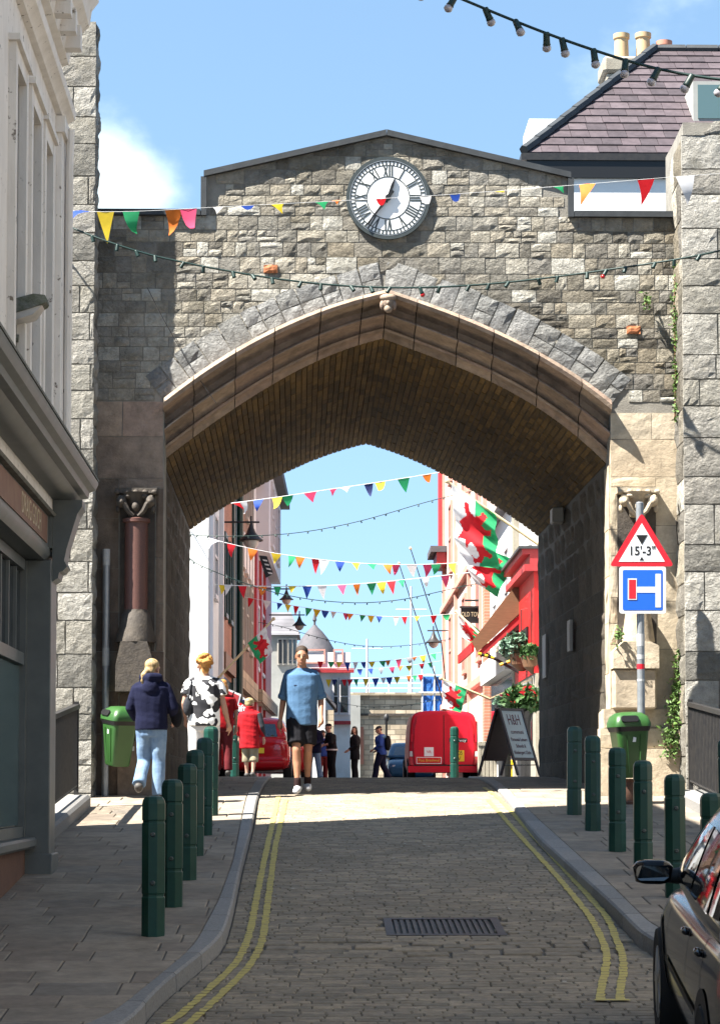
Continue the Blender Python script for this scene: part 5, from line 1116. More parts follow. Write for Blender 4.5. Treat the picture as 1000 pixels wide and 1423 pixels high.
# things outside the shops, low on the right
for px0, px1, py0, py1, Yd, m, nm, lb in ((724, 746, 1056, 1078, 44, 'bin', 'green_crate', 'green slatted crate by the red shopfront'), (700, 712, 1056, 1078, 46, 'hazard', 'yellow_board', 'yellow caution board on the far pavement'), (664, 690, 1030, 1078, 54, 'stack', 'goods_stand', 'low brown goods stand beyond the board sign')):
    a, c = P(px0, py1, Yd), P(px1, py0, Yd); t = thing(nm, lb, nm.split('_')[1], ((a.x + c.x) / 2, Yd, gz(Yd)))
    n = 5
    for k in range(n): MB().cbox((a.x + (c.x - a.x) * k / n + .005, Yd, gz(Yd)), (a.x + (c.x - a.x) * (k + 1) / n - .005, Yd + .3, c.z), .01).build('slat', MT[m], t)
    MB().bb((a.x - .01, Yd - .02, c.z - .1), (c.x + .01, Yd - .002, c.z - .04)).build('rail', MT[m], t)
# ================================================================ A-BOARD
AB = Vector((P(703, 0, 37.6).x, 37.6, gz(37.6))); ab = thing('a_board', 'brown folding pavement board with cream panel and red H and H lettering', 'sandwich board', AB, R(48))
MT['maroonwood'] = mat('dark_maroon_wood', (.045, .015, .015), (.06, .02, .018), rough=.5, scale=8, stretch=(1, 1, 4)); MT['creampanel'] = mat('cream_panel', (.72, .71, .64), rough=.6); MT['maroon'] = mat('maroon_ink', (.16, .02, .03), rough=.6)
# local: x along hinge, y = across; outer text face on -y side
def abf(s, x, w): # point on board: x along hinge, w down the slope 0..1.14
    ang = R(19); return Vector((x, s * (.012 + math.sin(ang) * w), 1.08 - math.cos(ang) * w))
for s_ in (-1, 1):
    b = MB(); n_ = Vector((0, s_ * math.cos(R(19)), math.sin(R(19))))
    def slab(x0, x1, w0, w1, t0, t1):
        vs = [abf(s_, x, w) + n_ * t for t in (t0, t1) for x, w in ((x0, w0), (x1, w0), (x1, w1), (x0, w1))]
        b.add(vs, [(0, 1, 2, 3), (7, 6, 5, 4), (0, 4, 5, 1), (1, 5, 6, 2), (2, 6, 7, 3), (3, 7, 4, 0)])
    slab(-.31, -.27, 0, 1.13, 0, .03); slab(.27, .31, 0, 1.13, 0, .03); slab(-.2699, .2699, 0, .04, 0, .029); slab(-.2699, .2699, .84, .88, 0, .029); fr = b.build('board_frame', MT['maroonwood'], ab, world=False)
    b = MB(); slab(-.2699, .2699, .0401, .8399, .004, .018); b.build('panel', MT['creampanel' if s_ < 0 else 'maroonwood'], fr, world=False)
    b = MB(); slab(-.265, .265, .045, .835, -.004, .0035); b.build('panel_back', MT['maroonwood'], fr, world=False)
dn = Vector((0, -math.sin(R(19)), -math.cos(R(19)))); n_ = Vector((0, -math.cos(R(19)), math.sin(R(19))))
for s_, w, sz, sx in (('H&H', .2, .26, .62), ('communi', .4, .1, .9), ('Personal Leisure', .53, .085, .75), ('Schools &', .64, .085, .75), ('Kindergart Clubs', .75, .085, .75)):
    text_obj(s_, sz, frame(abf(-1, 0, w) + n_ * .02, (1, 0, 0), -dn), MT['maroon'], 'lettering', ab, .001, sx=sx, world=False)
MB().tube([abf(-1, .29, .95), abf(1, .29, .95)], .008, 5).build('chain', MT['iron'], ab, world=False)
# ================================================================ PEOPLE
MT['skin'] = mat('skin', (.5, .28, .2), (.45, .24, .17), rough=.55, scale=12, spec=.3); MT['skin_tan'] = mat('tanned_skin', (.4, .2, .125), (.35, .17, .1), rough=.55, scale=12, spec=.3)
def cloth(name, c, c2=None, **k): return mat(name, c, c2 or tuple(q * .82 for q in c), rough=.9, scale=7, bump=.35, bscale=14, dist=.02, spec=.15, **k)
MT['tee'] = cloth('blue_tee', (.085, .175, .31)); MT['blackcloth'] = cloth('black_cloth', (.012, .012, .016)); MT['navycloth'] = cloth('navy_hoodie', (.008, .01, .034)); MT['jeans'] = cloth('faded_denim', (.22, .32, .45), (.13, .21, .34)); MT['redcloth'] = cloth('red_jacket', (.38, .01, .016)); MT['khaki'] = cloth('khaki_shorts', (.28, .24, .16)); MT['whitecloth'] = cloth('white_trousers', (.75, .74, .74)); MT['bluejacket'] = cloth('blue_jacket', (.03, .07, .3)); MT['greycloth'] = cloth('dark_grey_cloth', (.04, .042, .05)); MT['socks'] = cloth('dark_socks', (.03, .015, .015)); MT['maroncloth'] = cloth('maroon_cloth', (.14, .02, .025))
MT['brownhair'] = mat('cropped_brown_hair', (.03, .018, .012), (.05, .03, .018), rough=.7, scale=60, bump=.5, bscale=90); MT['blonde'] = mat('blonde_hair', (.55, .4, .2), (.3, .19, .08), rough=.5, scale=14, bump=.6, bscale=60, stretch=(3, 3, .6)); MT['ginger'] = mat('ginger_hair', (.5, .24, .05), (.36, .15, .03), rough=.6, scale=22, bump=.8, bscale=45); MT['fair'] = mat('fair_hair', (.42, .33, .16), (.3, .22, .1), rough=.6, scale=20, bump=.5, bscale=60)
MT['trainer'] = mat('white_trainer', (.7, .7, .7), (.5, .52, .55), rough=.5, scale=18); MT['shoe'] = mat('dark_shoe', (.05, .045, .042), (.09, .085, .08), rough=.6, scale=12); MT['eye'] = mat('eye', (.02, .015, .012), rough=.3)
m = bpy.data.materials.new('black_white_print'); m.use_nodes = True; t = m.node_tree; L = t.links.new; geo = N(t, 'TexCoord'); n1 = N(t, 'TexNoise', Scale=9.0, Detail=1.5); L(geo.outputs['Object'], n1.inputs['Vector']); n2 = N(t, 'TexVoronoi', Scale=11.0); L(geo.outputs['Object'], n2.inputs['Vector'])
sm = N(t, 'Math', operation='MULTIPLY_ADD'); sm.inputs[1].default_value = .25; L(n2.outputs['Distance'], sm.inputs[0]); L(n1.outputs['Fac'], sm.inputs[2]); gt = N(t, 'ValToRGB'); gt.color_ramp.elements[0].position = .63; gt.color_ramp.elements[1].position = .64; gt.color_ramp.elements[0].color = (.78, .78, .77, 1); gt.color_ramp.elements[1].color = (.015, .015, .02, 1); L(sm.outputs[0], gt.inputs['Fac']); L(gt.outputs['Color'], t.nodes['Principled BSDF'].inputs['Base Color']); t.nodes['Principled BSDF'].inputs['Roughness'].default_value = .85
MT['print'] = m
MT['lips'] = mat('lips', (.25, .09, .07), rough=.5)
def remeshed(b, name, m, parent, vox, it=3, fold=0, seed=0):
    me = b.mesh(name + '_raw', m, recalc=True); o = bpy.data.objects.new(name + '_tmp', me); col.objects.link(o)
    r1 = o.modifiers.new('r', 'REMESH'); r1.mode = 'VOXEL'; r1.voxel_size = vox
    s1 = o.modifiers.new('s', 'SMOOTH'); s1.factor = .5; s1.iterations = it
    dg = bpy.context.evaluated_depsgraph_get(); dg.update()
    me2 = bpy.data.meshes.new_from_object(o.evaluated_get(dg)); bpy.data.objects.remove(o); bpy.data.meshes.remove(me)
    if fold:
        me2.update(); co = np.empty(len(me2.vertices) * 3); me2.vertices.foreach_get('co', co); co = co.reshape(-1, 3); nn = np.empty(len(me2.vertices) * 3); me2.vertices.foreach_get('normal', nn); nn = nn.reshape(-1, 3)
        for i in range(len(co)):
            c = co[i]; d = noise.noise((c[0] * 9 + seed, c[1] * 9, c[2] * 5)) * .65 + noise.noise((c[0] * 4 + c[2] * 14, c[1] * 5 + seed, c[2] * 9)) * .5
            co[i] += nn[i] * d * fold
        me2.vertices.foreach_set('co', co.ravel())
    me2.name = name; me2.materials.clear(); me2.materials.append(m); me2.polygons.foreach_set('use_smooth', [True] * len(me2.polygons)); me2.update()
    return link(name, me2, parent, world=False)
V = Vector
def limb(b, pts, rad, n=12, sq=(1, 1)):
    """tapered limb with rounded ends"""
    pts = [V(p) for p in pts]; P2, R2 = [], []
    d0 = (pts[0] - pts[1]).normalized(); d1 = (pts[-1] - pts[-2]).normalized()
    for k in (1.0, .7): P2.append(pts[0] + d0 * rad[0] * k * .8); R2.append(rad[0] * (.25 if k == 1 else .75))
    P2 += pts; R2 += list(rad)
    for k in (.7, 1.0): P2.append(pts[-1] + d1 * rad[-1] * k * .8); R2.append(rad[-1] * (.25 if k == 1 else .75))
    b.tube(P2, R2, n, True, sq)
def torso(b, secs, n=18):
    """sections: (centre x, y, z, half width, half depth)"""
    vs = []
    for cx, cy, z, hx, hy in secs:
        for k in range(n):
            a = 2 * math.pi * k / n; e = lambda v: math.copysign(abs(v) ** .85, v)
            vs.append((cx + hx * e(math.cos(a)), cy + hy * e(math.sin(a)), z))
    fs = [(i * n + k, i * n + (k + 1) % n, (i + 1) * n + (k + 1) % n, (i + 1) * n + k) for i in range(len(secs) - 1) for k in range(n)]
    b.add(vs, fs + [tuple(range(n - 1, -1, -1)), tuple(range((len(secs) - 1) * n, len(secs) * n))])
def hand(b, w, d, side, palm_n, L_=.19, curl=.5, fingers=True):
    """palm plus five unequal bent fingers; w wrist, d direction of the hand, palm_n palm normal"""
    d = V(d).normalized(); pn = V(palm_n); pn = (pn - d * pn.dot(d)).normalized(); s_ = d.cross(pn).normalized() * side; w = V(w); k = L_ / .19
    limb(b, [w, w + d * .05 * k, w + d * .085 * k], [.026 * k, .036 * k, .036 * k], 10, (1, 1))
    b.box(w + d * .055 * k, (.001, .001, .001))
    if not fingers: limb(b, [w + d * .08 * k, w + d * .13 * k + pn * .015 * k, w + d * .16 * k + pn * .035 * k], [.034 * k, .03 * k, .018 * k], 8); return
    for i, (o, l) in enumerate(((-.03, .068), (-.0105, .078), (.0095, .073), (.029, .056))):
        a = w + d * .085 * k + s_ * o * k; p1 = a + d * l * .45 * k + pn * l * .15 * curl * k; p2 = p1 + d * l * .33 * k + pn * l * .3 * curl * k; p3 = p2 + d * l * .18 * k + pn * l * .3 * curl * k
        limb(b, [a, p1, p2, p3], [.0095 * k, .0092 * k, .0085 * k, .007 * k], 7)
    a = w + d * .03 * k - s_ * .03 * k; p1 = a + d * .03 * k - s_ * .02 * k + pn * .015 * k; p2 = p1 + d * .035 * k - s_ * .004 * k + pn * .014 * k
    limb(b, [a, p1, p2], [.0135 * k, .012 * k, .009 * k], 7)
def head(b, c, yaw=0, tilt=0, k=1.0):
    M = Matrix.Rotation(yaw, 3, 'Z') @ Matrix.Rotation(tilt, 3, 'X'); q = lambda v: V(c) + M @ (V(v) * k)
    def e(p, r_): b.ell(q(p), [a * k for a in r_], 14, 10, M)
    e((0, -.012, .035), (.074, .092, .085)); e((0, .02, -.03), (.058, .068, .085)); e((0, .05, -.085), (.03, .03, .024)); e((0, .045, .02), (.06, .045, .05))
    b.tube([q((0, .083, .02)), q((0, .103, -.022)), q((0, .09, -.032))], [.009 * k, .016 * k, .012 * k], 8)
    e((-.035, .07, .022), (.026, .014, .009)); e((.035, .07, .022), (.026, .014, .009)); e((0, .082, -.058), (.024, .01, .008))
    for s_ in (-1, 1): e((s_ * .078, -.008, -.01), (.011, .022, .033))
    return q, M
def foot(b, a, d, k=1.0, r_=.042, L_=.2):
    d = V((d[0], d[1], 0)).normalized(); a = V(a); z = a.z
    limb(b, [a + V((0, 0, -.02)) - d * .04, V((a.x, a.y, z - .045)) + d * .05, V((a.x, a.y, z - .06)) + d * L_ * .7], [r_ * 1.05, r_ * 1.0, r_ * .82], 10, (1, .85))
def person(label, loc, yaw, H, pose, wear, skin='skin', vox=.012, fingers=True, hair=None, scale_w=1.0, extra=None, group=None):
    """x right, y = facing, z up; all lengths for a 1.75 m figure, scaled to H"""
    t = thing('person', label, 'person', loc, yaw, group); t.scale = (H / 1.75 * scale_w, H / 1.75 * scale_w, H / 1.75)
    J = dict(hip=V((0, 0, .93)), chest=V((0, .0, 1.3)), neck=V((0, -.01, 1.47)), head=V((0, .02, 1.61)), hyaw=0, htilt=0,
             shL=V((-.172, -.01, 1.385)), shR=V((.172, -.01, 1.385)), elL=V((-.24, -.03, 1.13)), elR=V((.24, -.03, 1.13)), wrL=V((-.25, .05, .89)), wrR=V((.25, .05, .89)),
             hiL=V((-.09, 0, .92)), hiR=V((.09, 0, .92)), knL=V((-.1, .02, .5)), knR=V((.1, .02, .5)), anL=V((-.1, -.01, .085)), anR=V((.1, -.01, .085)), ftL=(-.1, 1), ftR=(.1, 1))
    J.update({k: (V(v) if isinstance(v, tuple) and len(v) == 3 else v) for k, v in pose.items()})
    b = MB(); q, M = head(b, J['head'], J['hyaw'], J['htilt'], 1.05)
    limb(b, [J['neck'] - V((0, 0, .06)), J['head'] + M @ V((0, -.015, -.06))], [.066, .056], 12)
    ch, hp_ = J['chest'], J['hip']; lean = (ch - hp_)
    mid = hp_ + lean * .45
    torso(b, [(hp_.x, hp_.y, hp_.z - .1, .13, .09), (hp_.x, hp_.y, hp_.z, .165, .11), (mid.x, mid.y, mid.z, .135, .09), (ch.x, ch.y, ch.z, .165, .105), (ch.x, ch.y, ch.z + .1, .16, .09), (J['neck'].x, J['neck'].y, J['neck'].z - .03, .08, .06)])
    for s_ in 'LR':
        sg = -1 if s_ == 'L' else 1
        limb(b, [J['neck'] + V((sg * .02, 0, -.02)), J['sh' + s_] + V((0, 0, .0))], [.055, .052], 10)
        limb(b, [J['sh' + s_], J['sh' + s_].lerp(J['el' + s_], .5), J['el' + s_], J['el' + s_].lerp(J['wr' + s_], .3), J['wr' + s_]], [.056, .047, .04, .04, .026], 12)
        d = J['wr' + s_] - J['el' + s_]; d = d.normalized() + V((0, .15, -.25)); hand(b, J['wr' + s_], d, sg, J.get('pn' + s_, V((-sg, .25, 0))), curl=J.get('curl', .6), fingers=fingers)
        kn = J['kn' + s_]; an = J['an' + s_]; hi = J['hi' + s_]; calf = kn.lerp(an, .3) + V((0, -.02, 0))
        limb(b, [hi, hi.lerp(kn, .5), kn, calf, kn.lerp(an, .75), an], [.088, .074, .054, .056, .038, .036], 12)
        foot(b, an, J['ft' + s_], r_=.038)
    remeshed(b, 'body', MT[skin], t, vox)
    if fingers:
        for s_ in (-1, 1):
            MB().ell(q((s_ * .031, .082, .008)), (.012, .006, .007), 8, 6).build('eye', MT['eye'], t, world=False, smooth='all')
            MB().ell(q((s_ * .033, .087, .028)), (.019, .006, .0045), 8, 6).build('eyebrow', MT['brownhair'], t, world=False, smooth='all')
        MB().ell(q((0, .09, -.058)), (.02, .005, .004), 8, 6).build('lips', MT['lips'], t, world=False, smooth='all')
    if hair: hair(t, q, M, vox)
    for w in wear: w(t, J, vox)
    if extra: extra(t, J, vox)
    return t
# garments
def top(m, hem, inf=.022, sleeve=.5, hemw=.2, name='shirt', collar=0, fold=.008, hood=False, hemd=.15, sl_r=.075):
    def f(t, J, vox):
        b = MB(); hp_, ch = J['hip'], J['chest']; zt = J['neck'].z
        secs = [(hp_.x, hp_.y, hem, hemw, hemd), (hp_.x, hp_.y, hem + .1, hemw, hemd), (hp_.x * .5 + ch.x * .5, hp_.y * .5 + ch.y * .5, (hem + ch.z) / 2, hemw * .97, hemd * .96), (ch.x, ch.y, ch.z - .04, .185 + inf, .118 + inf), (ch.x, ch.y - .005, ch.z + .09, .185 + inf, .105 + inf), (J['neck'].x, J['neck'].y, zt - .025, .1 + inf * .6, .072 + inf * .5), (J['neck'].x, J['neck'].y, zt + .005 + collar, .068 + inf * .4, .066 + inf * .3)]
        torso(b, secs)
        for s_ in 'LR':
            sh, el, wr = J['sh' + s_], J['el' + s_], J['wr' + s_]
            if sleeve <= 1: e = sh.lerp(el, sleeve); pts = [sh, sh.lerp(e, .5), e]; rad = [sl_r, sl_r * .95, sl_r * .95]
            else: e = el.lerp(wr, sleeve - 1); pts = [sh, sh.lerp(el, .5), el, el.lerp(e, .5), e]; rad = [sl_r, sl_r * .92, sl_r * .85, sl_r * .76, sl_r * .6]
            sg = -1 if s_ == 'L' else 1; rad[0] *= .86; limb(b, [J['neck'] + V((sg * .03, 0, -.035)), sh + V((0, 0, .002))], [.06, rad[0] * .98], 12)
            b.tube(pts, rad, 12)
        if hood:
            n_ = J['neck']; b.tube([n_ + V((-.11, .03, .0)), n_ + V((-.1, -.06, .035)), n_ + V((0, -.12, .03)), n_ + V((.1, -.06, .035)), n_ + V((.11, .03, .0))], [.035, .052, .06, .052, .035], 10); b.ell(n_ + V((0, -.12, -.08)), (.1, .05, .1))
        remeshed(b, name, MT[m], t, vox, 4, fold, hash(m) % 50)
    return f
def legs(m, to, r0=.11, r1=.085, name='trousers', fold=.006, waist=1.0, hipw=.18):
    """to: 0..1 hip-knee, 1..2 knee-ankle"""
    def f(t, J, vox):
        b = MB(); hp_ = J['hip']; torso(b, [(hp_.x, hp_.y, hp_.z - .13, hipw * .85, .115), (hp_.x, hp_.y, hp_.z - .02, hipw, .13), (hp_.x, hp_.y, waist, hipw * .92, .12)])
        for s_ in 'LR':
            hi, kn, an = J['hi' + s_], J['kn' + s_], J['an' + s_]
            if to <= 1: e = hi.lerp(kn, to); pts = [hi, hi.lerp(e, .5), e]; rad = [r0, r0, r1]
            else: e = kn.lerp(an, to - 1); pts = [hi, hi.lerp(kn, .5), kn, kn.lerp(e, .5) + V((0, -.01, 0)), e]; rad = [r0, r0 * .9, (r0 + r1) / 2 * .85, r1 * .95, r1]
            b.tube(pts, rad, 12)
        remeshed(b, name, MT[m], t, vox, 4, fold, 7)
    return f
def shoes(m, sock=None):
    def f(t, J, vox):
        for s_ in 'LR':
            b = MB(); an = J['an' + s_]; foot(b, an + V((0, 0, .004)), J['ft' + s_], r_=.052, L_=.22); limb(b, [an, an + V((0, -.01, -.04))], [.048, .05], 10); remeshed(b, 'shoe', MT[m], t, vox, 2)
            if sock: b = MB(); kn = J['kn' + s_]; limb(b, [an + V((0, 0, -.02)), an.lerp(kn, .2)], [.046, .047], 10); remeshed(b, 'sock', MT[sock], t, vox, 2)
    return f
def hair_short(m, vol=1.0):
    def f(t, q, M, vox):
        b = MB(); b.ell(q((0, -.022, .058)), (.09 * vol, .105 * vol, .078 * vol), 14, 10, M); b.ell(q((0, -.066, .01)), (.078 * vol, .055 * vol, .08), 12, 8, M); remeshed(b, 'hair', MT[m], t, vox, 2)
    return f
def hair_curly(m):
    def f(t, q, M, vox):
        b = MB(); r_ = random.Random(5)
        for k in range(70):
            a = r_.uniform(0, 6.28); z = r_.uniform(-.05, 1); rr_ = math.sqrt(max(0, 1 - z * z)); p = (.085 * rr_ * math.cos(a), -.03 + .1 * rr_ * math.sin(a), .035 + .1 * z)
            if p[1] > .05 and p[2] < .07: continue
            b.ell(q(p), (.026, .026, .026), 8, 6)
        b.ell(q((0, -.04, .03)), (.075, .08, .09), 12, 9); b.ell(q((0, -.075, -.05)), (.05, .03, .05), 10, 7)
        remeshed(b, 'hair', MT[m], t, .008, 1)
    return f
def hair_pony(m):
    def f(t, q, M, vox):
        b = MB(); b.ell(q((0, -.02, .045)), (.084, .1, .085), 14, 10, M); b.ell(q((0, -.07, -.01)), (.07, .045, .08), 12, 8, M); limb(b, [q((-.01, -.115, -.02)), q((-.025, -.15, -.07)), q((-.04, -.14, -.14)), q((-.05, -.12, -.19))], [.03, .036, .032, .014], 10); remeshed(b, 'hair', MT[m], t, vox, 1, .006, 3)
    return f
def hair_long(m):
    def f(t, q, M, vox):
        b = MB(); b.ell(q((0, -.02, .045)), (.088, .1, .085), 14, 10, M); limb(b, [q((0, -.05, .0)), q((0, -.07, -.1)), q((0, -.07, -.2))], [.085, .085, .06], 12); limb(b, [q((.075, .0, 0)), q((.085, .01, -.12))], [.03, .03], 8); limb(b, [q((-.075, .0, 0)), q((-.085, .01, -.12))], [.03, .03], 8); remeshed(b, 'hair', MT[m], t, vox, 2)
    return f
def cap(m):
    def f(t, q, M, vox):
        b = MB(); b.ell(q((0, -.015, .06)), (.084, .1, .065), 14, 10, M); b.ell(q((0, .1, .045)), (.06, .06, .012), 12, 6, M); remeshed(b, 'cap', MT[m], t, vox, 1); b = MB(); b.ell(q((0, -.06, .0)), (.07, .045, .05), 12, 8, M); remeshed(b, 'hair', MT['brownhair'], t, vox, 1)
    return f
def ground_at(px, Y, f=rz): p = P(px, 1090, Y); return V((p.x, Y, f(Y) + .003))
# man walking towards us (faces -Y)
def tee_cuffs(t, J, vox):
    for s_ in 'LR':
        e = J['sh' + s_].lerp(J['el' + s_], .93); d = (J['el' + s_] - J['sh' + s_]).normalized(); b = MB(); b.tube([e - d * .03, e + d * .03], [.075, .077], 14); b.tube([e - d * .01, e + d * .012], [.081, .081], 14); remeshed(b, 'cuff', MT['tee'], t, vox, 2, .006)
    MB().add([(.1, .148, 1.262), (.055, .152, 1.262), (.055, .15, 1.27), (.1, .146, 1.27)], [(0, 1, 2, 3)]).build('logo', MT['navycloth'], t, world=False)
person('man in loose blue T-shirt, black shorts and white trainers walking through the arch', ground_at(419, 28.75), R(180), 1.83,
       dict(chest=(.0, .01, 1.3), head=(0, .035, 1.605), htilt=R(-4), elL=(-.245, -.03, 1.12), wrL=(-.25, .14, .9), elR=(.235, -.08, 1.12), wrR=(.275, -.05, .87), knL=(-.08, .03, .5), anL=(-.075, -.16, .12), knR=(.065, .17, .5), anR=(.05, .2, .085), ftL=(-.1, 1), ftR=(.15, 1), curl=.8),
       [top('tee', .8, .028, .9, .205, 'tee_shirt', sl_r=.078, fold=.007, hemd=.155), tee_cuffs, legs('blackcloth', .82, .118, .112, 'shorts'), shoes('trainer', 'socks')], 'skin_tan', .0095, True, hair_short('brownhair', .94), .91)
# girl in hoodie walking away
def bag_arm(t, J, vox):
    b = MB(); b.ell((.29, .1, 1.04), (.07, .07, .13)); b.ell((.27, .06, 1.14), (.075, .07, .08)); remeshed(b, 'dark_sleeve_bundle', MT['blackcloth'], t, vox, 3, .01)
person('blonde girl in navy hoodie and faded jeans walking away past the litter bin', G(210, 1117) + V((0, 0, .003)), R(-4), 1.66,
       dict(head=(.01, .03, 1.61), hyaw=R(-25), elL=(-.25, .0, 1.14), wrL=(-.2, .16, 1.0), elR=(.26, .0, 1.14), wrR=(.25, .16, 1.03), knL=(-.095, .06, .5), anL=(-.12, -.2, .22), ftL=(-.05, .35), knR=(.085, .03, .5), anR=(.09, .0, .085)),
       [top('navycloth', .88, .035, 1.9, .195, 'hoodie', hood=True, fold=.009, hemd=.15, sl_r=.08), legs('jeans', 1.97, .105, .082, 'jeans', .008, .98, .172), shoes('shoe'), bag_arm], 'skin', .011, True, hair_pony('blonde'))
# woman in printed shirt walking away
def shoulder_bag(t, J, vox):
    b = MB(); b.ell((-.2, -.1, 1.1), (.06, .05, .12)); limb(b, [(-.15, -.11, 1.42), (-.19, -.13, 1.2)], [.014, .014], 6); remeshed(b, 'shoulder_bag', MT['greycloth'], t, vox, 2)
person('woman with curly ginger hair in black and white printed shirt and white trousers', ground_at(283, 27.9, gz), R(3), 1.68,
       dict(head=(0, .02, 1.61), hyaw=R(12), elL=(-.24, -.02, 1.14), wrL=(-.22, .1, .95), elR=(.24, -.03, 1.13), wrR=(.3, .02, .9)),
       [top('print', .86, .035, .6, .205, 'printed_shirt', fold=.009, hemd=.155, sl_r=.088), legs('whitecloth', 1.9, .115, .085, 'trousers'), shoes('shoe'), shoulder_bag], 'skin', .011, True, hair_curly('ginger'))
# boy in red jacket
def boy_trim(t, J, vox):
    b = MB(); b.tube([J['neck'] + V((0, 0, -.03)), J['neck'] + V((0, .0, .09))], [.085, .1], 14); remeshed(b, 'collar', MT['redcloth'], t, vox, 2)
    b = MB(); sh, el, wr = J['shR'], J['elR'], J['wrR']; b.tube([sh + V((.03, -.02, .02)), sh.lerp(el, .6) + V((.025, -.02, 0)), el + V((.02, -.02, 0)), wr + V((0, 0, .03))], [.07, .072, .066, .05], 10); remeshed(b, 'dark_sleeve', MT['greycloth'], t, vox, 3, .006)
person('fair haired boy in red hooded jacket and khaki shorts', ground_at(347, 41), R(-12), 1.4, dict(hyaw=R(-30), elR=(.26, -.02, 1.12), wrR=(.29, .06, .88), knL=(-.09, .05, .5), anL=(-.08, .06, .085), anR=(.09, -.1, .1)),
       [top('redcloth', .64, .05, 1.9, .22, 'jacket', collar=.05, fold=.012, hemd=.17, sl_r=.085), legs('khaki', 1.35, .115, .1, 'shorts'), shoes('shoe'), boy_trim], 'skin', .013, False, hair_short('fair', 1.08))
# person in red close to the boy, mostly hidden
person('person in red top and dark trousers beside the printed shirt woman', ground_at(309, 38.5, gz), R(10), 1.6, dict(), [top('redcloth', .85, .03, .8, .2, 'top'), legs('maroncloth', 1.95, .11, .085), shoes('shoe')], 'skin', .016, False, hair_long('ginger'))
far = 69.0
person('person in dark jumper and pale jeans behind the walking man', ground_at(436, 62), R(160), 1.62, dict(wrL=(-.1, .2, 1.05), wrR=(.12, .22, 1.05), knL=(-.14, .02, .5), anL=(-.2, .0, .085), knR=(.12, .02, .5), anR=(.16, 0, .085)), [top('navycloth', .8, .05, 1.95, .22, 'jumper'), legs('jeans', 1.95, .11, .09), shoes('trainer')], 'skin', .018, False, hair_long('brownhair'))
person('short person in purple blue top and maroon trousers beside the belted figure', ground_at(448, 66), R(-150), 1.45, dict(), [top('bluejacket', .85, .04, 1.9, .2, 'top'), legs('maroncloth', 1.95, .11, .09), shoes('shoe')], 'skin', .018, False, hair_short('brownhair', 1.1))
def belt(t, J, vox):
    b = MB(); torso(b, [(J['hip'].x, J['hip'].y, .93, .215, .165), (J['hip'].x, J['hip'].y, .97, .215, .165)]); b.build('belt', MT['whitecloth'], t, world=False)
person('person in black cap and black top with a pale belt leaning sideways', ground_at(461, 65), R(110), 1.62, dict(chest=(0, .05, 1.3), neck=(0, .08, 1.46), head=(0, .12, 1.61), shL=(-.17, .07, 1.385), shR=(.17, .07, 1.385), elL=(-.22, .12, 1.14), wrL=(-.1, .33, 1.06), elR=(.22, .12, 1.14), wrR=(.1, .33, 1.06)), [top('blackcloth', .9, .045, 1.3, .205, 'top'), legs('blackcloth', 1.95, .12, .09), shoes('shoe'), belt], 'skin', .018, False, cap('blackcloth'))
person('long haired woman in a long black coat looking back', ground_at(493, 70), R(95), 1.68, dict(hyaw=R(60), wrL=(-.14, .2, 1.0), wrR=(.16, .2, 1.0)), [top('blackcloth', .7, .05, 1.9, .23, 'coat'), legs('blackcloth', 1.95, .12, .1), shoes('shoe')], 'skin', .018, False, hair_long('brownhair'))
def backpack(t, J, vox):
    b = MB(); b.ell((0, -.2, 1.2), (.15, .1, .24)); remeshed(b, 'backpack', MT['blackcloth'], t, vox, 2)
    b = MB(); b.ell((0, .0, 1.38), (.215, .16, .09)); remeshed(b, 'yoke', MT['tee'], t, vox, 2, .004)
person('man in cap and two tone blue jacket with a black backpack', ground_at(530, 70), R(75), 1.7, dict(chest=(0, .04, 1.3), head=(0, .09, 1.6), htilt=R(-15), hyaw=R(15), knL=(-.1, .14, .5), anL=(-.1, .2, .085), knR=(.1, -.02, .5), anR=(.1, -.22, .11), wrL=(-.16, .22, 1.0), wrR=(.2, .18, 1.0)), [top('bluejacket', .84, .045, 1.9, .21, 'jacket'), legs('navycloth', 1.95, .125, .1), shoes('shoe'), backpack], 'skin', .018, False, cap('greycloth'))
# ================================================================ VEHICLES
def paint(name, c, rough=.1): return mat(name, c, tuple(q * .9 for q in c), rough=rough, scale=2, spec=.22, coat=0)
MT['car_black'] = paint('black_car_paint', (.006, .006, .008)); MT['car_red'] = paint('red_car_paint', (.38, .008, .012)); MT['car_blue'] = paint('blue_car_paint', (.03, .1, .2)); MT['van_red'] = paint('red_van_paint', (.6, .01, .03), .35)
MT['tyre'] = mat('tyre_rubber', (.014, .014, .015), rough=.85); MT['alloy'] = mat('wheel_alloy', (.3, .31, .33), rough=.35, metal=.8); MT['lamp_red'] = mat('red_lamp_lens', (.4, .008, .015), rough=.12, spec=.7); MT['lamp_clear'] = mat('clear_lamp_lens', (.45, .45, .47), rough=.1, spec=.8); MT['lamp_amber'] = mat('amber_lamp_lens', (.6, .22, .02), rough=.15); MT['trim'] = mat('black_trim', (.012, .012, .013), rough=.6); MT['carglass'] = mat('car_glass', (.012, .016, .02), rough=.03, spec=1.0); MT['plate_y'] = mat('yellow_plate', (.7, .5, .02), rough=.4)
def subdiv(b, name, m, parent, lv=2):
    me = b.mesh(name + '_raw', m, merge=1e-4); o = bpy.data.objects.new('tmp', me); col.objects.link(o); md = o.modifiers.new('s', 'SUBSURF'); md.levels = lv; md.render_levels = lv
    dg = bpy.context.evaluated_depsgraph_get(); dg.update(); me2 = bpy.data.meshes.new_from_object(o.evaluated_get(dg)); bpy.data.objects.remove(o)
    me2.name = name; me2.materials.clear(); me2.materials.append(m); me2.polygons.foreach_set('use_smooth', [True] * len(me2.polygons)); return link(name, me2, parent, world=False)
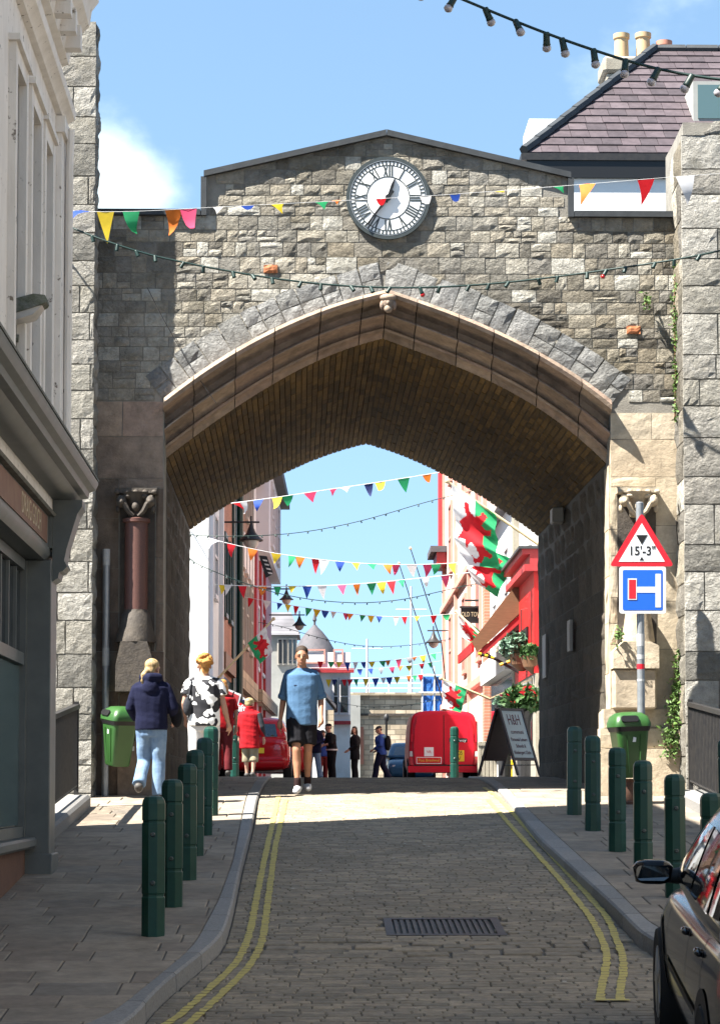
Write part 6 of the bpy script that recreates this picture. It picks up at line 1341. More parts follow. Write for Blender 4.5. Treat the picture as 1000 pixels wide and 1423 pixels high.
def loft(b, secs):
    """secs: (y, [(x, z) half profile from sill to centre line]) mirrored"""
    rows = []
    for y, pr in secs: rows.append([(x, y, z) for x, z in pr] + [(-x, y, z) for x, z in pr[::-1][1:]])
    n = len(rows[0]); vs = [v for r_ in rows for v in r_]
    fs = [(i * n + k, i * n + (k + 1) % n, (i + 1) * n + (k + 1) % n, (i + 1) * n + k) for i in range(len(rows) - 1) for k in range(n)]
    b.add(vs, fs + [tuple(range(n)), tuple(range((len(rows) - 1) * n + n - 1, (len(rows) - 1) * n - 1, -1))])
def wheels(t, axles, tr, r_=.31):
    for y in axles:
        for s_ in (-1, 1):
            Mx = Matrix.Rotation(R(90) * s_, 3, 'Y'); b = MB(); b.lathe([(r_ * .6, -.09), (r_ * .93, -.1), (r_, -.06), (r_, .06), (r_ * .93, .1), (r_ * .62, .09)], (s_ * (tr - .09), y, r_), 24, Mx); w = b.build('wheel', MT['tyre'], t, smooth=True, world=False)
            b = MB(); b.lathe([(.04, .1), (r_ * .12, .1), (r_ * .18, .075), (r_ * .6, .08), (r_ * .64, .095)], (s_ * (tr - .09), y, r_), 24, Mx)
            for k in range(5): a = k * 1.2566; b.box((s_ * (tr - .002), y + math.cos(a) * r_ * .35, r_ + math.sin(a) * r_ * .35), (.02, r_ * .5, .05), Matrix.Rotation(a, 3, 'X'))
            b.build('rim', MT['alloy'], w, smooth=True, world=False)
def car(label, loc, yaw, pitch, m, plate=True, mirror=True):
    t = thing('parked_car', label, 'car', loc); t.rotation_euler = (pitch, 0, yaw)
    def sec(y, w, zt, zb=.2, c=.92): return (y, [(w * .82, zb), (w * .97, zb + .08), (w, .45), (w * 1.005, .64), (w * .975, zt - .12), (w * c, zt - .02), (w * .6, zt + .02), (0, zt + .03)])
    b = MB(); loft(b, [sec(-2.02, .7, .86, .35), sec(-1.98, .8, .95, .25), sec(-1.8, .85, .99), sec(-1.1, .865, .96), sec(0, .865, .93), sec(1.0, .86, .9), sec(1.5, .845, .84), sec(1.9, .78, .74), sec(2.08, .66, .62, .26)]); subdiv(b, 'body', MT[m], t)
    def gr(z, y0, y1, w, bow): return [(w * .93, y0 + bow * .3), (w, y0 + .25), (w * 1.02, (y0 + y1) / 2), (w * .98, y1 - .25), (w * .9, y1), (0, y1 + bow), (-w * .9, y1), (-w * .98, y1 - .25), (-w * 1.02, (y0 + y1) / 2), (-w, y0 + .25), (-w * .93, y0 + bow * .3), (0, y0)]
    rings = [(.86, gr(0, -2.0, 1.3, .86, .1)), (.97, gr(0, -1.98, 1.15, .84, .1)), (1.31, gr(0, -1.78, .52, .72, .08)), (1.44, gr(0, -1.55, .25, .63, .06)), (1.48, gr(0, -1.1, -.1, .42, .04))]
    b = MB(); n = 12; vs = [(x, y, z) for z, r_ in rings for x, y in r_]; b.add(vs, [(i * n + k, i * n + (k + 1) % n, (i + 1) * n + (k + 1) % n, (i + 1) * n + k) for i in range(4) for k in range(n)] + [tuple(range(n - 1, -1, -1)), tuple(range(4 * n, 5 * n))]); subdiv(b, 'cabin', MT[m], t)
    # attachments sit on the real surface: sampled by ray cast
    from mathutils.bvhtree import BVHTree
    vv, ff = [], []
    for o in t.children:
        k0 = len(vv); vv += [v.co.copy() for v in o.data.vertices]; ff += [tuple(i + k0 for i in p.vertices) for p in o.data.polygons]
    bv = BVHTree.FromPolygons(vv, ff)
    def side(s_, y, z, off=.004):
        h = bv.ray_cast(Vector((s_ * 3, y, z)), Vector((-s_, 0, 0)))[0]; return Vector(((h.x if h else s_ * .8) + s_ * off, y, z))
    def back(x, z, off=.004, d=1):
        h = bv.ray_cast(Vector((x, -4 * d, z)), Vector((0, d, 0)))[0]; return Vector((x, (h.y if h else -1.9 * d) - off * d, z))
    def skin(fn, quad, nu, nv, name, m, off, parent=t, sm='all'):
        b = MB(); vs = []
        for j in range(nv + 1):
            for i in range(nu + 1):
                u, v = i / nu, j / nv; a = [(quad[0][k] * (1 - u) + quad[1][k] * u) * (1 - v) + (quad[3][k] * (1 - u) + quad[2][k] * u) * v for k in (0, 1)]; vs.append(fn(a[0], a[1], off))
        b.add(vs, [(j * (nu + 1) + i, j * (nu + 1) + i + 1, (j + 1) * (nu + 1) + i + 1, (j + 1) * (nu + 1) + i) for j in range(nv) for i in range(nu)]); return b.build(name, MT[m], parent, smooth=sm, world=False)
    for s_ in (-1, 1):
        fs_ = lambda y, z, off, s_=s_: side(s_, y, z, off)
        for qd in (((-.28, 1.0), (.72, 1.0), (.3, 1.29), (-.24, 1.31)), ((-1.12, 1.0), (-.36, 1.0), (-.32, 1.31), (-1.02, 1.3)), ((-1.5, 1.02), (-1.2, 1.01), (-1.1, 1.3), (-1.3, 1.28))):
            skin(fs_, qd, 8, 6, 'side_window', 'carglass', .006)
        for y in (.84, -.33, -1.02): skin(fs_, ((y - .005, .34), (y + .005, .34), (y + .005, .93), (y - .005, .93)), 1, 12, 'door_seam', 'trim', .003)
        for y in (-.2, -.9):
            c_ = side(s_, y, .8, .0); b = MB(); b.ell(c_ + Vector((s_ * .012, 0, 0)), (.022, .095, .018), 10, 7); b.build('door_handle', MT[m], t, smooth='all', world=False)
        skin(fs_, ((-.85, .5), (.85, .5), (.85, .535), (-.85, .535)), 16, 1, 'rub_strip', 'trim', .008)
        for ya in (-1.2, 1.32):
            b = MB(); vs = []; n_ = 20
            for k in range(n_ + 1):
                a = math.pi * (k / n_); 
                for rr_ in (.3, .37): y_, z_ = ya + rr_ * math.cos(a), .31 + rr_ * math.sin(a); vs.append(side(s_, y_, z_, .006))
            b.add(vs, [(2 * k, 2 * k + 1, 2 * k + 3, 2 * k + 2) for k in range(n_)]); b.build('wheel_arch', MT['trim'], t, smooth='all', world=False)
        b = MB(); rbox(b, [(0, 0, -.06, .06, .04, .03), (0, 0, -.05, .09, .055, .04), (0, 0, .025, .105, .06, .045), (0, 0, .05, .085, .05, .04), (0, 0, .062, .05, .03, .02)]); b.v = [(v[0] + s_ * .94, v[1] + .68 + abs(v[0]) * .25, v[2] + .985) for v in b.v]; mi = b.build('mirror', MT[m], t, smooth='all', world=False)
        b = MB(); rbox(b, [(0, 0, 0, .085, .04, .028), (0, 0, .012, .083, .039, .028)]); b.v = [(v[0] + s_ * .945, .615 + v[2] - .004 + abs(v[0]) * .25, v[1] + .985) for v in b.v]; b.build('mirror_glass', MT['carglass'], mi, world=False); MB().tube([(s_ * .9, .7, .96), (s_ * .8, .74, .96), (s_ * .7, .76, .95)], [.03, .045, .06], 8).build('mirror_stalk', MT['trim'], mi, smooth='all', world=False)
        def wrap(y, z, off, s_=s_): return side(s_, y, z, off)
        skin(wrap, ((-1.9, .7), (-1.68, .74), (-1.62, .92), (-1.86, .92)), 6, 6, 'tail_light', 'lamp_red', .008); skin(wrap, ((-1.86, .922), (-1.62, .922), (-1.56, 1.1), (-1.78, 1.12)), 6, 6, 'indicator', 'lamp_clear', .008)
        fb = lambda x, z, off: back(x, z, off)
        skin(fb, ((s_ * .48, .7), (s_ * .74, .7), (s_ * .72, .93), (s_ * .54, .93)), 4, 6, 'rear_light', 'lamp_red', .008)
        b = MB(); b.ell((s_ * .55, 1.94, .6), (.14, .08, .07)); b.build('headlight', MT['lamp_clear'], t, smooth='all', world=False)
    skin(lambda x, z, off: back(x, z, off), ((-.56, 1.0), (.56, 1.0), (.5, 1.3), (-.5, 1.3)), 10, 6, 'rear_window', 'carglass', .006); skin(lambda x, z, off: back(x, z, off, -1), ((-.6, 1.0), (.6, 1.0), (.5, 1.32), (-.5, 1.32)), 10, 6, 'windscreen', 'carglass', .006)
    b = MB(); rbox(b, [(0, -1.9, .3, .72, .12, .08), (0, -1.91, .36, .76, .13, .08), (0, -1.91, .5, .76, .13, .08), (0, -1.9, .54, .73, .12, .08)]); b.build('bumper', MT[m], t, smooth=True, world=False)
    pl_ = back(0, .68, .012); MB().box((0, pl_.y, .68), (.52, .02, .12)).build('number_plate', MT['plate_y'], t, world=False)
    wheels(t, (-1.2, 1.32), .865); return t
SLP = math.atan(.0782)
bc = car('glossy black hatchback parked beside the kerb below the bollards', (2.65, 11.6, rz(11.6)), R(-4), SLP, 'car_black')
car('red hatchback parked by the white house beyond the boy', (-1.43, 56, rz(54)), R(-1), 0, 'car_red')
car('red car parked ahead of the hatchback along the houses', (-1.05, 63, rz(63)), R(-2), 0, 'car_red')
car('dark blue car facing up the street behind the red van', (3.3, 84, rz(84)), R(180), 0, 'car_blue')
# red mail van
vx, vy = 3.24, 62.0
vn = thing('mail_van', 'red mail van seen from behind with a yellow plate', 'van', (vx, vy, rz(vy)))
def vs_(y, k, h=1.0): return (y, [(.8 * k, .22), (.875 * k, .3), (.9 * k, .6), (.89 * k, .95), (.87 * k, 1.35 * h), (.84 * k, 1.62 * h), (.74 * k, 1.78 * h), (.35 * k, 1.81 * h), (0, 1.8 * h)])
b = MB(); loft(b, [vs_(-2.05, .93, .985), vs_(-2.0, .985, .995), vs_(-1.8, 1), vs_(0, 1), vs_(.5, 1, 1.0), vs_(1.2, .98, .72), vs_(2.0, .93, .62), vs_(2.15, .8, .5)]); subdiv(b, 'body', MT['van_red'], vn)
def vpanel(pts, y0, y1, name, m, parent=vn): b = MB(); b.prism(pts, y0, y1, lambda u, v, d: (u, d, v)); return b.build(name, MT[m], parent, world=False)
for s_ in (-1, 1):
    d = vpanel(rpoly([(s_ * .012, .42), (s_ * .74, .42), (s_ * .77, .9), (s_ * .74, 1.35), (s_ * .66, 1.64), (s_ * .012, 1.7)], .06), -2.085, -2.03, 'rear_door', 'van_red')
    vpanel(rpoly([(s_ * .1, .95), (s_ * .64, .95), (s_ * .63, 1.36), (s_ * .57, 1.54), (s_ * .1, 1.58)], .05), -2.091, -2.0855, 'door_pressing', 'van_red', d)
    vpanel(rpoly([(s_ * .77, .4), (s_ * .86, .42), (s_ * .87, .62), (s_ * .79, .62)], .02), -2.07, -1.9, 'tail_light', 'lamp_red'); vpanel(rpoly([(s_ * .79, .625), (s_ * .87, .625), (s_ * .87, .76), (s_ * .8, .76)], .02), -2.07, -1.9, 'indicator', 'lamp_clear')
    vpanel(rpoly([(s_ * .78, 1.0), (s_ * .84, 1.0), (s_ * .83, 1.2), (s_ * .77, 1.2)], .02), -2.06, -1.98, 'hinge', 'van_red')
vpanel([(-.008, .42), (.008, .42), (.008, 1.68), (-.008, 1.68)], -2.088, -2.05, 'door_seam', 'trim'); vpanel([(-.76, .385), (.76, .385), (.76, .415), (-.76, .415)], -2.086, -2.03, 'sill_seam', 'trim')
MT['brightletter'] = mat('yellow_letter', (.75, .5, .05), rough=.5)
vpanel([(-.9, .22), (.9, .22), (.92, .38), (-.92, .38)], -2.12, -1.9, 'bumper', 'van_red')
vpanel([(.16, .5), (.52, .5), (.52, .78), (.16, .78)], -2.094, -2.0865, 'number_plate', 'plate_y')
text_obj('KX05', .15, frame((.34, -2.096, .71), (1, 0, 0), (0, 0, 1)), MT['black'], 'plate_lettering', vn, .001, sx=.8, world=False); text_obj('JCV', .15, frame((.34, -2.096, .57), (1, 0, 0), (0, 0, 1)), MT['black'], 'plate_lettering', vn, .001, sx=.8, world=False)
vpanel([(.14, .99), (.6, .99), (.6, 1.09), (.14, 1.09)], -2.097, -2.0915, 'name_strip', 'black'); text_obj('doorway', .11, frame((.37, -2.1, 1.035), (1, 0, 0), (0, 0, 1)), MT['sign_white'], 'lettering', vn, .001, world=False)
vpanel([(-.5, .63), (-.26, .63), (-.26, .86), (-.5, .86)], -2.094, -2.0865, 'crest_panel', 'sign_white'); text_obj('VR', .1, frame((-.38, -2.096, .74), (1, 0, 0), (0, 0, 1)), MT['brightred'], 'lettering', vn, .001, world=False)
vpanel([(-.7, .44), (-.06, .44), (-.06, .61), (-.7, .61)], -2.094, -2.0865, 'name_panel', 'sign_white'); vpanel([(-.685, .455), (-.075, .455), (-.075, .595), (-.685, .595)], -2.0965, -2.0945, 'name_field', 'brightred'); text_obj('Post Brenhinol', .1, frame((-.38, -2.098, .525), (1, 0, 0), (0, 0, 1)), MT['brightletter'], 'lettering', vn, .001, sx=.9, world=False)
wheels(vn, (-1.35, 1.4), .9, .3)
# ================================================================ STRINGS OF BUNTING AND LIGHTS
def fl(name, c): return mat(name, c, tuple(q * .85 for q in c), rough=.7, scale=10, spec=.2)
FC = {'r': fl('flag_red', (.6, .02, .03)), 'o': fl('flag_orange', (.75, .2, .03)), 'y': fl('flag_yellow', (.75, .55, .04)), 'g': fl('flag_green', (.03, .35, .14)), 'b': fl('flag_blue', (.03, .08, .4)), 'w': fl('flag_white', (.75, .75, .77)), 'p': fl('flag_pink', (.65, .06, .15)), 'n': fl('flag_navy', (.02, .03, .12))}
for m_ in FC.values():      # thin cloth lets daylight through
    t = m_.node_tree; pb_ = t.nodes['Principled BSDF']; pb_.inputs['Transmission Weight'].default_value = 0; tr_ = t.nodes.new('ShaderNodeBsdfTranslucent'); ms_ = t.nodes.new('ShaderNodeMixShader'); ms_.inputs['Fac'].default_value = .3
    src = pb_.inputs['Base Color'].links[0].from_socket; t.links.new(src, tr_.inputs['Color']); t.links.new(pb_.outputs[0], ms_.inputs[1]); t.links.new(tr_.outputs[0], ms_.inputs[2]); t.links.new(ms_.outputs[0], t.nodes['Material Output'].inputs['Surface'])
MT['cord_w'] = mat('white_cord', (.7, .7, .7), rough=.7); MT['cable'] = mat('dark_green_cable', (.008, .03, .026), rough=.5); MT['bulb_clear'] = mat('clear_bulb', (.35, .33, .36), rough=.08, spec=.8); MT['bulb_red'] = mat('red_bulb', (.45, .01, .01), rough=.1, spec=.7)
def poly3(pts): 
    w = [P(*q) if len(q) == 3 else Vector(q[1:]) for q in pts]      # ('w', x, y, z) gives a fixing point on a wall
    Y = w[0].y
    if 40 < Y < 82:      # far strings run on to the house fronts on both sides
        xl = XL(Y) + .02; xr = XR(Y) - .02
        if Y < 51: w.insert(0, Vector((-2.78, 50.98, EYE + (w[0].z - EYE) * 50.98 / Y + .15)))
        elif w[0].x > xl + .1: w.insert(0, Vector((xl, Y, w[0].z + (w[0].x - xl) * .12)))
        if w[-1].x < xr - .1: w.append(Vector((xr, Y, w[-1].z + (xr - w[-1].x) * .15)))
    return w
def smoothline(pts, n=60):
    s = [0]
    for a, c in zip(pts[:-1], pts[1:]): s.append(s[-1] + (c - a).length)
    s = np.array(s); u = np.linspace(0, s[-1], n); X = [np.interp(u, s, [p[k] for p in pts]) for k in range(3)]
    for k in range(3):
        w = 7; pad = np.concatenate([2 * X[k][0] - X[k][w:0:-1], X[k], 2 * X[k][-1] - X[k][-2:-w - 2:-1]]); X[k] = np.convolve(pad, np.ones(2 * w + 1) / (2 * w + 1), 'valid')
    return [Vector((X[0][i], X[1][i], X[2][i])) for i in range(n)]
def along_line(line, px):
    """point on the string whose image column is px"""
    best = min(line, key=lambda p: abs(proj(p)[0] - px)); return best
CRi = CR.transposed()
def proj(p): v = CRi @ (Vector(p) - cam.location); return (500 + F * v.x / -v.z, AXY - F * v.y / -v.z)
def bunting(label, pts, flags, w, h, rad=.004, wild=.35, seed=1, group=None, stream=None):
    """flags: (image column, colour)"""
    line = smoothline(poly3(pts)); t = thing('bunting', label, 'bunting', line[0], 0, group); r_ = random.Random(seed)
    MB().tube(line, rad, 5).build('cord', MT['cord_w'], t)
    for px, c in flags:
        st_ = bool(stream and stream[0] < px < stream[1]); jt_ = r_.uniform(.78, 1.15); fw, fh = (w * .62 * jt_, h * .75 * jt_) if st_ else (w * jt_, h * r_.uniform(.85, 1.15)); px += r_.uniform(-2.5, 2.5)
        p = along_line(line, px); i = line.index(p); d = (line[min(i + 1, 59)] - line[max(i - 1, 0)]).normalized()
        sw = r_.uniform(-wild, wild) * 2.2; sw = r_.uniform(1.2, 1.75) if stream and stream[0] < px < stream[1] else sw; k = r_.uniform(-.9, .9); dn = Vector((0, math.sin(sw), -math.cos(sw))); dn = (dn - d * dn.dot(d)).normalized(); nn = d.cross(dn); lean = r_.uniform(-.5, .5) * wild
        vs = []; n = 5; fs = []
        for j in range(n):
            v = j / (n - 1); hw = fw / 2 * (1 - v) + .002; cen = p + dn * fh * v * (1 - .25 * abs(k) * v) + nn * math.sin(v * 2.6) * fh * .35 * k + d * lean * fh * v * v
            vs += [cen - d * hw, cen + nn * .15 * hw * k, cen + d * hw]
        for j in range(n - 1):
            for q in (0, 1): fs.append((j * 3 + q, j * 3 + q + 1, j * 3 + q + 4, j * 3 + q + 3))
        MB().add(vs, fs).build('pennant', FC[c], t, smooth='all', recalc=False)
    return t
def festoon(label, pts, step, size, seed=1, red=(), bulbs=True, rad=.009, group=None, px0=None):
    line = smoothline(poly3(pts), 90); t = thing('light_string', label, 'string lights', line[0], 0, group); r_ = random.Random(seed)
    MB().tube(line, rad, 6).build('cable', MT['cable'], t, smooth='all')
    me = MB().lathe([(size * .4, .0), (size * .5, -.2 * size), (size * .55, -1.7 * size), (size * .65, -2.0 * size)], (0, 0, .2 * size), 8).mesh('socket', MT['cable'], 'all')
    prof = [(size * .45, -1.9 * size), (size * .7, -2.3 * size), (size * .68, -2.75 * size), (size * .3, -3.05 * size)]
    mb = {False: MB().lathe(prof, (0, 0, .2 * size), 8).mesh('bulb', MT['bulb_clear'], 'all'), True: MB().lathe(prof, (0, 0, .2 * size), 8).mesh('bulb', MT['bulb_red'], 'all')}
    s = 0; k = 0; acc = step * .3; last = line[0]
    for p in line[1:]:
        acc += (p - last).length
        if acc >= step:
            acc -= step; o = link('socket', me, t); o.location = p; o.rotation_euler = (r_.uniform(-.5, .5), r_.uniform(-.6, .6), 0)
            if bulbs is True or (bulbs and k in red): bo = link('bulb', mb[k in red], o, world=False)
            k += 1
        last = p
    return t
bunting('bunting of fluttering pennants strung across the clock', [('w', -3.4, 27.58, 9.15), (85, 302, 27.0), (135, 297, 27.0), (290, 288, 27.0), (540, 276, 26.9), (700, 266, 26.8), (800, 256, 26.5), (900, 249, 26.2), (1010, 240, 26), ('w', 5.6, 27.3, 9.6)], [(112, 'b'), (150, 'y'), (185, 'g'), (240, 'o'), (266, 'p'), (310, 'w'), (350, 'b'), (395, 'y'), (440, 'g'), (478, 'o'), (523, 'r'), (585, 'w'), (632, 'b'), (692, 'y'), (763, 'g'), (820, 'o'), (890, 'r'), (950, 'w')], .24, .34, .0025, .4, 12, None, (280, 790))
festoon('dark light string sagging across the arch head', [('w', -3.4, 27.58, 9.15), (85, 308, 27.0), (135, 338, 27.0), (220, 358, 27.0), (350, 384, 27.0), (440, 396, 27), (540, 402, 27), (640, 399, 27), (740, 390, 27), (850, 374, 26.8), (940, 361, 26.5), (1010, 350, 26.2), ('w', 5.6, 27.3, 8.9)], .275, .04, 2, (1, 2, 17, 25), 'some', .011)
festoon('near light string with clear bulbs slanting past the chimney', [('w', -2.15, 15.6, 9.0), (560, -35, 14.5), (640, 2, 14.4), (700, 22, 14.3), (770, 50, 14.2), (830, 77, 14.1), (900, 100, 14), (960, 114, 13.9), (1020, 125, 13.8), ('w', 6.55, 13.4, 6.6)], .205, .04, 3, (), True, .009)
G2 = 'bunting strings across the far street'
bunting('highest far bunting crossing just under the arch', [(300, 705, 44), (345, 693, 44), (400, 688, 44), (450, 683, 44), (510, 674, 44), (560, 664, 44), (600, 657, 44), (660, 648, 44)], [(325, 'r'), (340, 'w'), (360, 'b'), (380, 'y'), (408, 'g'), (430, 'p'), (455, 'p'), (482, 'w'), (508, 'n'), (535, 'y'), (565, 'g'), (593, 'o')], .22, .3, .007, .5, 5)
bunting('far bunting running from the bell lantern to the big dragon flag', [(270, 742, 48), (300, 754, 48), (350, 764, 48), (400, 772, 48), (450, 780, 48), (520, 785, 48), (580, 786, 48), (630, 784, 48), (690, 778, 48)], list(zip([302, 325, 348, 380, 402, 418, 437, 455, 475, 500, 513, 535, 552, 575, 592, 609, 628], 'wroygorwbygopwpgy')), .2, .29, .006, .4, 6)
bunting('far bunting stretched level above the second lantern', [(296, 812, 52), (350, 815, 52), (420, 815, 52), (500, 812, 52), (560, 806, 52), (640, 797, 52), (700, 790, 52)], list(zip([308, 320, 341, 362, 384, 407, 428, 451, 474, 495, 512, 528, 545, 560, 590, 620], 'ywrogybwpogyrgwp')), .2, .3, .009, .3, 7)
bunting('smaller far bunting hanging below the second lantern', [(320, 826, 66), (370, 835, 66), (420, 844, 66), (480, 853, 66), (540, 858, 66), (600, 856, 66), (660, 850, 66)], list(zip([353, 372, 390, 403, 415, 428, 440, 453, 465, 478, 490, 503, 515, 527, 548, 563, 578, 600, 615], 'rwbyrgybwpogybwryrg')), .2, .28, .006, .3, 8)
bunting('low far bunting in front of the domed house roofline', [(400, 918, 84), (440, 919, 84), (500, 921, 84), (560, 916, 84), (620, 905, 84)], list(zip(range(446, 612, 12), 'rgybwbygopwoyg')), .22, .32, .006, .3, 9)
bunting('lower far bunting over the end wall coping', [(440, 930, 92), (500, 930, 92), (560, 926, 92), (615, 918, 92)], list(zip(range(500, 612, 14), 'bbwpoyrg')), .22, .32, .006, .3, 10)
bunting('lowest far bunting across the wall railing', [(440, 944, 88), (500, 944, 88), (560, 940, 88), (600, 936, 88)], list(zip(range(454, 600, 11), 'ynrrgybwbyogr')), .22, .32, .006, .3, 11)
festoon('far light string under the highest bunting', [(262, 744, 46), (320, 746, 46), (380, 745, 46), (450, 737, 46), (510, 722, 46), (560, 708, 46), (625, 686, 46)], .28, .026, 5, (), 'some', .009)
festoon('far light string slanting off the white house wall', [(262, 780, 50), (305, 797, 50), (350, 815, 50), (400, 829, 50), (470, 838, 50), (530, 838, 50), (590, 828, 50), (640, 814, 50)], .28, .026, 6, (), 'some', .009)
festoon('far light string dipping below the third lantern', [(385, 868, 76), (420, 880, 76), (470, 893, 76), (510, 899, 76), (560, 898, 76), (640, 886, 76)], .3, .03, 7, (), 'some', .01)
festoon('far light string low across the end wall', [(436, 968, 90), (470, 977, 90), (510, 983, 90), (560, 981, 90), (610, 972, 90)], .35, .03, 8, (), 'some', .01)
# ================================================================ DRAGON FLAGS
DRAGON = [(.1, .3), (.2, .36), (.26, .5), (.22, .6), (.12, .62), (.1, .7), (.22, .74), (.3, .7), (.36, .78), (.44, .9), (.52, .82), (.66, .92), (.64, .76), (.76, .74), (.66, .62), (.74, .5), (.84, .46), (.9, .58), (.84, .66), (.96, .62), (.94, .42), (.82, .34), (.86, .2), (.78, .12), (.72, .26), (.62, .34), (.5, .34), (.46, .18), (.34, .12), (.4, .26), (.34, .36), (.26, .26), (.16, .2)]
def inpoly(u, v, pl):
    c = False; j = len(pl) - 1
    for i in range(len(pl)):
        if (pl[i][1] > v) != (pl[j][1] > v) and u < (pl[j][0] - pl[i][0]) * (v - pl[i][1]) / (pl[j][1] - pl[i][1]) + pl[i][0]: c = not c
        j = i
    return c
def dragon_flag(label, base, tip, corners, Y, waves=2.5, amp=.07, yb=None):
    """corners (image): hoist-top, fly-top, fly-bottom, hoist-bottom"""
    b0 = Vector(base); t0 = Vector(tip); t = thing('dragon_flag', label, 'flag', b0)
    MB().tube([b0, t0], [.03, .022], 8).build('pole', MT['pole_wood'], t, smooth=True); MB().ell(t0, (.045, .045, .045), 10, 7).build('finial', MT['pole_wood'], t, smooth='all')
    c = [P(a, b_, Y) for a, b_ in corners]; nu, nv = 54, 36; vs = []
    for j in range(nv + 1):
        for i in range(nu + 1):
            u, v = i / nu, j / nv; p = (c[3] * (1 - u) + c[2] * u) * (1 - v) + (c[0] * (1 - u) + c[1] * u) * v
            a = amp * (math.sin(u * 6.28 * waves + v * 1.5) * (.25 + .75 * u) + .4 * math.sin(u * 17 + v * 5)); vs.append(p + Vector((a * .25, a * 1.2, a * .12)))
    b = MB(); o = len(b.v)
    for j in range(nv):
        for i in range(nu):
            u, v = (i + .5) / nu, (j + .5) / nv; b.mi = 2 if inpoly(u, v, DRAGON) else (0 if v > .48 else 1)
            b.f.append((j * (nu + 1) + i, j * (nu + 1) + i + 1, (j + 1) * (nu + 1) + i + 1, (j + 1) * (nu + 1) + i)); b.m.append(b.mi)
    b.v = [tuple(v) for v in vs]; b.build('cloth', [FC['w'], FC['g'], FC['r']], t, smooth='all', recalc=False)
MT['pole_wood'] = mat('varnished_pole', (.55, .42, .25), rough=.45)
pb0 = PXp(748, 757, 4.05); Yp = pb0.y
dragon_flag('large red dragon flag on a slanting pole by the arch', pb0, P(621, 669, Yp), [(627, 673), (636, 784), (692, 790), (688, 715)], Yp - .12, 2.4, .17)
pb1 = PXp(722, 797, 4.08); dragon_flag('second dragon flag drooping below the large one', pb1, P(645, 748, pb1.y), [(648, 752), (652, 806), (690, 830), (714, 778)], pb1.y - .1, 2.2, .14)
pb2 = PXp(682, 972, 4.12); dragon_flag('low dragon flag flying above the red van', pb2, P(612, 943, pb2.y), [(615, 945), (614, 984), (640, 990), (648, 958)], pb2.y - .1, 1.5, .06)
pb3 = PXp(690, 905, 4.1); dragon_flag('small dragon flag half hidden behind the awning', pb3, P(634, 850, pb3.y + 4), [(636, 852), (640, 884), (664, 900), (668, 878)], pb3.y + 4, 1.5, .06)
pb4 = PXp(298, 948, -2.38); dragon_flag('dragon flag hanging out from the white house on the shop side', pb4, P(380, 860, pb4.y), [(369, 871), (379, 906), (361, 923), (344, 894)], pb4.y - .08, 1.4, .05)
# bare slanting poles from the pink house
for a, c, Yq, lb in (((613, 893), (570, 762), 76, 'longer bare flagpole slanting out from the pink house'), ((592, 900), (554, 783), 78, 'shorter bare flagpole slanting out over the street')):
    p, q = P(*a, Yq), P(*c, Yq - 2); t = thing('slanting_pole', lb, 'flagpole', p); w0 = Vector((XR(Yq), Yq + 1, p.z - 2)); MB().tube([w0, p, q], [.022, .02, .014], 7).build('pole', MT['iron'], t); MB().ell(q, (.05, .05, .05), 8, 6).build('finial', MT['gilt'], t)
# ================================================================ BELL LANTERNS
def lantern(label, px, py, Y, fx, side, s_=1.0):
    p = P(px, py, Y); t = thing('bell_lantern', label, 'street lamp', p)
    MB().lathe([(.5 * s_, -.3 * s_), (.52 * s_, -.26 * s_), (.34 * s_, -.12 * s_), (.2 * s_, .05 * s_), (.1 * s_, .3 * s_), (.05 * s_, .45 * s_)], p, 18).build('hood', MT['iron'], t, smooth=True)
    MB().lathe([(.33 * s_, -.3 * s_), (.3 * s_, -.45 * s_), (.16 * s_, -.6 * s_), (.04 * s_, -.64 * s_)], p, 14).build('globe', MT['diffuser'], t, smooth=True)
    z = p.z + .5 * s_; MB().tube([(p.x + side * -.2, Y, z), (fx(Y), Y, z)], .025, 6).tube([(p.x, Y, p.z + .4 * s_), (p.x, Y, z + .15)], .02, 6).build('bracket', MT['iron'], t)
lantern('large bell shaped lantern bracketed from the brick house', 349, 742, 57, XL, -1, .58); lantern('bell lantern bracketed from the red pilaster house', 398, 828, 76, XL, -1, .45); lantern('smallest bell lantern before the slate dome', 416, 864, 86, XL, -1, .5); lantern('bell lantern bracketed from the pink house', 602, 887, 76, XR, 1, .5)
# striped projecting sign below the big lantern
p = P(368, 788, 60); ss = thing('banner_sign', 'black and white slanted banner sign below the large lantern', 'sign', p)
b = MB(); b.prism([(p.x - .15, p.z + .3), (p.x + .05, p.z + .28), (p.x + .22, p.z - .18), (p.x + .02, p.z - .28)], 60, 60.04, fXZ); b.build('board', MT['black'], ss)
for k in range(4): b = MB(); z = p.z + .2 - k * .11; x = p.x - .06 + k * .045; b.prism([(x, z), (x + .12, z - .02), (x + .13, z - .06), (x + .02, z - .04)], 59.985, 59.997, fXZ); b.build('stripe', MT['white'], ss)
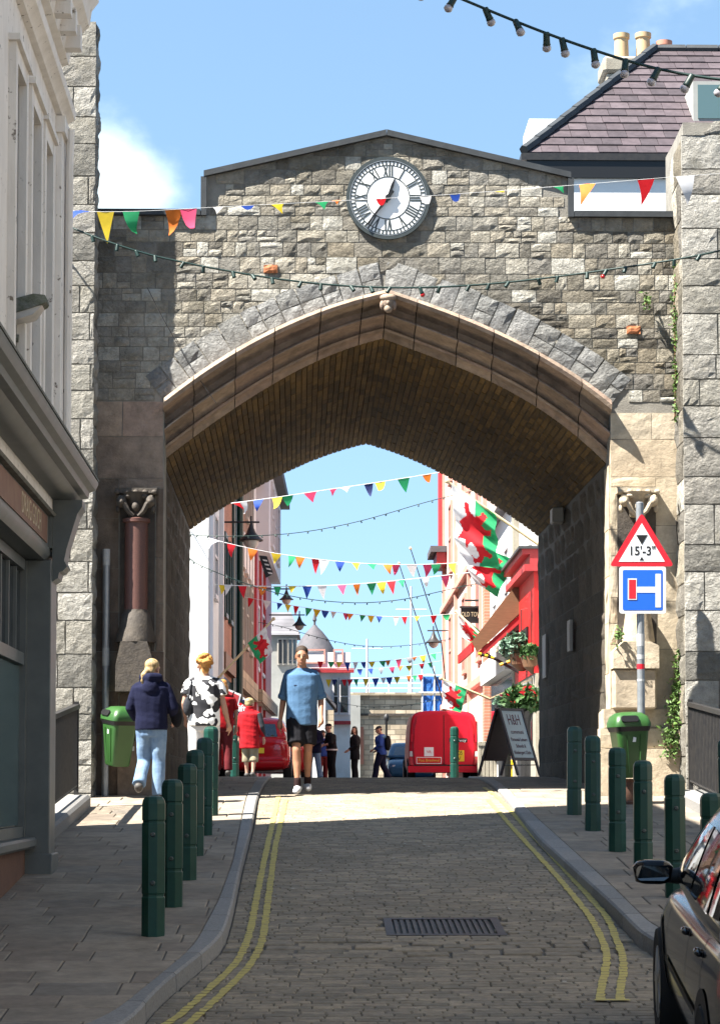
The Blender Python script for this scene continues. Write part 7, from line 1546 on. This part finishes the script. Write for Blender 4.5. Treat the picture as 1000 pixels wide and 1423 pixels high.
# ================================================================ PLANTS
def leafmat(name, c, c2): return mat(name, c, c2, rough=.55, scale=9, var=.35, spec=.3)
MT['leaf_dark'] = leafmat('dark_leaves', (.035, .09, .025), (.06, .13, .035)); MT['leaf_grey'] = leafmat('grey_green_leaves', (.1, .19, .12), (.15, .25, .17)); MT['leaf_ivy'] = leafmat('ivy_leaves', (.07, .14, .03), (.12, .2, .05))
def leaves(b, c, rad, n, size, r_, flat=0):
    for _ in range(n):
        while True:
            u = Vector((r_.uniform(-1, 1), r_.uniform(-1, 1), r_.uniform(-1, 1)))
            if u.length < 1 and u.length > r_.random() * .9: break
        p = Vector(c) + Vector((u.x * rad[0], u.y * rad[1], u.z * rad[2])); a = Vector((r_.gauss(0, 1), r_.gauss(0, 1), r_.gauss(0, .8))).normalized(); k = a.cross(Vector((r_.gauss(0, 1), r_.gauss(0, 1), r_.gauss(0, 1)))).normalized(); s = size * r_.uniform(.6, 1.3); nn = a.cross(k)
        b.add([p - a * s, p - k * s * .45 + nn * s * .12, p + a * s, p + k * s * .45 + nn * s * .12], [(0, 1, 2), (0, 2, 3)])
rp = random.Random(9)
def basket(label, px, py, Y, w, m, n, flowers=None, hang=True):
    p = P(px, py, Y); t = thing('hanging_basket' if hang else 'planter', label, 'plant', p); b = MB(); leaves(b, p, (w, .3, w * .62), n, .085, rp); setp(b.build('foliage', MT[m], t, recalc=False), kind='stuff')
    if flowers: b = MB(); leaves(b, p + Vector((0, -.1, .05)), (w * .9, .25, w * .55), n // 24, .06, rp); setp(b.build('flowers', FC[flowers], t, recalc=False), kind='stuff')
    z = p.z - w * .5
    if hang: MB().lathe([(.05, z - .25), (.2, z - .12), (.26, z + .08)], (p.x, Y, 0), 12).build('basket', MT['timber'], t); MB().tube([(p.x, Y, p.z), (p.x, Y, p.z + .7), (XR(Y), Y, p.z + .75)], .012, 5).build('hanger', MT['iron'], t)
    else: MB().lathe([(.12, gz(Y)), (.13, z - .2), (.2, z + .05), (.17, z + .05)], (p.x, Y, 0), 12).build('pot', MT['iron'], t)
basket('lush grey green hanging basket under the red fascia', 724, 899, 44, .42, 'leaf_grey', 800); basket('darker trailing half of the hanging basket by the arch', 742, 908, 42.6, .26, 'leaf_dark', 360)
basket('bushy dark green planter with red flowers behind the board sign', 727, 972, 41.5, .4, 'leaf_dark', 800, 'r', False); basket('pale leaved planter with pink flowers left of the dark one', 700, 975, 44.5, .2, 'leaf_grey', 200, 'p', False)
def ivy(label, pts, wid, n, size):
    t = thing('ivy', label, 'plant', pts[0]); MB().tube(pts, .012, 5).build('stem', MT['timber'], t); b = MB()
    for _ in range(n):
        k = rp.random() * (len(pts) - 1); i = min(int(k), len(pts) - 2); p = pts[i].lerp(pts[i + 1], k - i); w = wid[i] * (1 - (k - i)) + wid[i + 1] * (k - i); leaves(b, p + Vector((rp.gauss(0, w * .5), -abs(rp.gauss(0, .05)), rp.gauss(0, .05))), (.03, .03, .03), 1, size, rp)
    setp(b.build('foliage', MT['leaf_ivy'], t, recalc=False), kind='stuff')
ivy('narrow ivy climbing high beside the broad tower', [P(937, 585, 27.93), P(938, 520, 27.93), P(936, 440, 27.93), P(938, 368, 27.93)], [.02, .03, .045, .03], 420, .028)
ivy('thick ivy growing low in the corner behind the signs', [P(932, 1045, 27.85), P(934, 1010, 27.86), P(941, 960, 27.9), P(943, 912, 27.92)], [.14, .1, .09, .04], 700, .033)
ivy('small weed tuft rooted in the upper gate wall', [P(897, 424, 27.95), P(897, 416, 27.95)], [.05, .05], 50, .03)
ivy('small weed tuft below the carved capital', [P(857, 885, 27.72), P(859, 878, 27.72)], [.05, .05], 50, .03)
# ================================================================ LITTER SPECKS
b = MB(); rl_ = random.Random(31)
for _ in range(60):
    y = rl_.uniform(12.8, 27); x = rl_.uniform(kLo(y) + .1, (kRo(y) if y > 13.8 else 1.6) - .1); a = rl_.uniform(0, 6.28); s = rl_.uniform(.008, .026); z = rz(y) + .011
    if .4 < x < 1.45 and 16.7 < y < 17.9: continue
    pts = [(x + s * math.cos(a + q) * (1 if q < 3 else .6), y + s * math.sin(a + q), z + rl_.uniform(-.002, .004) + .0782 * s * math.sin(a + q)) for q in (0, 1.4, 2.9, 4.4)]; b.add(pts, [(0, 1, 2, 3)])
setp(b.build('litter', mat('paper_scraps', (.55, .53, .48), (.3, .27, .22), scale=9)), 'scattered paper scraps and leaf bits on the setts', 'litter', None, 'stuff')
